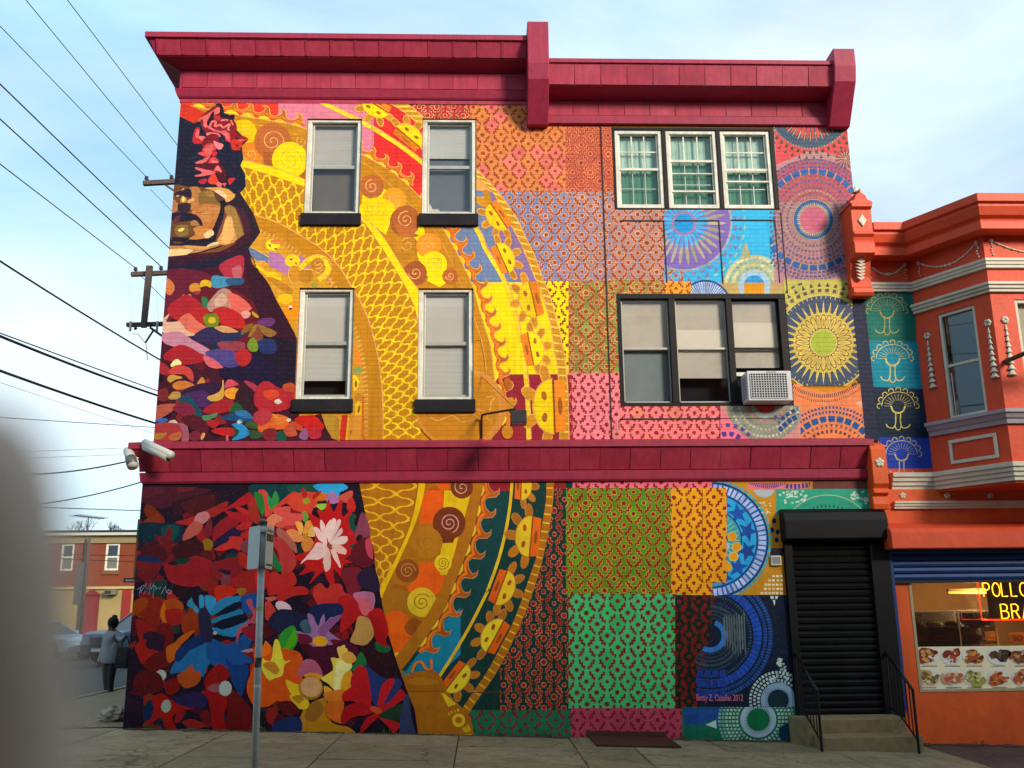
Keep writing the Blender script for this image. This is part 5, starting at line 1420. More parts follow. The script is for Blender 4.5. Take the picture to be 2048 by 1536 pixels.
# grey shade plates behind the upper sashes, torn corner card
for key, za_, zb_, mm in (('w1', 8.02, 8.74, mat('dim interior', '6c645c', .9)), ('w2', 8.0, 8.93, mat('dim blue interior', '6a727a', .9)), ('w3', 5.75, 6.5, m_shade2), ('w4', 5.72, 6.5, m_shade2)):
    x0, x1, z0, z1 = WU[key]
    MB().box(x0+.1, x1-.1, .20 if za_ < 8.5 and key in ('w1', 'w2') else .142, .21 if key in ('w1', 'w2') else .146, za_, zb_).build('shade', mm, BLD)
MB().plate([(-.86, 7.95), (-.62, 7.95), (-.70, 8.03), (-.78, 8.02), (-.83, 8.13)], .125, .13).build('torn_card', m_white, BLD)

def muntins(w, a, b, c, d, y, m, nx=3, nz=2, t=.011):
    k = MB()
    for i in range(1, nx): x = a+(b-a)*i/nx; k.box(x-t, x+t, y, y+.012, c, d)
    for j in range(1, nz): z = c+(d-c)*j/nz; k.box(a, b, y+.002, y+.014, z-t, z+t)
    k.build('muntin', m, w)
# top triple window: black surround, three white double-hung sashes with muntins
def triple_top():
    x0, x1, z0, z1 = WU['tu']; f = MB(); n = 3; cols = [(2.255, 3.045), (3.115, 3.965), (4.035, 4.875)]
    ed = [x0]+[v for c in cols for v in c]+[x1]
    for i in range(0, len(ed), 2): f.box(ed[i], ed[i+1], -.012, .16, z0+.035, z1-.05)
    f.box(x0, x1, -.012, .16, z0, z0+.035); f.box(x0, x1, -.012, .16, z1-.05, z1)
    w = f.build('triple_window', m_black, BLD, bevel=.006)
    gaps = [(.53, None), (.44, .2), (.50, .12)]
    for i, (a, b) in enumerate(cols):
        c, d = z0+.035, z1-.05; fr = MB()
        for q in ((a, a+.06, c, d), (b-.06, b, c, d), (a+.06, b-.06, d-.06, d), (a+.06, b-.06, c, c+.07)): fr.box(q[0], q[1], .01, .12, q[2], q[3])
        fr.build('frame', m_white, w, bevel=.006)
        A, B_, C_, D_ = a+.06, b-.06, c+.07, d-.06; mid = C_+(D_-C_)*(.5, .62, .5)[i]
        s = MB(); s.box(A, B_, .03, .06, mid-.02, mid+.022)
        for xx in (A, B_-.028): s.box(xx, xx+.028, .045, .075, C_, D_)
        if i: s.box(A, B_, .02, .05, C_+(D_-C_)*(.0, .19, .33)[i]-.014, C_+(D_-C_)*(.0, .19, .33)[i]+.014); s.box(A, B_, .04, .06, mid-.20*(1 if i == 1 else .05)-.03, mid-.20*(1 if i == 1 else .05)-.012)
        s.build('sash', m_white, w)
        muntins(w, A+.02, B_-.02, mid+.02, D_, .062, m_white, 3, 2 if i == 0 else 1 if i == 1 else 2); muntins(w, A+.02, B_-.02, C_, mid-.02, .085, m_alu, 3, 2, .007)
        MB().box(A, B_, .078, .082, mid, D_).build('pane', g_clear, w); MB().box(A, B_, .098, .102, C_, mid).build('pane', g_dark, w)
        cu = MB(); N = 26
        for k in range(N):
            xa_, xb_ = A+(B_-A)*k/N, A+(B_-A)*(k+1)/N; ya, yb_ = .15+.005*math.sin(k*1.9), .15+.005*math.sin((k+1)*1.9)
            cu.add([(xa_, ya, C_), (xb_, yb_, C_), (xb_, yb_, D_), (xa_, ya, D_)], [(0, 1, 2, 3)])
        cu.build('curtain', m_curt, w)
        if i == 2: MB().box(A+.28, A+.46, .155, .16, C_+.42, C_+.66).build('paper_note', m_white, w)
    return w
triple_top()
def triple_low():
    x0, x1, z0, z1 = WU['tl']; f = MB(); cols = [(2.25, 3.015), (3.12, 3.945), (4.035, 4.80)]
    ed = [x0]+[v for c in cols for v in c]+[x1]
    for i in range(0, len(ed), 2): f.box(ed[i], ed[i+1], -.012, .17, z0+.06, z1-.08)
    f.box(x0, x1, -.012, .17, z0, z0+.06); f.box(x0, x1, -.012, .17, z1-.08, z1)
    w = f.build('triple_window', m_black, BLD, bevel=.006)
    for i, (a, b) in enumerate(cols):
        c, d = z0+.06, z1-.08; mid = c+(d-c)*.52; s = MB()
        for q in ((a+.005, a+.025, c, d), (b-.025, b-.005, c, d), (a, b, d-.025, d-.003), (a, b, c+.003, c+.03), (a+.025, b-.025, mid-.012, mid+.02)): s.box(q[0], q[1], .05, .08, q[2], q[3])
        s.build('sash', m_alu if i < 2 else m_black, w)
        MB().box(a+.01, b-.01, .062, .066, c+.01, d-.01).build('pane', g_clear if i else g_clear, w)
        zb = (mid-.01, c+.42, mid-.30)[i]
        MB().box(a+.01, b-.01, .12, .125, zb, d).build('roller_shade', m_shade, w)
        if i == 1: MB().box(a+.01, b-.01, .11, .118, mid+.0, mid+.33).build('roller_shade', mat('pale shade', 'ece4d2', .85, .04), w)
        if i == 2: MB().box(a+.01, b-.01, .11, .118, mid+.02, mid+.45).build('roller_shade', mat('pale shade', 'ece4d2', .85, .04), w)
        MB().box(a-.05, b+.05, .34 if i else .15, .36 if i else .16, c-.1, d+.1).build('room_backing', m_dark if i else mat('grey blue pane reflection', '8a9698', .9, .25, 1.5), w)  # first bay's backing is coloured for the grey blue reflection on its pane
    return w
triple_low()
# raised dark strips on the boarded bay, drawn as shadow lines of sunk panels
def shadow_strip(px0, py0, px1, py1, wd=.016):
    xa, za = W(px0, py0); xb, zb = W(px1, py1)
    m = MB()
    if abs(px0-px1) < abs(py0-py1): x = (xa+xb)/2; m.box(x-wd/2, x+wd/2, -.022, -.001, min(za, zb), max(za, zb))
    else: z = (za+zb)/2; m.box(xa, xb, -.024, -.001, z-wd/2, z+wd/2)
    m.build('panel_shadow_strip', mat('dark shadow strip', '2a2024', .7, .15), BLD)
for q in ((1204, 250, 1221, 880), (1240, 442, 1326, 442), (1328, 442, 1333, 566), (1350, 442, 1437, 442), (1438, 442, 1445, 568), (1461, 441, 1550, 441), (1550, 442, 1558, 566), (1560, 425, 1575, 588), (1240, 838, 1588, 837), (1589, 815, 1594, 877)): shadow_strip(*q)
# roll-down shutter of the side door
m_shut = mat('black shutter steel', '0c0c0d', .5, .25, 10, .1, 60, metal=.2, stain='1e1e20', stain_amt=.6, spec=.3)
m_box = mat('black shutter housing', '0a0a0d', .55, .2, 5, metal=.1, stain='16161c', stain_amt=.5, spec=.25)
st = MB().box(4.56, 4.68, -.12, .02, .04, 2.55).box(5.86, 6.15, -.12, .02, .04, 2.55).build('door_shutter', m_box, BLD, bevel=.006)
MB().prism([(-.04, 3.04), (-.13, 3.04), (-.22, 2.98), (-.27, 2.86), (-.27, 2.58), (-.04, 2.55)], 4.535, 6.12).build('housing', m_box, st, bevel=.02)
zc = .07; i = 0
while zc < 2.52:
    h = .0985; MB().prism([(-.02, zc), (-.054, zc+.014), (-.064, zc+.055), (-.034, zc+.088), (-.02, zc+h)], 4.68, 5.86).build('slat', m_shut, st); zc += h; i += 1
MB().box(4.60, 6.1, .02, .1, 0, 2.6).build('door_backing', m_dark, BLD)
# small teal and ochre bracket showing past the corner
MB().plate([(-5.30, 3.02), (-5.12, 2.98), (-5.08, 2.82), (-5.30, 2.72)], .5, .62).build('bracket', mat('teal bracket paint', '1c8a74'), BLD)
MB().plate([(-5.30, 2.715), (-5.09, 2.715), (-5.16, 2.30), (-5.30, 2.1)], .5, .62).build('bracket', mat('ochre bracket paint', 'b87c18'), BLD)
# lower-wall drip line
MB().box(W(520, 1388, -.05)[0], W(1050, 1388, -.05)[0], -.056, -.0538, .438, .452).build('scored_line', mat('score line', '5a3c1c', .9), BLD)

# ------------------------------------------------------------------ the orange house with the bay window
m_or = mat('orange facade paint', 'd84820', .6, .14, 3, .3, 14, stain='c8482a', stain_amt=.7, drip=.15, drip_col='8c3018')
m_or2 = mat('orange trim paint', 'dc4e28', .55, .14, 3, .25, 12, stain='cc4a2e', stain_amt=.6, drip=.15, drip_col='8c3420')
m_or3 = mat('deep orange paint', 'e45a1c', .6, .16, 2.5, .3, 12, stain='cc4c18', stain_amt=.7, drip=.14, drip_col='8a3c14')
m_wtrim = mat('white moulding paint', 'cfc9b6', .6, .1, 10, .1, 60, stain='a49c8c', stain_amt=.5)
m_orn = mat('white ornament paint', 'd0cbb8', .6, .1, 14, stain='a8a08c', stain_amt=.5, stain_scale=12)
HO = thing('orange_house', 'orange row house with a bay window, white mouldings and garlands beside the mural', 'house', (7.5, 3, 0))
A_, B_, C2_ = Vector((7.02, 0)), Vector((7.66, -1.10)), Vector((11.5, -1.10))
HP = [(6.30, 0), (7.02, 0), (7.66, -1.10), (11.5, -1.10)]
_u = (B_-A_).normalized()
XC = Matrix(((_u.x, -_u.y, 0, A_.x), (_u.y, _u.x, 0, A_.y), (0, 0, 1, 0), (0, 0, 0, 1)))      # chamfer frame: x along the face, -y outwards
def chamf(px, py):
    d = _rt*((px-1024)/FPX)+_up*((768-py)/FPX)+_fw; n = Vector((_u.y, -_u.x))
    t = (n.x*(A_.x-0)+n.y*(A_.y-CAM_Y))/(n.x*d.x+n.y*d.y); p = CAMP+d*t
    return (Vector((p.x, p.y))-A_).dot(_u), p.z
L_ = (B_-A_).length
# flat strip and walls
holed_wall(6.21, 7.03, 3.05, 7.2, 0.0, .1, []).build('wall', m_or, HO)
c1, c2, c3, c4 = chamf(1875, 627), chamf(1949, 611), chamf(1898, 838), chamf(1975, 826)
wx0, wx1, wz0, wz1 = (c1[0]+c3[0])/2, (c2[0]+c4[0])/2, (c3[1]+c4[1])/2, (c1[1]+c2[1])/2
ch = holed_wall(0, L_, 3.3, 7.2, 0, .14, [(wx0, wx1, wz0, wz1)]); ch.M = XC; ch.build('bay_wall', m_or, HO)
XF = Matrix.Translation((7.66, -1.10, 0))
fw_ = holed_wall(0, 3.8, 3.3, 7.2, 0, .14, [(.36, 1.3, wz0, wz1)]); fw_.M = XF; fw_.build('bay_wall', m_or, HO)
MB().add([(7.02, 0, 3.3), (7.66, -1.1, 3.3), (11.5, -1.1, 3.3), (11.5, 0, 3.3)], [(0, 1, 2, 3)]).build('bay_soffit', m_or, HO)
MB().box(6.22, 11.5, .05, 9, 7.1, 7.4).build('roof', mat('roof felt', '2e2c2c', .9), HO)
MB().add([(6.25, .02, 7.35), (7.02, .02, 7.35), (7.66, -1.08, 7.35), (11.5, -1.08, 7.35), (11.5, .05, 7.35)], [(0, 1, 2, 3, 4)]).build('roof', mat('roof felt', '2e2c2c', .9), HO)
def bay_window(M, x0, x1, z0, z1, dark):
    f = MB(M)
    for q in ((x0, x0+.05, z0, z1), (x1-.05, x1, z0, z1), (x0+.05, x1-.05, z1-.05, z1), (x0+.05, x1-.05, z0, z0+.05)): f.box(q[0], q[1], .02, .10, q[2], q[3])
    w = f.build('window', m_wtrim, HO, bevel=.006); mid = (z0+z1)/2+.0
    s = MB(M).box(x0+.05, x1-.05, .05, .09, mid-.02, mid+.02); s.build('sash', m_wtrim, w)
    MB(M).box(x0+.04, x1-.04, .07, .075, z0+.04, z1-.04).build('pane', g_clear if not dark else glass('bay glass', 'a8acb0', .09), w)
    MB(M).box(x0+.05, x1-.05, .13, .135, z1-.28 if dark else z0+.06, z1-.05).build('blind', m_blind if dark else mat('cream blind', 'c8c0a4', .8), w)
    MB(M).box(x0-.1, x1+.1, .36, .38, z0-.1, z1+.1).build('room_backing', m_dark, w)
bay_window(XC, wx0, wx1, wz0, wz1, True); bay_window(XF, .36, 1.3, wz0, wz1, False)
# mouldings
MB().sweep(HP, [(0, 7.08), (.28, 7.08), (.28, 7.2), (.26, 7.215), (.27, 7.24), (.33, 7.28), (.38, 7.40), (.38, 7.44), (.43, 7.46), (.43, 7.59), (0, 7.62)]).build('cornice', m_or2, HO, bevel=.006)
MB().sweep([(6.25, 0)]+HP[1:], [(0, 6.55), (.05, 6.55), (.05, 6.59), (.07, 6.60), (.07, 6.64), (.09, 6.65), (.09, 6.69), (0, 6.70)]).build('moulding', m_wtrim, HO)
MB().sweep(HP[1:], [(0, 6.17), (.05, 6.17), (.05, 6.21), (.08, 6.22), (.08, 6.26), (.11, 6.27), (.11, 6.31), (0, 6.32)]).build('moulding', m_wtrim, HO)
MB().sweep([(7.04, -.035)]+HP[2:], [(0, 4.16), (.05, 4.16), (.06, 4.22), (.09, 4.24), (.12, 4.30), (.15, 4.31), (.15, 4.36), (0, 4.38)]).build('sill_moulding', mat('grey moulding paint', '9c94a0', .6, .1, 10, stain='bfb8b0', stain_amt=.4), HO)
MB().sweep([(6.33, 0)]+HP[1:], [(0, 3.33), (.04, 3.33), (.04, 3.385), (.07, 3.395), (.07, 3.45), (.10, 3.46), (.10, 3.515), (.13, 3.525), (.13, 3.59), (0, 3.60)]).build('moulding', m_wtrim, HO, bevel=.004)
MB().box(6.21, 11.5, -.05, .1, 3.05, 3.34).build('frieze', m_or3, HO)
MB().prism([(-.05, 3.04), (-.08, 3.04), (-.08, 3.07), (-.10, 3.08), (-.10, 3.11), (-.12, 3.12), (-.12, 3.15), (-.05, 3.16)], 6.32, 11.5).build('moulding', m_wtrim, HO)
# panel frame under the bay window
q = [chamf(1898, 880), chamf(1993, 867), chamf(2000, 916), chamf(1904, 928)]
px0, px1, pz0, pz1 = (q[0][0]+q[3][0])/2, (q[1][0]+q[2][0])/2, (q[2][1]+q[3][1])/2, (q[0][1]+q[1][1])/2
k = MB(XC)
for a in ((px0, px1, pz1-.05, pz1), (px0, px1, pz0, pz0+.05), (px0, px0+.05, pz0+.05, pz1-.05), (px1-.05, px1, pz0+.05, pz1-.05)): k.box(a[0], a[1], -.03, .0, a[2], a[3])
k.build('panel_frame', m_wtrim, HO, bevel=.006)
# garlands
def garland(M, x0, x1, z, sag, n=13):
    for i in range(n+1):
        t = i/n; x = x0+(x1-x0)*t; zz = z-sag*(1-(2*t-1)**2)
        r = .034 if i in (0, n) else .03 if i == n//2 or i == n//2+1 else .019
        g.lathe((x, -.012, zz), [(r*.5, -r*.8), (r, -r*.2), (r, r*.2), (r*.5, r*.8)], 7, 'y') if M is None else g.lathe((x, -.012, zz), [(r*.5, -r*.8), (r, -r*.2), (r, r*.2), (r*.5, r*.8)], 7, 'y')
    g.tube([(x0+(x1-x0)*t/12, -.01, z-sag*(1-(2*t/12-1)**2)) for t in range(13)], .011, 5)
    for x in (x0, x1):
        for j in range(5): g.lathe((x+.012*math.sin(j*2), -.012, z-.05-.045*j), [(.008, -.01), (.017, 0), (.008, .01)], 6, 'y')
for M, x0, x1, z, sg in ((None, 6.34, 6.93, 7.02, .17), (XC, .17, L_-.10, 7.0, .20), (XF, .12, 1.5, 7.0, .2)):
    g = MB(M); garland(M, x0, x1, z, sg); g.build('garland', m_orn, HO, True)
# bell-flower drops
def drop(M, x, z, n=9):
    g = MB(M)
    for k in range(6): a = k*math.pi/3; g.lathe((x+.034*math.cos(a), -.012, z+.034*math.sin(a)), [(.01, -.02), (.026, -.005), (.026, .012)], 7, 'y')
    for j in range(n):
        w = .018+.0042*j; zz = z-.10-j*.086
        g.lathe((x, -.012, zz), [(w*1.5, -.06), (w, -.035), (w*.55, .01), (w*.3, .03)], 8, 'z', .6)
    g.build('bell_flower_drop', m_orn, HO, True)
s1 = chamf(1855, 672); drop(XC, s1[0], s1[1]); s2 = chamf(1976, 646); drop(XC, s2[0], s2[1]); drop(XF, .17, s2[1]+.02)
# rosettes
def rosette(M, x, z, r=.045, y=-.05):
    g = MB(M)
    for k in range(5): a = k*2*math.pi/5+.3; g.lathe((x+r*.62*math.cos(a), y-.008, z+r*.62*math.sin(a)), [(.3*r, -.014), (.55*r, 0), (.5*r, .01)], 8, 'y')
    g.lathe((x, y-.012, z), [(.15*r, -.014), (.35*r, 0), (.35*r, .01)], 8, 'y'); g.build('rosette', m_orn, HO, True)
for px in (1805, 1894, 1979): a = W(px, 991, -.05); rosette(None, a[0], a[1])
# party-wall console and lower bracket
co = MB().prism([(.3, 6.42), (-.20, 6.42), (-.24, 6.47), (-.24, 6.54), (-.18, 6.58), (-.15, 6.75), (-.22, 7.0), (-.44, 7.06), (-.44, 7.24), (-.40, 7.27), (-.42, 7.33), (-.47, 7.37), (-.47, 7.40), (-.43, 7.42), (-.43, 7.80), (-.49, 7.83), (-.49, 7.89), (.3, 7.89)], 5.955, 6.285).build('console', m_or2, HO, bevel=.008)
MB().plate([(5.93, 7.89), (6.31, 7.89), (6.30, 7.93), (6.23, 7.96), (6.20, 8.04), (6.14, 8.08), (6.13, 8.15), (6.11, 8.15), (6.10, 8.08), (6.04, 8.04), (6.01, 7.96), (5.94, 7.93)], -.47, .2).build('console_hood', m_or2, HO, bevel=.012)
MB().lathe((6.12, -.3, 8.15), [(.055, 0), (.06, .02), (.02, .09), (.005, .13)], 8).build('finial', m_orn, HO)
MB().plate([(6.12, 7.50), (6.19, 7.61), (6.12, 7.72), (6.05, 7.61)], -.455, -.42).build('diamond_boss', m_orn, HO, bevel=.01)
lf = MB()
for j in range(7):
    w = .09-.004*abs(j-3)*1.5; z = 6.68+j*.052; y = -.19-.012*j
    lf.add([(6.10-w, y-.02, z+.055), (6.10, y-.045, z), (6.10+w, y-.02, z+.055), (6.10, y-.02, z+.075), (6.10-w*.5, y-.055, z+.02), (6.10+w*.5, y-.055, z+.02)], [(0, 4, 3), (4, 1, 3), (1, 5, 3), (5, 2, 3)])
lf.build('leaf_ornament', m_orn, HO)
x0 = W(1746, 950, -.3)[0]; x1 = W(1777, 950, -.3)[0]
MB().prism([(0, 3.02), (-.20, 3.02), (-.22, 3.10), (-.20, 3.22), (-.27, 3.26), (-.27, 3.30), (-.24, 3.33), (-.30, 3.40), (-.30, 3.92), (-.26, 4.00), (-.15, 4.05), (0, 4.06)], x0, x1).build('bracket', m_or3, HO, bevel=.012)
rosette(None, (x0+x1)/2, 3.72, .065, -.30)
# painted panels with gold trees on the narrow strip
PT = Paint(0.0, 1.0)
PT.P('17685c', [(1725, 580), (1832, 580), (1832, 684), (1738, 681)]); PT.P('0f8aa2', [(1738, 681), (1834, 684), (1845, 778), (1742, 774)]); PT.P('1b2c44', [(1742, 774), (1845, 778), (1858, 876), (1752, 874)]); PT.P('2447b8', [(1752, 874), (1858, 876), (1866, 937), (1756, 937)])
def tree(cx, cy, k, col):
    for i in range(9):
        a = math.pi+math.pi*i/8; PT.zoom(0, 0, 1); x, y = cx+37*k*math.cos(a), cy+32*k*math.sin(a)
        PT.L(col, 1.7, [(x+5*math.cos(t*.9+a-1.6), y+5*math.sin(t*.9+a-1.6)) for t in range(5)])
    PT.L(col, 1.6, [(cx+33*k*math.cos(math.pi+math.pi*i/10), cy+28*k*math.sin(math.pi+math.pi*i/10)) for i in range(11)])
    for i in range(13): a = math.pi+math.pi*i/12; PT.L(col, .7, [(cx+13*k*math.cos(a), cy+11*k*math.sin(a)), (cx+28*k*math.cos(a), cy+24*k*math.sin(a))])
    PT.L(col, 3.0, [(cx-14*k, cy), (cx-10*k, cy+10*k), (cx, cy+14*k), (cx+10*k, cy+10*k), (cx+14*k, cy)])
    for s in (-1, 1): PT.L(col, 2.2, [(cx+s*5*k, cy+14*k), (cx+s*5*k, cy+34*k), (cx+s*10*k, cy+44*k), (cx+s*20*k, cy+42*k), (cx+s*24*k, cy+36*k)])
    PT.L(col, 2.0, [(cx-6*k, cy+40*k), (cx-3*k, cy+47*k), (cx+3*k, cy+47*k), (cx+6*k, cy+40*k)])
tree(1774, 622, 1, 'a89a54'); tree(1785, 717, 1, 'd8c46c'); tree(1796, 812, 1, 'dcc860'); tree(1803, 908, .95, 'c4b894')
PT.build('painted_panel', HO, [], (6.213, 7.018, 3.605, 6.548), m_paint_b)
# shop front
m_blue = mat('blue shutter paint', '143c78', .5, .15, 8, metal=.1, stain='0e2c5c', stain_amt=.5)
holed_wall(6.16, 11.5, -.8, 3.05, -.03, .25, [(6.43, 11.0, .355, 1.94)]).build('shop_wall', m_or3, HO)
MB().prism([(0, 2.42), (-.40, 2.42), (-.40, 2.66), (-.36, 2.72), (0, 2.84)], W(1782, 1080, -.38)[0], 11.5).build('shutter_box', m_or2, HO, bevel=.015)
bs = MB().box(6.12, 6.20, -.10, -.035, .10, 2.42).build('shop_shutter', m_blue, HO)
for j in range(5): z = 1.97+j*.095; MB().prism([(-.035, z), (-.07, z+.01), (-.085, z+.045), (-.07, z+.085), (-.035, z+.095)], 6.20, 11.4).build('slat', m_blue, bs)
MB().box(6.20, 11.4, -.08, -.035, 1.925, 1.97).build('bottom_bar', mat('dark bar', '22242c', .5, metal=.4), bs)
sf = MB()
for a in ((6.43, 6.475, .36, 1.925), (6.475, 11, .36, .40)): sf.box(a[0], a[1], -.04, .10, a[2], a[3])
sw_ = sf.build('shop_window', mat('aged window frame', 'a89c78', .6, .15), HO, bevel=.004)
MB().box(6.47, 11, .03, .036, .39, 1.93).build('pane', glass('shop glass', 'f0ece4', .05), sw_)
MB().box(6.2, 11.2, 2.3, 2.34, -.2, 2.4).build('shop_interior', mat('brown interior', '8a6844', .9, .3, 1.2), HO)
MB().box(6.30, 11.2, .18, 2.3, 2.2, 2.24).build('shop_ceiling', mat('ceiling board', '54422e', .9, .2, 2), HO)
MB().box(6.30, 11.2, .18, 2.3, .1, .14).build('shop_floor', m_dark, HO)
MB().box(6.24, 6.30, .22, 2.3, .1, 2.3).build('shop_side_wall', mat('tan interior', '6a5230', .9, .3, 1.5), HO)

# ------------------------------------------------------------------ things in and on the shop front
nl = mat('yellow neon', 'ffb81c', .5, emit='ffb020', est=3.2); nr = mat('red neon', 'ff2a14', .5, emit='ff2a10', est=3.0)
NE = thing('neon_sign', 'yellow and red neon sign glowing inside the orange shop window', 'neon sign', (7.7, .12, 1.4))
GLY = {'P': [[(0, 0), (0, 1), (.55, 1), (.8, .9), (.85, .72), (.75, .55), (.5, .48), (.05, .48)]], 'O': [[(.5+.5*math.cos(a*math.pi/8), .5+.5*math.sin(a*math.pi/8)) for a in range(17)]], 'L': [[(0, 1), (0, 0), (.75, 0)]],
       'B': [[(0, 0), (0, 1), (.5, 1), (.75, .9), (.75, .65), (.55, .52), (.05, .52)], [(.55, .52), (.85, .4), (.85, .12), (.6, 0), (0, 0)]], 'R': [[(0, 0), (0, 1), (.55, 1), (.8, .85), (.75, .6), (.5, .5), (.05, .5)], [(.45, .5), (.85, 0)]], 'A': [[(0, 0), (.42, 1), (.85, 0)], [(.15, .35), (.7, .35)]]}
def neon(word, x, z, w, h, pitch):
    for c in word:
        m = MB()
        for st_ in GLY[c]: m.tube([(x+a*w, .10, z+b*h) for a, b in st_], .0085, 6)
        m.build('neon_letter', nl, NE); x += pitch
xa, za = W(1968, 1193, .1); neon('POLLO', xa, za, .115, .20, .142)
xa, za = W(2004, 1237, .1); neon('BRA', xa, za, .13, .21, .165)
xa, za = W(1955, 1162, .1); xb, zb = W(1963, 1240, .1)
MB().tube([(xa, .11, za), (xa, .11, zb), (xa+1.3, .11, zb)], .009, 6).build('neon_border', nr, NE)
MB().box(xa+.14, xa+1.4, .14, .15, zb+.02, za).build('backing', mat('black sign backing', '120e0c', .7), NE)
# menu board
xa, za = W(1832, 1294, .0); xb, zb = W(1838, 1381, .0)
MN = thing('menu_board', 'white menu board with two rows of dish pictures in the shop window', 'menu board', (xa+.8, .0, zb))
MB().box(xa, xa+2.2, .01, .02, zb, za).build('board', mat('menu white', 'efe4c4', .6, .05, 2, stain='e8dcb0', stain_amt=.5), MN)
dm = [mat('dish %s' % c, c, .7, .55, 55, stain=s, stain_amt=.9, stain_scale=30) for c, s in (('6a2a1c', 'a8542c'), ('8a3c28', 'd8c89c'), ('7a3a24', '4a1c14'), ('4c3424', '2c1c14'), ('9a4a24', '6a2a14'), ('c8a468', '8a5c34'), ('c89c74', 'e0c8a0'), ('b0a04c', '7c8a34'), ('c05a28', '8c3418'), ('b8502c', 'd88c4c'))]
DC3 = [('8a3418', 'c06a30', '5c1c10', 'd89c50'), ('7c2818', 'e8d8b0', 'b04a2c', '5a6a28'), ('a8501c', '5c2010', 'd08838', 'e0b060'), ('3c2818', '5a4028', '241810', '7a5a38'), ('a04c20', '7a2c14', 'd88848', '5a6c2c'), ('d0a860', '8a5830', 'e8c890', '6a7838'), ('d0a078', 'e8d0a8', 'b07048', 'c85838'), ('a8a04c', '7c8a34', 'd0c880', '5c7028'), ('c85c24', 'e08038', '8c3418', 'f0a050'), ('c0542c', 'd88c4c', '8a3018', 'e8b070')]
plate = mat('plate white', 'e8e4d8', .4); cap_ = mat('caption ink', '6c6050', .8)
for i in range(10):
    r_, c_ = divmod(i, 5); px = (1857+c_*47 if c_ < 4 else 2041+6); cxp, czp = W((1857, 1903, 1946, 1996, 2043)[c_]+r_*2, (1312, 1355)[r_], 0)
    rr = random.Random(i+40)
    MB().lathe((cxp, .005, czp), [(.165, -.001), (.165, .004)], 20, 'y', .78).build('plate', plate, MN)
    tri = DC3[i]; mm_ = [MB(), MB(), MB(), MB()]
    for q in range(26):
        a = rr.uniform(0, 6.28); d = (rr.random()**.5)*.115; w_ = rr.uniform(.018, .045) if q > 3 else .085; k = rr.randrange(4) if q > 3 else 0; yy = -.0005-.00025*q
        mm_[k].add([(cxp+1.15*d*math.cos(a)+w_*rr.uniform(.7, 1.2)*math.cos(t*1.05), yy, czp+.78*d*math.sin(a)+w_*.75*rr.uniform(.7, 1.2)*math.sin(t*1.05)) for t in range(6)], [(0, 1, 2, 3, 4, 5)])
    for k in range(4): mm_[k].build('dish', mat('dish %s' % tri[k], tri[k], .7, .3, 60), MN, kind='stuff')
    cp = MB(); x = cxp-.11
    while x < cxp+.1: l = rr.uniform(.012, .035); cp.box(x, x+l, .004, .0095, czp-.148, czp-.138); x += l+.01
    cp.build('caption', cap_, MN, kind='stuff')
# orange notice, display case, strip light
xa, za = W(2021, 1286, .05)
NT = tag(MB().box(xa, xa+.32, .06, .064, za, za+.155).build('notice', mat('orange notice paper', 'd87420', .7)), 'orange paper notice taped inside the shop window below the neon sign', 'notice')
text_mesh('SO', .12, mat('notice ink', '7a3c14', .8), NT, 'lettering', .0005, Matrix.Translation((xa+.05, .057, za+.035)) @ Matrix.Rotation(R(90), 4, 'X'))
dm2 = None
DC = thing('display_case', 'glass fronted display case with a pale frame inside the shop window', 'display case', (7.1, .6, .2))
xa, za = W(1830, 1290, .4); xb, zb = W(1990, 1220, .4)
m = MB()
for a in ((xa, xa+.03, za-.3, zb), (xb-.03, xb, za-.3, zb), (xa, xb, zb-.02, zb), (xa+.55*(xb-xa)-.01, xa+.55*(xb-xa)+.01, za-.3, zb)): m.box(a[0], a[1], .4, .43, a[2], a[3])
MB().add([(xa+.58*(xb-xa), .436, zb-.03), (xb-.05, .436, zb-.03), (xb-.04, .436, za+.30), (xa+.75*(xb-xa), .436, za+.22), (xa+.58*(xb-xa), .436, za+.32)], [(0, 1, 2, 3, 4)]).build('reflection_sheet', mat('pale reflection', 'b8b8b8', .6), DC)  # pale polygon painted in as a reflection on the case glass
m.build('frame', mat('case frame', 'b0a888', .4, metal=.4), DC)
MB().box(xa+.02, xb-.02, .41, .415, za-.3, zb-.01).build('glass_front', glass('case glass', 'c8ccd0', .16), DC)
MB().box(xa, xb, .9, 1.0, za-.3, zb).build('case_back', mat('case interior', '8c8076', .8, .4, 2.5), DC)
for z in (za+.05, za+.25): MB().box(xa+.03, xb-.03, .45, .9, z, z+.015).build('shelf', mat('shelf steel', '8c8c8c', .4, metal=.5), DC)
fo = random.Random(5)
for z in (za+.065, za+.265):
    for q in range(4): MB().lathe((xa+.15+q*.3, .65, z), [(.10, 0), (.13, .03), (.11, .06), (.04, .085)], 12).build('tray', dm[fo.randrange(10)], DC)
xa, za = W(1896, 1187, .9); xb, zb = W(1985, 1178, .9)
LT = thing('strip_light', 'warm yellow strip light hanging under the shop ceiling behind the glass', 'lamp', (xa, .9, za))
MB().box(xa, xb, .86, .94, za+.03, za+.07).build('housing', mat('lamp housing', 'a08840', .5), LT)
MB().tube([(xa+.02, .9, za+.02), (xb-.02, .9, za+.02)], .018, 8).build('lamp_tube', mat('lit tube', 'ffcf60', .5, emit='ffc040', est=2.4), LT)
ld = bpy.data.lights.new('strip_light_glow', 'POINT'); ld.energy = 95; ld.color = (1, .72, .36); ld.shadow_soft_size = .25; lo = bpy.data.objects.new('strip_light_glow', ld); COL.objects.link(lo); lo.parent = LT; lo.location = (.5, -.1, -.1)
fr_ = MB()
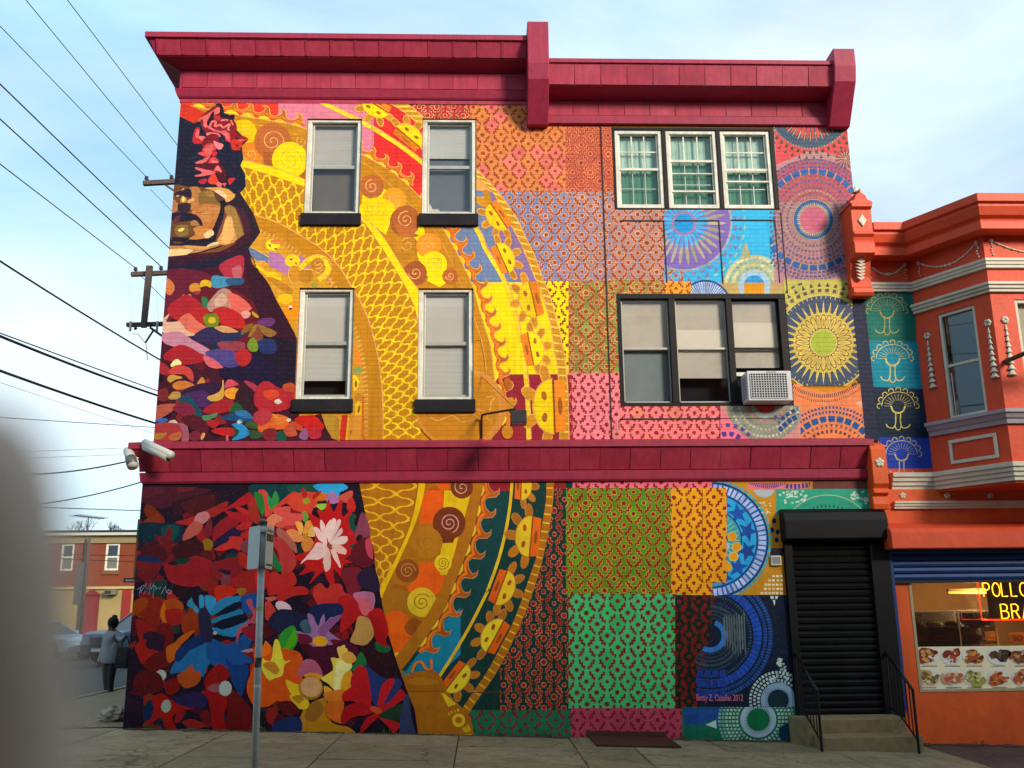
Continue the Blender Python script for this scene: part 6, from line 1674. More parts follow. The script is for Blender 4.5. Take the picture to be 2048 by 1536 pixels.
for j in range(14): x = xa+(xb-xa)*j/14; fr_.add([(x, .855, za+.035), (x+(xb-xa)/14, .855, za+.035), (x+(xb-xa)/28, .855, za-.02)], [(0, 1, 2)])
fr_.build('fringe', mat('lamp fringe', 'e0a838', .6, emit='e0a030', est=.3), LT)
# sign arm on the bay front
xa, za = W(1992, 706, -1.5)
SA = thing('hanging_sign', 'rusty brown metal sign arm sticking out of the bay beside its front window', 'sign', (xa, -1.1, za))
MB().tube([(7.74, -1.1, za-.03), (8.1, -1.95, za+.10)], .035, 8).build('arm', mat('rusty arm', '5a3a32', .7, .3, 20), SA)
MB().box(8.02, 8.7, -2.0, -1.93, za+.04, za+.17).build('plate', mat('arm plate', '6a4a44', .7, .2), SA)

# ------------------------------------------------------------------ at the side door
ST = thing('door_steps', 'two worn concrete steps in front of the black shutter door', 'steps', (5.2, -.5, -.3))
m_step = mat('worn step concrete', '8a7654', .9, .2, 10, .3, 50, stain='5e4e36', stain_amt=.7)
MB().add([(4.44, -.06, -.6), (4.56, -.52, -.6), (5.98, -.52, -.6), (5.98, -.06, -.6), (4.44, -.06, .07), (4.56, -.52, .065), (5.98, -.52, .065), (5.98, -.06, .07)], [(0, 3, 2, 1), (4, 5, 6, 7), (0, 1, 5, 4), (1, 2, 6, 5), (2, 3, 7, 6), (3, 0, 4, 7)]).build('step', m_step, ST, bevel=.02)
MB().box(4.64, 6.02, -.90, -.525, -.6, -.125).build('step', m_step, ST, bevel=.02)
m_iron = mat('black wrought iron', '141416', .45, .2, 20, metal=.3)
def railing(x, dx, where, lab):
    t = thing('handrail', lab, 'railing', (x, -.5, -.3), 'railings of the door steps')
    top = lambda y: .93+.45*(y+.12) if y > -.98 else .5
    MB().tube([(x, -.10, top(-.1)+.0), (x+dx*.5, -.5, top(-.5)), (x+dx, -1.02, top(-.98)-.02)], .021, 8).build('rail', m_iron, t, True)
    MB().tube([(x, -.10, .16), (x+dx*.5, -.5, .08), (x+dx, -1.0, -.16)], .013, 6).build('bottom_rail', m_iron, t)
    MB().tube([(x+dx, -1.02, -.36), (x+dx, -1.02, top(-.98)-.03)], .02, 8).build('post', m_iron, t); MB().tube([(x, -.11, .05), (x, -.11, top(-.1))], .018, 8).build('post', m_iron, t)
    for i in range(1, 7):
        y = -.11-.91*i/7; b0 = .16-.20*(i/7) if y > -.5 else .08-.24*((-.5-y)/.5)
        MB().tube([(x+dx*i/7, y, b0), (x+dx*i/7, y, top(y))], .0085, 6).build('baluster', m_iron, t)
railing(4.60, -.03, 0, 'black iron handrail on the mural side of the door steps'); railing(5.95, -.06, 0, 'black iron handrail on the orange wall side of the door steps')
xa, za = W(1543, 1131, -.09); xb, zb = W(1562, 1111, -.09)
IC = thing('intercom', 'small white intercom box beside the black door shutter', 'intercom', (xa, -.06, za))
MB().box(xa, xb, -.10, -.062, za, zb).build('case', m_white, IC, bevel=.008); MB().box(xa+.02, xb-.02, -.106, -.0995, za+.03, zb-.02).build('grille', mat('grey grille', '8c8a86', .5), IC)
# air conditioner
AC = thing('air_conditioner', 'white window air conditioner with a square grille in the triple window', 'air conditioner', (4.46, -.1, 4.72))
xa, za = W(1498, 801, -.33); xb, zb = W(1582, 741, -.33)
m_acw = mat('white metal case', 'c9cacb', .45, .06, 6, stain='aaa8a2', stain_amt=.4)
MB().box(xa, xb, -.32, .06, za, zb).build('case', m_acw, AC, bevel=.012)
gx0, gx1, gz0, gz1 = xa+.045, xb-.075, za+.045, zb-.045
MB().box(gx0, gx1, -.324, -.3205, gz0, gz1).build('coil', mat('dark coil', '2e2c28', .6, .3, 60), AC)
for i in range(15): x = gx0+(gx1-gx0)*i/14; MB().box(x-.0045, x+.0045, -.336, -.325, gz0, gz1).build('grille_bar', m_acw, AC)
for j in range(11): z = gz0+(gz1-gz0)*j/10; MB().box(gx0, gx1, -.339, -.3365, z-.004, z+.004).build('grille_bar', m_acw, AC)
for j in range(8): z = gz0+.02+j*.045; MB().box(xa-.003, xa-.0005, -.25, -.05, z, z+.016).build('louvre', mat('louvre shade', '6c6c6e', .6), AC)
MB().box(xa+.30, xa+.46, -.3235, -.3205, zb-.028, zb-.012).build('badge', mat('grey badge', '80807c', .5), AC)
MB().box(4.05, 4.80, .02, .05, zb, zb+.06).build('filler_strip', m_white, AC)
# wall lamp on a swan arm
xb_, zb_ = W(963, 878, -.06)
WL = thing('wall_lamp', 'black flood lamp on a bent pipe arm over the maroon band cornice', 'lamp', (xb_, -.06, zb_))
P1 = W(963, 838, -.1); P2 = W(972, 828, -.3); P3 = W(1030, 818, -1.0)
MB().tube([(xb_, -.03, zb_), (P1[0], -.05, P1[1]), (P1[0]+.01, -.12, P1[1]+.06), (P2[0], -.3, P2[1]), (P3[0], -1.0, P3[1]), (P3[0]+.03, -1.02, P3[1]-.06)], .017, 8).build('arm', mat('dark lamp metal', '2a1c1a', .5, .2), WL, True)
hx, hz = W(1036, 836, -1.0)
MB().prism([(-1.18, hz-.10), (-.90, hz-.10), (-.93, hz+.10), (-1.10, hz+.10)], hx-.11, hx+.12).build('lamp_head', mat('dark lamp metal', '2a1c1a', .5, .2), WL, bevel=.015)
MB().box(hx-.09, hx+.10, -1.16, -.92, hz-.108, hz-.1005).build('lens', mat('lamp lens', '8c8c80', .2), WL)
MB().tube([(W(962, 752)[0], 0, W(962, 752)[1]), (P3[0], -1.0, P3[1]+.01)], .004, 5).build('guy_wire', m_iron, WL)
MB().lathe((xb_, -.03, zb_-.02), [(.05, 0), (.05, .015), (.02, .03)], 10).build('base_plate', m_maroon, WL)
# security cameras at the corner
m_cam = mat('camera white', 'c8c6ba', .4, .06, 10)
SC1 = thing('security_camera', 'long white bullet security camera on top of the maroon band corner', 'camera', (-5.0, -.3, 4.1), 'security cameras at the corner')
a = W(291, 893, -.30); b = W(338, 915, -.55)
MB().tube([(a[0], -.30, a[1]), (b[0], -.55, b[1])], .068, 12).build('body', m_cam, SC1, True); 
dv = (Vector((b[0], -.55, b[1]))-Vector((a[0], -.3, a[1]))).normalized(); up_ = Vector((0, 0, .045))
MB().tube([Vector((a[0], -.3, a[1]))-dv*.03+up_, Vector((b[0], -.55, b[1]))+dv*.05+up_], .062, 10).build('sun_hood', m_cam, SC1, True)
MB().tube([Vector((b[0], -.55, b[1])), Vector((b[0], -.55, b[1]))+dv*.008], .05, 12).build('lens', mat('lens black', '0c0c0e', .15), SC1)
MB().tube([(a[0]+.12, -.36, a[1]-.08), (a[0]+.10, -.25, 3.98)], .02, 6).build('mount', m_cam, SC1)
SC2 = thing('security_camera', 'stubby grey camera hanging off the end of the maroon band', 'camera', (-5.3, -.2, 3.9), 'security cameras at the corner')
a = W(256, 900, -.2); b = W(266, 933, -.35)
MB().tube([(a[0], -.2, a[1]), ((a[0]+b[0])/2, -.27, (a[1]+b[1])/2), (b[0], -.35, b[1])], [.07, .075, .08], 12).build('body', m_cam, SC2, True)
MB().tube([((a[0]+b[0])/2-.004, -.27, (a[1]+b[1])/2), (b[0]-.006, -.35, b[1]+.02)], [.0785, .084], 12).build('collar', mat('camera grey', '5c5c58', .4), SC2, True)
MB().tube([(b[0], -.32, b[1]+.06), (-5.12, -.22, 3.86)], .018, 6).build('mount', m_cam, SC2)
# cellar hatch
CH = thing('cellar_hatch', 'rusty brown steel cellar hatch set in the pavement under the mural', 'hatch', (2.1, -.5, GZ(2.1)))
def gp(x, y, dz): return (x, y, GZ(x)+dz)
m_rust = mat('rusty hatch steel', '4e2a1c', .7, .3, 12, .25, 60, metal=.2, stain='2e1c18', stain_amt=.7)
for (a0, a1, y0, y1) in ((1.60, 2.62, -.92, -.10),):
    MB().add([gp(a0, y0, -.01), gp(a1, y0, -.01), gp(a1, y1, -.01), gp(a0, y1, -.01), gp(a0, y0, .022), gp(a1, y0, .022), gp(a1, y1, .032), gp(a0, y1, .032)], [(0, 3, 2, 1), (4, 5, 6, 7), (0, 1, 5, 4), (1, 2, 6, 5), (2, 3, 7, 6), (3, 0, 4, 7)]).build('door_leaf', m_rust, CH, bevel=.004)
for q in (((1.54, -.98), (2.68, -.92)), ((1.54, -.92), (1.60, -.06)), ((2.62, -.92), (2.68, -.06)), ((1.50, -.06), (2.66, -.062+.008))):
    (a0, y0), (a1, y1) = q; h = .10 if y0 > -.1 else .03
    MB().add([gp(a0, y0, -.02), gp(a1, y0, -.02), gp(a1, y1, -.02), gp(a0, y1, -.02), gp(a0, y0, h), gp(a1, y0, h), gp(a1, y1, h), gp(a0, y1, h)], [(0, 3, 2, 1), (4, 5, 6, 7), (0, 1, 5, 4), (1, 2, 6, 5), (2, 3, 7, 6), (3, 0, 4, 7)]).build('hatch_frame', m_rust, CH)
rd = random.Random(31); db = MB(); lf_ = MB(); ds_ = MB(); x = -5.05; row = []
while x < 11.2:
    if not 4.4 < x < 6.1: row.append((x, rd.uniform(.03, .13)*(1.6 if rd.random() < .12 else 1)))
    x += rd.uniform(.05, .13)
for (a_, w1_), (b_, w2_) in zip(row, row[1:]):
    if b_-a_ < .3: ds_.add([(a_, -.04, GZ(a_)+.03*min(w1_*6, 1)), (b_, -.04, GZ(b_)+.03*min(w2_*6, 1)), (b_, -.055-w2_, GZ(b_)+.0075), (a_, -.055-w1_, GZ(a_)+.0075)], [(0, 3, 2, 1)])
ds_.build('dirt_drift', mat('drifted dirt', '4a3e2c', .95, .35, 25, .4, 60), None, kind='stuff', label='dirt drifted along the foot of the painted wall', category='dirt')
wd_ = MB()
for cx_ in (-4.7, -3.1, -1.35, .3, .95, 2.9, 3.8, 4.4, 7.2, 8.6):
    for k in range(16):
        a_ = rd.uniform(0, 6.3); l_ = rd.uniform(.03, .10); bx_ = cx_+rd.uniform(-.06, .06); by_ = -.075+rd.uniform(-.02, .015); tx_, ty_ = bx_+.6*l_*math.cos(a_), by_-abs(.6*l_*math.sin(a_))
        wd_.add([(bx_-.004, by_, GZ(bx_)), (bx_+.004, by_, GZ(bx_)), ((bx_+tx_)/2+.003, (by_+ty_)/2, GZ(bx_)+l_*.7), (tx_, ty_, GZ(bx_)+l_)], [(0, 1, 2), (0, 2, 3)])
wd_.build('weeds', mat('dusty weed green', '4c5a2a', .8, .3, 30), None, kind='stuff', label='small dusty weeds growing where the wall meets the pavement', category='weeds')
for k in range(520):
    x = rd.uniform(-5.0, 11) if k % 3 else rd.uniform(-5.0, 4.5); y = -.06-abs(rd.gauss(0, .05)) if k % 4 else rd.uniform(-4.5, -.1)
    r = rd.uniform(.005, .017)*(1 if k % 4 else .8); a = rd.uniform(0, 3.1); z = GZ(x)+.008; q = [(x+r*rd.uniform(.6, 1.4)*math.cos(a+t), y+r*rd.uniform(.5, 1.2)*math.sin(a+t)) for t in (0, 1.3, 2.6, 3.9, 5.1)]
    m_ = db if k % 5 else lf_; o_ = len(m_.v); m_.add([(u, v, z) for u, v in q]+[(x, y, z+r*rd.uniform(.3, .9))], [(0, 1, 5), (1, 2, 5), (2, 3, 5), (3, 4, 5), (4, 0, 5)])
db.build('pavement_grit', mat('grit', '3a342a', .95, .3, 20), None, kind='stuff', label='dark grit and crumbs gathered along the foot of the wall', category='grit')
lf_.build('paper_litter', mat('pale scraps', '9c9484', .9, .3, 20), None, kind='stuff', label='pale scraps of litter strewn over the pavement', category='litter')
# sign post at the kerb
yb = -5.0; xs_, _z = W(516, 1400, yb); xt, zt = W(526, 1040, yb)
SP = thing('sign_post', 'grey galvanised parking sign post leaning in front of the painted flowers', 'sign post', (xs_, yb, GZ(xs_)))
m_galv = mat('galvanised steel', 'c2c4be', .55, .12, 20, metal=.0, stain='5c5c56', stain_amt=.5)
x_bot = W(510, 1545, yb)[0]
pole = lambda z: x_bot+(xt-x_bot)*(z-GZ(x_bot))/(zt-GZ(x_bot))
MB().tube([(pole(-.1), yb, -.1), (pole(zt), yb, zt)], .032, 12).build('pole', m_galv, SP, True)
MB().lathe((xt, yb, zt), [(.042, -.05), (.045, -.02), (.03, .0), (.012, .02)], 10).build('cap', mat('rusty cap', '4c4030', .8), SP)
zs0, zs1 = W(510, 1138, yb)[1], W(510, 1053, yb)[1]; pz = (zs0+zs1)/2
def plate(name, dx, dy, rot, m, face):
    M = Matrix.Translation((pole(pz)+dx, yb+dy, pz)) @ Matrix.Rotation(R(rot), 4, 'Z')
    h = (zs1-zs0)/2; w_ = .15; c = .03; pr = []
    for (sx, sz) in ((1, -1), (1, 1), (-1, 1), (-1, -1)):
        for k in range(4):
            a = math.atan2(sz, sx)-math.pi/4+math.pi/6*k; pr.append((sx*(w_-c)+c*math.cos(a), sz*(h-c)+c*math.sin(a)))
    p = MB(M).plate(pr, -.0015, .0015).build(name, m, SP)
    if face:
        for (a0, a1, b0, b1, mm) in face: MB(M).box(a0, a1, -.0045, -.0018, b0*h, b1*h).build('sign_print', mm, p)
m_back = mat('sign back aluminium', 'a3a8a4', .45, .06, 8, metal=.3); m_sgn = mat('sign white', 'c8c8be', .4, .06); m_bk = mat('sign print brown', '3a2c20', .5); m_gr = mat('sign print grey', '8c7c68', .5)
plate('sign_plate', -.075, -.02, 124, m_back, None)
plate('sign_plate', .075, -.02, 89, m_sgn, [(-.13, .13, .28, .62, m_bk), (-.10, .0, .34, .50, m_sgn), (.03, .11, .34, .56, m_gr), (-.12, .12, .70, .84, m_gr), (-.12, .12, -.86, -.78, m_bk)])
for z in (zs0+.04, zs1-.04): MB().lathe((pole(z), yb, z), [(.05, -.018), (.052, 0), (.05, .018)], 12).build('clamp', m_galv, SP)
zz = W(515, 1217, yb)[1]; MB().lathe((pole(zz), yb, zz), [(.0328, -.022), (.0328, .022)], 12).build('tape_band', mat('yellow green tape', 'a8b04c', .6), SP)
zz = W(515, 1325, yb)[1]; MB().lathe((pole(zz), yb, zz), [(.0329, -.045), (.0329, .045)], 12).build('tape_band', mat('dark scuffed tape', '2c2c2a', .7, .4, 30), SP)
zz = W(515, 1372, yb)[1]; MB().lathe((pole(zz), yb, zz), [(.0329, -.012), (.0329, .012)], 12).build('tape_band', m_sgn, SP)

# ------------------------------------------------------------------ left side: street, people, cars, houses
def ray(px, py): return _rt*((px-1024)/FPX)+_up*((768-py)/FPX)+_fw
def on_ground(px, py, z): d = ray(px, py); t = (z-CAM_Z)/d.z; return CAMP+d*t
# crumpled bag
p = on_ground(228, 1441, .01)
bm = bmesh.new(); bmesh.ops.create_icosphere(bm, subdivisions=4, radius=1)
from mathutils import noise as mnoise
for v in bm.verts:
    n = mnoise.noise(v.co*2.2)*.34+mnoise.noise(v.co*6)*.16+abs(mnoise.noise(v.co*11))*.10; v.co = Vector((v.co.x*.21, v.co.y*.17, max(v.co.z, -.75)*.13))*(1+n)
me = bpy.data.meshes.new('litter_bag'); bm.to_mesh(me); bm.free(); me.materials.append(mat('dirty plastic bag', 'a89c88', .6, .3, 9, stain='5c4638', stain_amt=.8, stain_scale=9))
o = bpy.data.objects.new('litter_bag', me); COL.objects.link(o); o.location = (p.x, p.y, .09); tag(o, 'crumpled pale plastic bag lying on the pavement by the building corner', 'litter')

def fused(name, joints, edges, radii, root, sub=2):
    """continuous body: skin over a skeleton, baked"""
    me = bpy.data.meshes.new(name); me.from_pydata(joints, edges, []); me.update()
    o = bpy.data.objects.new(name, me); COL.objects.link(o)
    sk = o.modifiers.new('skin', 'SKIN'); sk.use_smooth_shade = True
    for i, r in enumerate(radii): me.skin_vertices[0].data[i].radius = (r, r) if not isinstance(r, tuple) else r; me.skin_vertices[0].data[i].use_root = i == root
    ss = o.modifiers.new('sub', 'SUBSURF'); ss.levels = sub; ss.render_levels = sub
    out = bpy.data.meshes.new_from_object(o.evaluated_get(bpy.context.evaluated_depsgraph_get())); bpy.data.objects.remove(o); return out
def mesh_obj(name, me, mats, parent=None, M=None):
    me.materials.clear()
    for m in mats: me.materials.append(m)
    if M is not None: me.transform(M)
    me.polygons.foreach_set('use_smooth', [True]*len(me.polygons))
    o = bpy.data.objects.new(name, me); COL.objects.link(o)
    if parent: o.parent = parent; o.matrix_parent_inverse = Matrix.Translation(-world_loc(parent))
    return o
pf = on_ground(213, 1407, -.27)
PE = thing('person', 'person in a grey jacket and black trousers walking away with arm out', 'person', (pf.x, pf.y, -.27))
J = [(0, 0, .94), (0, 0, 1.12), (0, .0, 1.32), (0, 0, 1.44), (0, -.02, 1.52), (0, -.03, 1.62), (0, -.02, 1.70),       # 0 pelvis .. 6 head
     (-.17, 0, 1.40), (-.235, .01, 1.14), (-.245, -.06, .90), (-.245, -.08, .81),                                      # left arm
     (.17, 0, 1.41), (.33, -.05, 1.30), (.52, -.12, 1.38), (.60, -.15, 1.40),                                          # right arm held out
     (-.10, 0, .88), (-.15, .06, .50), (-.20, .20, .10), (-.20, .12, .04),                                             # left leg trailing
     (.10, 0, .88), (.12, -.05, .49), (.13, -.03, .09), (.15, -.15, .04)]
E_ = [(0, 1), (1, 2), (2, 3), (3, 4), (4, 5), (5, 6), (3, 7), (7, 8), (8, 9), (9, 10), (3, 11), (11, 12), (12, 13), (13, 14), (0, 15), (15, 16), (16, 17), (17, 18), (0, 19), (19, 20), (20, 21), (21, 22)]
Rr = [.16, .165, .175, .10, .058, .095, .085, .085, .066, .05, .042, .085, .064, .048, .04, .105, .075, .055, .05, .105, .075, .055, .05]
bm_ = fused('body', J, E_, Rr, 0)
jk, tr_, sk_, shoe = mat('grey jacket', '8a8e90', .85, .15, 12, .2, 40), mat('black trousers', '14141a', .85, .15), mat('skin brown', '5a3c2c', .6), mat('dark shoe', '1c1a1c', .6)
bo = mesh_obj('body', bm_, [jk, tr_, sk_, shoe], PE, Matrix.Translation(pf) @ Matrix.Rotation(R(-28), 4, 'Z'))
inv = (Matrix.Translation(pf) @ Matrix.Rotation(R(-28), 4, 'Z')).inverted()
for f in bo.data.polygons:
    c = inv @ f.center; f.material_index = 3 if c.z < .085 else 1 if c.z < .90 and abs(c.x) < .24 and not (c.x < -.2 and c.z > .78) else 2 if (c.z > 1.49 or c.x > .545 or (c.x < -.2 and .70 < c.z < .865)) else 0
MP = Matrix.Translation(pf) @ Matrix.Rotation(R(-28), 4, 'Z')
hr = MB(MP); hr.lathe((0, -.005, 1.60), [(.085, -.03), (.112, .03), (.115, .09), (.10, .15), (.06, .185), (.01, .195)], 14); hr.build('hair', mat('black hair', '0e0c0e', .8, .3, 40, .4, 60), PE, True)
hr = MB(MP); hr.lathe((0, .02, 1.79), [(.03, -.05), (.06, -.02), (.062, .01), (.04, .04), (.01, .05)], 10); hr.build('hair_bun', mat('black hair', '0e0c0e', .8, .3, 40, .4, 60), PE, True)
jh = MB(MP); jh.lathe((0, 0, .86), [(.20, -.04), (.225, .0), (.225, .14), (.205, .30), (.19, .40)], 18, 'z', .72); jh.build('jacket_hem', jk, PE, True)
for s, x, y in ((1, .615, -.155),):
    for k in range(4): MB(MP).tube([(x, y-.02+.016*k, 1.405), (x+.045, y-.03+.018*k, 1.40), (x+.08, y-.03+.018*k, 1.385)], .009, 6).build('finger', sk_, PE, True)
    MB(MP).tube([(x-.01, y-.02, 1.40), (x+.02, y-.065, 1.41)], .010, 6).build('thumb', sk_, PE, True)
for k in range(4): MB(MP).tube([(-.262+.016*k-.008, -.09, .80), (-.262+.016*k-.008, -.095, .765), (-.262+.016*k-.006, -.085, .735)], .009, 6).build('finger', sk_, PE, True)
MB(MP).tube([(-.225, -.10, .82), (-.215, -.125, .785)], .010, 6).build('thumb', sk_, PE, True)

bg = MP @ Vector((.60, -.16, 1.36)); BG = thing('handbag', 'black bag hanging from the outstretched hand of the person', 'bag', tuple(bg))
BM_ = Matrix.Translation(bg) @ Matrix.Rotation(R(-28), 4, 'Z'); mb_ = mat('black bag cloth', '121216', .85, .2, 10)
MB(BM_).prism([(-.09, -.62), (.09, -.62), (.11, -.45), (.07, -.18), (-.07, -.18), (-.11, -.45)], -.17, .19).build('pouch', mb_, BG, bevel=.03); MB(BM_).tube([(-.13, 0, -.2), (-.06, 0, -.03), (.0, 0, .03), (.06, 0, -.03), (.14, 0, -.2)], .012, 6).build('strap', mb_, BG, True)
def car(name, label, paint, loc, rot, tall, suv, group):
    T = thing(name, label, 'car', loc, group); M = Matrix.Translation(loc) @ Matrix.Rotation(R(rot), 4, 'Z')
    Lc, Wd = (4.75, .93) if suv else (4.6, .88); h = tall
    if suv: side = [(-2.3, .32), (-2.36, .62), (-2.30, .98), (-2.05, 1.06), (-1.05, 1.13), (2.1, 1.14), (2.36, 1.02), (2.38, .45), (2.3, .30)]; roof = [(-1.18, 1.10), (-.42, h-.06), (-.1, h), (1.4, h), (1.95, h-.1), (2.25, 1.12)]
    else: side = [(-2.25, .28), (-2.3, .5), (-2.22, .74), (-1.9, .84), (-.95, .94), (1.4, .98), (2.2, .95), (2.28, .55), (2.2, .28)]; roof = [(-1.05, .92), (-.25, h-.05), (.1, h), (.9, h), (1.2, h-.04), (1.9, .97)]
    def loft(prof, ws):
        m = MB(M); n = len(prof); secs = []
        for (yy, k) in ws: secs.append([(x*(1-.02*(abs(yy) > Wd*.9)), yy, prof[0][1]+(z-prof[0][1])*k) for x, z in prof])
        o = []; [o.extend(s_) for s_ in secs]; fs = [tuple(range(n))[::-1], tuple(range((len(ws)-1)*n, len(ws)*n))]
        for i in range(len(ws)-1):
            for j in range(n): fs.append((i*n+j, i*n+(j+1) % n, (i+1)*n+(j+1) % n, (i+1)*n+j))
        return m.add(o, fs)
    bd = loft(side, [(-Wd, .93), (-Wd*.93, .985), (-Wd*.6, 1), (Wd*.6, 1), (Wd*.93, .985), (Wd, .93)]).build('body', paint, T, False, .05)
    gm = glass('car glass', '404a50', .25); zb_ = roof[0][1]-.04
    gh = MB(M); n = len(roof); top = Wd*.68; vs_ = []
    for sgn in (-1, 1): vs_ += [(x, sgn*(Wd*.9-(Wd*.9-top)*((z-roof[0][1])/(h-roof[0][1]))), z) for x, z in roof]
    gh.add(vs_, [tuple(range(n)), tuple(range(n, 2*n))[::-1]]+[(i, n+i, n+(i+1) % n, (i+1) % n) for i in range(n)])
    gh.build('cabin_shell', mat('dark cabin', '16191c', .25, .1, spec=.8), T, False, .03)
    rf = MB(M); rf.slab((roof[1][0]+.05, -top*.98, roof[1][1]+.0), (roof[1][0]+.05, top*.98, roof[1][1]), (roof[2][0], top*.99, h), (roof[2][0], -top*.99, h), (0, 0, 1), .022); rf.slab((roof[2][0], -top*.99, h), (roof[2][0], top*.99, h), (roof[3][0], top*.99, h), (roof[3][0], -top*.99, h), (0, 0, 1), .02); rf.slab((roof[3][0], -top*.99, h), (roof[3][0], top*.99, h), (roof[4][0], top*.95, roof[4][1]), (roof[4][0], -top*.95, roof[4][1]), (0, 0, 1), .02)
    rf.build('roof', paint, T)
    pl = MB(M)
    for sgn in (-1, 1):
        for i in (0, n-2): a, b = roof[i], roof[i+1]; pl.tube([(a[0], sgn*Wd*.88, a[1]), (b[0], sgn*top, b[1])], .035, 6)
        pl.tube([(.35, sgn*Wd*.88, roof[0][1]), (.42, sgn*(top+.005), h-.01)], .03, 6)
    pl.build('pillar', paint, T)
    for x in (-1.42, 1.40):
        for sgn in (-1, 1):
            wr = .36 if suv else .33
            w_ = MB(M).lathe((x, sgn*(Wd-.10), wr), [(wr*.62, -.11), (wr*.95, -.105), (wr, -.07), (wr, .07), (wr*.95, .105), (wr*.62, .11)], 20, 'y').build('wheel', mat('tyre rubber', '141414', .9), T, True)
            MB(M).lathe((x, sgn*(Wd-.10)+sgn*.105, wr), [(wr*.62, -.005), (wr*.6, .01*1), (wr*.2, .012), (wr*.1, .016)], 10, 'y').build('rim', mat('alloy rim', '9a9c9c', .3, .1, metal=.7), w_)
            MB(M).lathe((x, sgn*(Wd-.06), wr), [(wr*1.16, -.03), (wr*1.16, .066)], 20, 'y').build('wheel_arch', mat('arch black', '0c0c0c', .9), T)
    for sgn in (-1, 1):
        zl = .78 if suv else .62
        MB(M).plate([(-.28, zl-.08), (.10, zl-.05), (.14, zl+.06), (-.2, zl+.05)], -.02, .05)
        hl = MB(M); hl.add([(-2.36, sgn*.42, zl-.07), (-2.28, sgn*(Wd*.92), zl-.03), (-2.02, sgn*(Wd*.99), zl+.08), (-2.34, sgn*.46, zl+.07), (-2.2, sgn*.45, zl-.07), (-2.1, sgn*(Wd*.85), zl-.03), (-1.95, sgn*(Wd*.85), zl+.08), (-2.15, sgn*.46, zl+.07)], [(0, 1, 2, 3), (4, 7, 6, 5), (0, 4, 5, 1), (1, 5, 6, 2), (2, 6, 7, 3), (3, 7, 4, 0)])
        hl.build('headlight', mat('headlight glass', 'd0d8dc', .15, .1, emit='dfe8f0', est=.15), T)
        mi = MB(M); mi.lathe((-.75, sgn*(Wd+.10), roof[0][1]+.06), [(.03, -.05), (.09, -.03), (.09, .03), (.03, .05)], 10, 'x'); mi.build('wing_mirror', paint, T, True)
    MB(M).box(-2.385, -2.30, -.40, .40, .50 if not suv else .62, .66 if not suv else .86).build('radiator_grille', mat('grille black', '101214', .4), T)
    MB(M).box(-2.40, -2.34, -.26, .26, .40, .50).build('number_plate', mat('plate', 'b8b8b0', .5), T)
    return T
pc = on_ground(215, 1330, -.06)
car('parked_car', 'dark blue sport utility car parked nose on beside the brick house', mat('dark blue car paint', '2c4260', .25, .05, spec=.7, metal=.3), (pc.x+.3, pc.y+3.2, -.08), 62, 1.72, True, 'cars parked in the side street')
pc = on_ground(150, 1318, -.10)
car('parked_car', 'silver grey saloon car parked in front of the blue one', mat('silver car paint', 'c4ccd4', .3, .05, spec=.7, metal=.4), (pc.x-1.6, pc.y+.6, -.12), 158, 1.42, False, 'cars parked in the side street')

# brick house across the side street
yB = 41.0; XB = lambda px, py=1200: W(px, py, yB)[0]; ZB = lambda py, px=200: W(px, py, yB)[1]
BH = thing('brick_house', 'two storey red brick house with a cream ground floor behind the parked cars', 'house', (XB(200), yB, 0))
hl_ = [(XB(203), XB(231), ZB(1141), ZB(1087)), (XB(113), XB(139), ZB(1141), ZB(1087)), (XB(20), XB(46), ZB(1141), ZB(1087)), (XB(300), XB(330), ZB(1141), ZB(1087))]
x0, x1 = XB(-60), XB(420); zt, zm = ZB(1067), ZB(1176)
holed_wall(x0, x1, zm, zt-.55, yB, .3, hl_).build('wall', mat('red brick wall', '7c3a20', .85, .22, 9, .3, 20, stain='6c321c', stain_amt=.6), BH)
dr = (XB(167), XB(199), -.3, ZB(1190))
holed_wall(x0, x1, -.6, zm, yB, .2, [dr]).build('ground_floor_wall', mat('cream render', 'a08858', .8, .12, 3, stain='7c6844', stain_amt=.5), BH)
MB().box(x0, x1, yB-.12, yB+.3, zm-.06, zm+.08).build('string_course', mat('cream trim', 'b8a070', .8), BH)
MB().box(x0, x1, yB-.10, yB+.3, zt-.55, zt-.12).build('frieze', mat('tan cornice', '8c7a58', .8, .15), BH); MB().box(x0, x1, yB-.35, yB+.3, zt-.12, zt+.03).build('gutter', mat('white gutter', 'c0bcac', .6), BH)
MB().box(x0, x1, yB-.2, yB+9, zt+.03, zt+.18).build('roof', mat('dark roof', '22242c', .8), BH)
for (a, b, c, d) in hl_:
    f = MB()
    for q_ in ((a, a+.11, c, d), (b-.11, b, c, d), (a+.11, b-.11, d-.11, d), (a+.11, b-.11, c, c+.11), (a+.11, b-.11, (c+d)/2-.05, (c+d)/2+.05)): f.box(q_[0], q_[1], yB+.02, yB+.12, q_[2], q_[3])
    w_ = f.build('window', m_white, BH); MB().box(a, b, yB+.08, yB+.09, c, d).build('pane', mat('far dark pane', '242a34', .15, .1, spec=.8), w_); MB().box(a+.1, b-.1, yB+.06, yB+.07, c+.1, (c+d)/2).build('blind', mat('far blind', '6c6c64', .8), w_); MB().box(a-.12, b+.12, yB-.08, yB+.1, c-.22, c).build('sill', mat('brown sill', '7c4a2c', .8), w_)
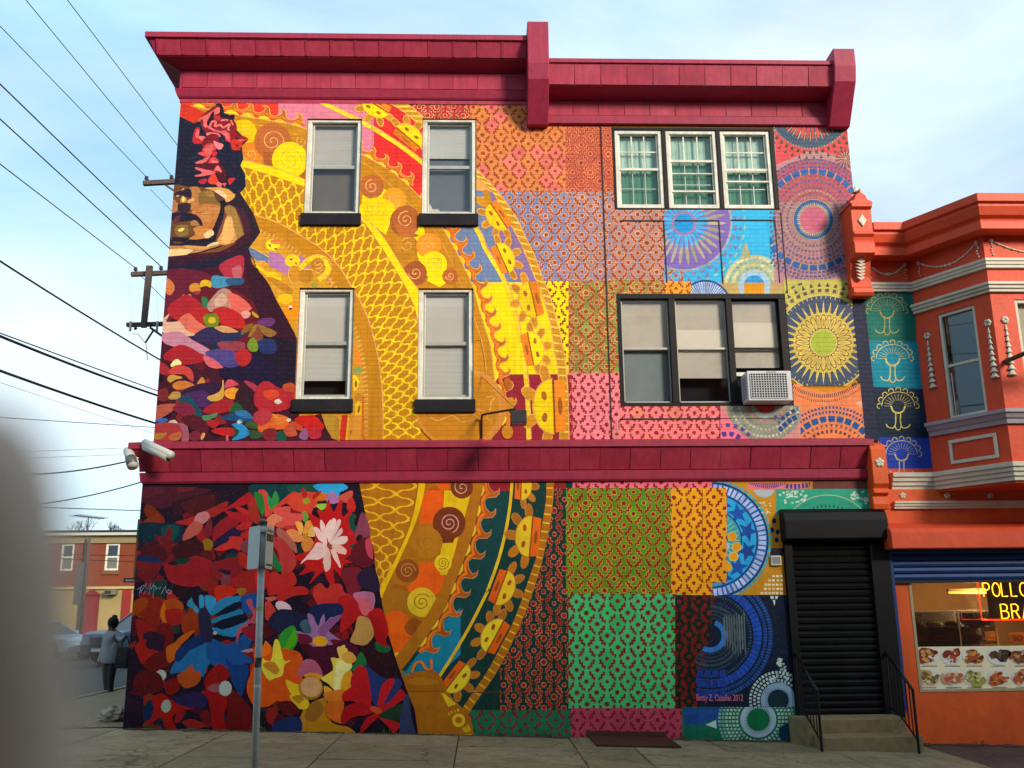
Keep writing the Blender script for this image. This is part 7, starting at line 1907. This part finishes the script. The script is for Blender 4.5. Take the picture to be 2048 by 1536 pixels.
MB().box(dr[0], dr[1], yB+.05, yB+.12, dr[2], dr[3]).build('door', mat('dark red door', '7a1c20', .6, .15), BH); MB().add([(dr[0]-.1, yB-.05, dr[3]), (dr[1]+.1, yB-.05, dr[3]), ((dr[0]+dr[1])/2, yB-.05, dr[3]+.35), (dr[0]-.1, yB+.05, dr[3]), (dr[1]+.1, yB+.05, dr[3]), ((dr[0]+dr[1])/2, yB+.05, dr[3]+.35)], [(0, 1, 2), (3, 5, 4), (0, 3, 4, 1), (1, 4, 5, 2), (2, 5, 3, 0)]).build('pediment', mat('dark red door', '7a1c20', .6, .15), BH)
MB().tube([(XB(163), yB-.12, zt-.3), (XB(163), yB-.12, 0)], .07, 8).build('drainpipe', mat('dark pipe', '3a2c26', .7), BH)
MB().box(XB(246), XB(262), yB-.1, yB+.02, -.3, ZB(1180)).build('pilaster', mat('red pilaster', '8c2420', .7, .15), BH)
xa, xb = XB(213), XB(235)
A2 = thing('air_conditioner', 'grey air conditioner on the cream wall of the brick house', 'air conditioner', (xa, yB-.3, ZB(1190)))
MB().box(xa, xb, yB-.45, yB+.05, ZB(1190), ZB(1176)-.1).build('case', mat('old grey case', '6c6858', .7, .2), A2, bevel=.02); MB().box(xa+.05, xb-.25, yB-.47, yB-.452, ZB(1190)+.06, ZB(1176)-.16).build('grille', mat('dark coil', '2e2c28', .6, .3, 60), A2)
xa, za = XB(147), zt+.18
AN = thing('roof_antenna', 'spindly television aerial on the roof of the brick house', 'antenna', (xa, yB+1, za)); m_an = mat('aerial metal', '3c3a40', .5)
MB().tube([(xa, yB+1, za-.1), (xa, yB+1, ZB(1029))], .035, 6).build('mast', m_an, AN); MB().tube([(XB(117), yB+1, ZB(1027)), (XB(180), yB+1, ZB(1034))], .03, 6).build('boom', m_an, AN)
for k in range(9): x = XB(119)+(XB(178)-XB(119))*k/8; z = ZB(1027)+(ZB(1034)-ZB(1027))*k/8; MB().tube([(x-.10, yB+.4, z-.10), (x+.10, yB+1.6, z+.12)], .016, 5).build('element', m_an, AN)
# bare shrub tips over the roof line
yS = 52; p = W(182, 1062, yS)
BT = thing('bare_tree', 'bare winter tree whose twigs show over the brick house roof', 'tree', (p[0], yS, 0)); mt = mat('bare bark', '3c3440', .9)
tw = MB(); rt_ = random.Random(11)
def grow(a, d, l, r, n):
    b = a+d*l; tw.tube([a, (a+b)/2+Vector((rt_.uniform(-.05, .05), 0, .03))*l, b], [r, r*.8, r*.6], 5, False)
    if n:
        for _ in range(3 if n > 1 else 2): grow(b, (d+Vector((rt_.uniform(-.9, .9), rt_.uniform(-.6, .6), rt_.uniform(-.2, .6)))).normalized(), l*.66, r*.6, n-1)
MB().tube([(p[0], yS, -.3), (p[0]+.1, yS, p[1]-2.2)], [.2, .12], 8).build('trunk', mt, BT)
for q_ in (-.5, -.2, .2, .5): grow(Vector((p[0]+.1, yS, p[1]-2.3)), Vector((q_*1.6, .1, .9)).normalized(), 1.3, .06, 4)
tw.build('crown', mt, BT)
# one-way sign and disc sign on a far post
yW = 13.0; a = W(247, 1165, yW); b = W(272, 1156, yW)
OW = thing('one_way_sign', 'black one way arrow sign showing past the mural corner', 'sign', (b[0]+.1, yW, -.2))
MB().tube([(b[0]+.12, yW+.05, -.3), (b[0]+.12, yW+.05, b[1]+.25)], .03, 8).build('post', m_galv, OW)
MB().box(a[0], b[0]+.35, yW, yW+.01, a[1], b[1]).build('sign_plate', mat('sign black', '101014', .5), OW)
MB().plate([(a[0]+.03, (a[1]+b[1])/2), (a[0]+.10, b[1]-.015), (a[0]+.10, b[1]-.035), (a[0]+.4, b[1]-.035), (a[0]+.4, a[1]+.035), (a[0]+.10, a[1]+.035), (a[0]+.10, a[1]+.015)], yW-.006, yW-.001).build('arrow', mat('sign arrow white', 'c8c8c4', .5), OW)
c = W(277, 1183, yW-1); DS = thing('road_sign', 'pale back of a stop sign half hidden by the mural corner', 'sign', (c[0], yW-1, -.2))
MB().lathe((c[0]+.05, yW-1, c[1]), [(.2, -.004), (.2, .004)], 8, 'y').build('sign_plate', m_back, DS); MB().tube([(c[0]+.05, yW-.96, -.3), (c[0]+.05, yW-.96, c[1]+.1)], .03, 8).build('post', m_galv, DS)
# thin grey post on the far kerb
p = on_ground(156, 1312, -.2); PP = thing('street_pole', 'thin dark street pole standing beside the silver car', 'pole', (p.x, p.y, -.2))
zt_ = W(161, 1075, p.y)[1]; MB().tube([(p.x, p.y, -.3), (p.x+.03, p.y, zt_)], [.075, .05], 10).build('shaft', mat('weathered pole', '4c4440', .8, .2), PP, True); MB().box(p.x-.38, p.x-.06, p.y-.15, p.y+.1, zt_-2.9, zt_-1.1).build('meter_box', mat('grey box', '5c5852', .7), PP)

# ------------------------------------------------------------------ utility pole and wires
yU = 7.7
def WP(px, py, y): a = W(px, py, y); return Vector((a[0], y, a[1]))
UP = thing('utility_pole', 'timber utility pole with cross arms showing past the mural wall', 'utility pole', (WP(385, 1200, yU).x, yU, 0))
m_tim = mat('weathered timber', '5c4c46', .85, .25, 18, .3, 40); m_ins = mat('insulator glaze', '3c3640', .3)
b0 = WP(382, 400, yU); MB().tube([(b0.x, yU+.15, -.2), (b0.x, yU+.15, WP(382, 300, yU).z)], [.16, .12], 12).build('pole', m_tim, UP, True)
def arm(l, r, h=.06):
    a, b = WP(l[0], l[1], yU), WP(r[0], r[1], yU); MB().slab((a.x, yU-.06, a.z-h), (b.x, yU-.06, b.z-h), (b.x, yU-.06, b.z+h), (a.x, yU-.06, a.z+h), (0, 1, 0), .11).build('cross_arm', m_tim, UP)
arm((287, 367), (400, 361), .055); arm((263, 549), (400, 543), .05); arm((254, 650), (400, 646), .045)
a, b = WP(303, 536, yU), WP(291, 658, yU); MB().slab((a.x-.07, yU-.08, a.z), (a.x+.07, yU-.08, a.z), (b.x+.06, yU-.08, b.z), (b.x-.06, yU-.08, b.z), (0, -1, 0), .1).build('hanger_post', m_tim, UP)
MB().tube([WP(331, 370, yU), WP(352, 384, yU), WP(372, 400, yU)], .025, 6).build('brace', m_tim, UP); MB().tube([WP(300, 655, yU), WP(330, 676, yU), WP(372, 700, yU)], .03, 6).build('brace', m_tim, UP); MB().tube([WP(306, 662, yU), WP(291, 685, yU)], .025, 6).build('brace', m_tim, UP)
for px, py in ((293, 358), (343, 356), (271, 540), (322, 538)):
    c = WP(px, py, yU); MB().lathe((c.x, yU, c.z-.02), [(.02, -.05), (.02, 0), (.055, .01), (.055, .03), (.025, .04), (.025, .055), (.045, .06), (.045, .085), (.01, .09)], 10).build('insulator', m_ins, UP, True)
for px in (264, 317): c = WP(px, 655, yU); MB().tube([(c.x, yU-.1, c.z+.12), (c.x, yU-.1, c.z-.12)], .03, 8).build('fuse', m_galv, UP)
MB().lathe((WP(274, 659, yU).x, yU-.1, WP(274, 659, yU).z), [(.02, -.04), (.045, 0), (.02, .04)], 8).build('insulator', m_ins, UP)
MB().tube([WP(264, 668, yU), WP(276, 668, yU), WP(292, 688, yU), WP(295, 720, yU)], .008, 5).build('jumper', m_iron, UP)
MB().tube([WP(257, 546, yU), WP(263, 640, yU)], .003, 4).build('jumper', m_galv, UP); MB().tube([WP(311, 546, yU), WP(317, 640, yU)], .003, 4).build('jumper', m_galv, UP)
m_wire = mat('black cable', '1c1c22', .6)
WN = ('overhead_wire', 'wire', 'overhead wires')
def wire(a, ya, b, yb_, r, lab, sag=.0, ext=.45):
    A, B = WP(a[0], a[1], ya), WP(b[0], b[1], yb_); A = A+(A-B)*ext; pts = []
    for i in range(13):
        t = i/12; q_ = A+(B-A)*t; q_.z -= sag*(1-(2*t-1)**2); pts.append(q_)
    o = MB().tube(pts, r, 6).build('overhead_wire', m_wire, None, True); tag(o, lab, 'wire', 'overhead wires')
thin = 'thin dark overhead wire strung to the cross arms beside the mural wall'
wire((135, 0), 1, (362, 300), 7.7, .008, 'thin wire meeting the mural wall edge above the top cross arm'); wire((52, 0), 1, (343, 352), yU, .008, 'thin wire tied to the inner insulator of the top cross arm'); wire((0, 52), 1, (293, 354), yU, .008, 'thin wire tied to the outer insulator of the top cross arm')
wire((0, 168), 1, (345, 503), 9.5, .013, 'dark wire meeting the wall just above the middle cross arm'); wire((0, 238), 1, (322, 533), yU, .012, 'dark wire tied to the inner insulator of the middle cross arm'); wire((0, 328), 1, (271, 536), yU, .010, 'dark wire tied to the outer insulator of the middle cross arm')
wire((271, 541), yU, (420, 690), 12, .008, 'short wire slanting behind the hanger post between middle and lower arms', 0, 0); wire((300, 378), yU+.5, (420, 500), 13, .006, 'short faint wire slanting down below the top cross arm', 0, 0)
wire((0, 512), 1, (400, 765), 10, .018, 'medium black overhead cable below the middle cross arm', .1)
tk = 'thick black overhead cable running to the building side'
wire((0, 660), 1, (400, 818), 10, .026, 'thick black overhead cable with a thin strand lashed above it', .12); wire((0, 664), 1.05, (400, 812), 10.02, .012, 'thin strand lashed above the upper thick cable', .02); wire((0, 731), 1, (400, 872), 10, .026, 'lone thick black cable running to the wall below the lashed one', .1)
far = 'one of two faint parallel wires level with the security cameras'
wire((0, 835), 6, (420, 862), 16, .009, 'thin nearly level wire below the lone thick cable'); wire((0, 765), 6, (420, 905), 16, .005, 'thread thin wire slanting down across the level wire'); wire((0, 1012), 12, (420, 1026), 24, .014, 'dark level wire just above the brick house roof'); wire((0, 905), 12, (420, 890), 24, .006, far); wire((0, 918), 12, (420, 903), 24, .006, far)
hw = 'dark service wire crossing in front of the brick house'
wire((60, 1108), 30, (420, 1114), 30, .018, 'upper service wire crossing in front of the brick house windows'); wire((60, 1115), 30, (420, 1130), 30, .018, 'lower service wire crossing in front of the brick house windows')
wire((0, 938), 1, (258, 922), -.2, .011, 'black cable reaching the stubby security camera', .12, .3); wire((0, 1005), 1, (283, 964), .2, .009, 'black cable ending under the maroon band corner', .12, .3)

# ------------------------------------------------------------------ houses added over the road, unseen behind the viewpoint, to shade the wall
m_row = mat('shading row house brick', '7a4a38', .85, .2, 8, .3, 20)
for i in range(7):
    x = -30+i*9.0; T = thing('shading_row_house', 'unseen brick row house added over the road to shade the mural', 'house', (x+4.5, -21, 0), 'unseen shading houses over the road')
    hs = [(x+1.0+k*2.6, x+2.1+k*2.6, z, z+1.8) for k in range(3) for z in (1.2, 4.4, 7.4, 10.4)]
    w = holed_wall(x, x+8.96, -.8, 12.4, 20.0, .3, hs); w.M = Matrix.Rotation(R(180), 4, 'Z') @ Matrix.Translation((-2*x-8.96, 0, 0)); w.build('wall', m_row, T)
    MB().box(x, x+8.96, -30, -20.3, -.8, 12.4).build('block', m_row, T); MB().box(x, x+8.96, -20.3, -19.7, 12.4, 12.8).build('cornice', m_wtrim, T)
    for (a, b, c, d) in hs: q_ = MB(); a2, b2 = 2*x+8.96-b, 2*x+8.96-a; q_.box(a2, b2, -20.15, -20.1, c, d).build('window', mat('far dark pane', '242a34', .15, .1, spec=.8), T)

# ------------------------------------------------------------------ the photographer's hand, a fingertip across the edge of the lens
def CS(px, py, d): r_ = ray(px, py); return CAMP+r_*(d/r_.dot(_fw))
HN = thing('hand', 'out of focus finger of the photographer in front of the lens', 'hand', tuple(CS(-300, 2300, .07)))
dH = .062
pts = [CS(-70, 2600, .10), CS(-112, 2000, .075), CS(-98, 1500, .066), CS(-112, 1060, dH), CS(-160, 770, dH),          # 0 palm knuckle .. 4 tip of the index finger
       CS(-500, 3300, .13), CS(-700, 3900, .17), CS(-1500, 6500, .30),                                                  # 5 palm, 6 wrist, 7 forearm
       CS(-700, 2300, .10), CS(-900, 1900, .085), CS(-1000, 1650, .08), CS(-1020, 1500, .078),                           # middle finger
       CS(-1050, 2400, .115), CS(-1350, 2050, .10), CS(-1450, 1800, .095), CS(-1470, 1680, .093),                        # ring finger
       CS(-1250, 2700, .13), CS(-1650, 2450, .12), CS(-1780, 2250, .115), CS(-1800, 2150, .113),                         # little finger
       CS(60, 3300, .13), CS(300, 2900, .11), CS(420, 2500, .095), CS(450, 2350, .09)]                                   # thumb
ed = [(0, 1), (1, 2), (2, 3), (3, 4), (0, 5), (5, 6), (6, 7), (5, 8), (8, 9), (9, 10), (10, 11), (5, 12), (12, 13), (13, 14), (14, 15), (5, 16), (16, 17), (17, 18), (18, 19), (5, 20), (20, 21), (21, 22), (22, 23)]
rad = [.011, .0095, .0092, .0088, .0074, .028, .027, .036]+[.010, .0095, .0088, .007]+[.010, .009, .0085, .0068]+[.009, .008, .0075, .006]+[.013, .011, .010, .0075]
hm = fused('hand_skin', [tuple(p) for p in pts], ed, rad, 5)
mesh_obj('skin', hm, [mat('skin', 'dcbfa8', .55, .08, 80, .1, 300, sub=.1)], HN)
nt_ = CS(-172, 980, dH);
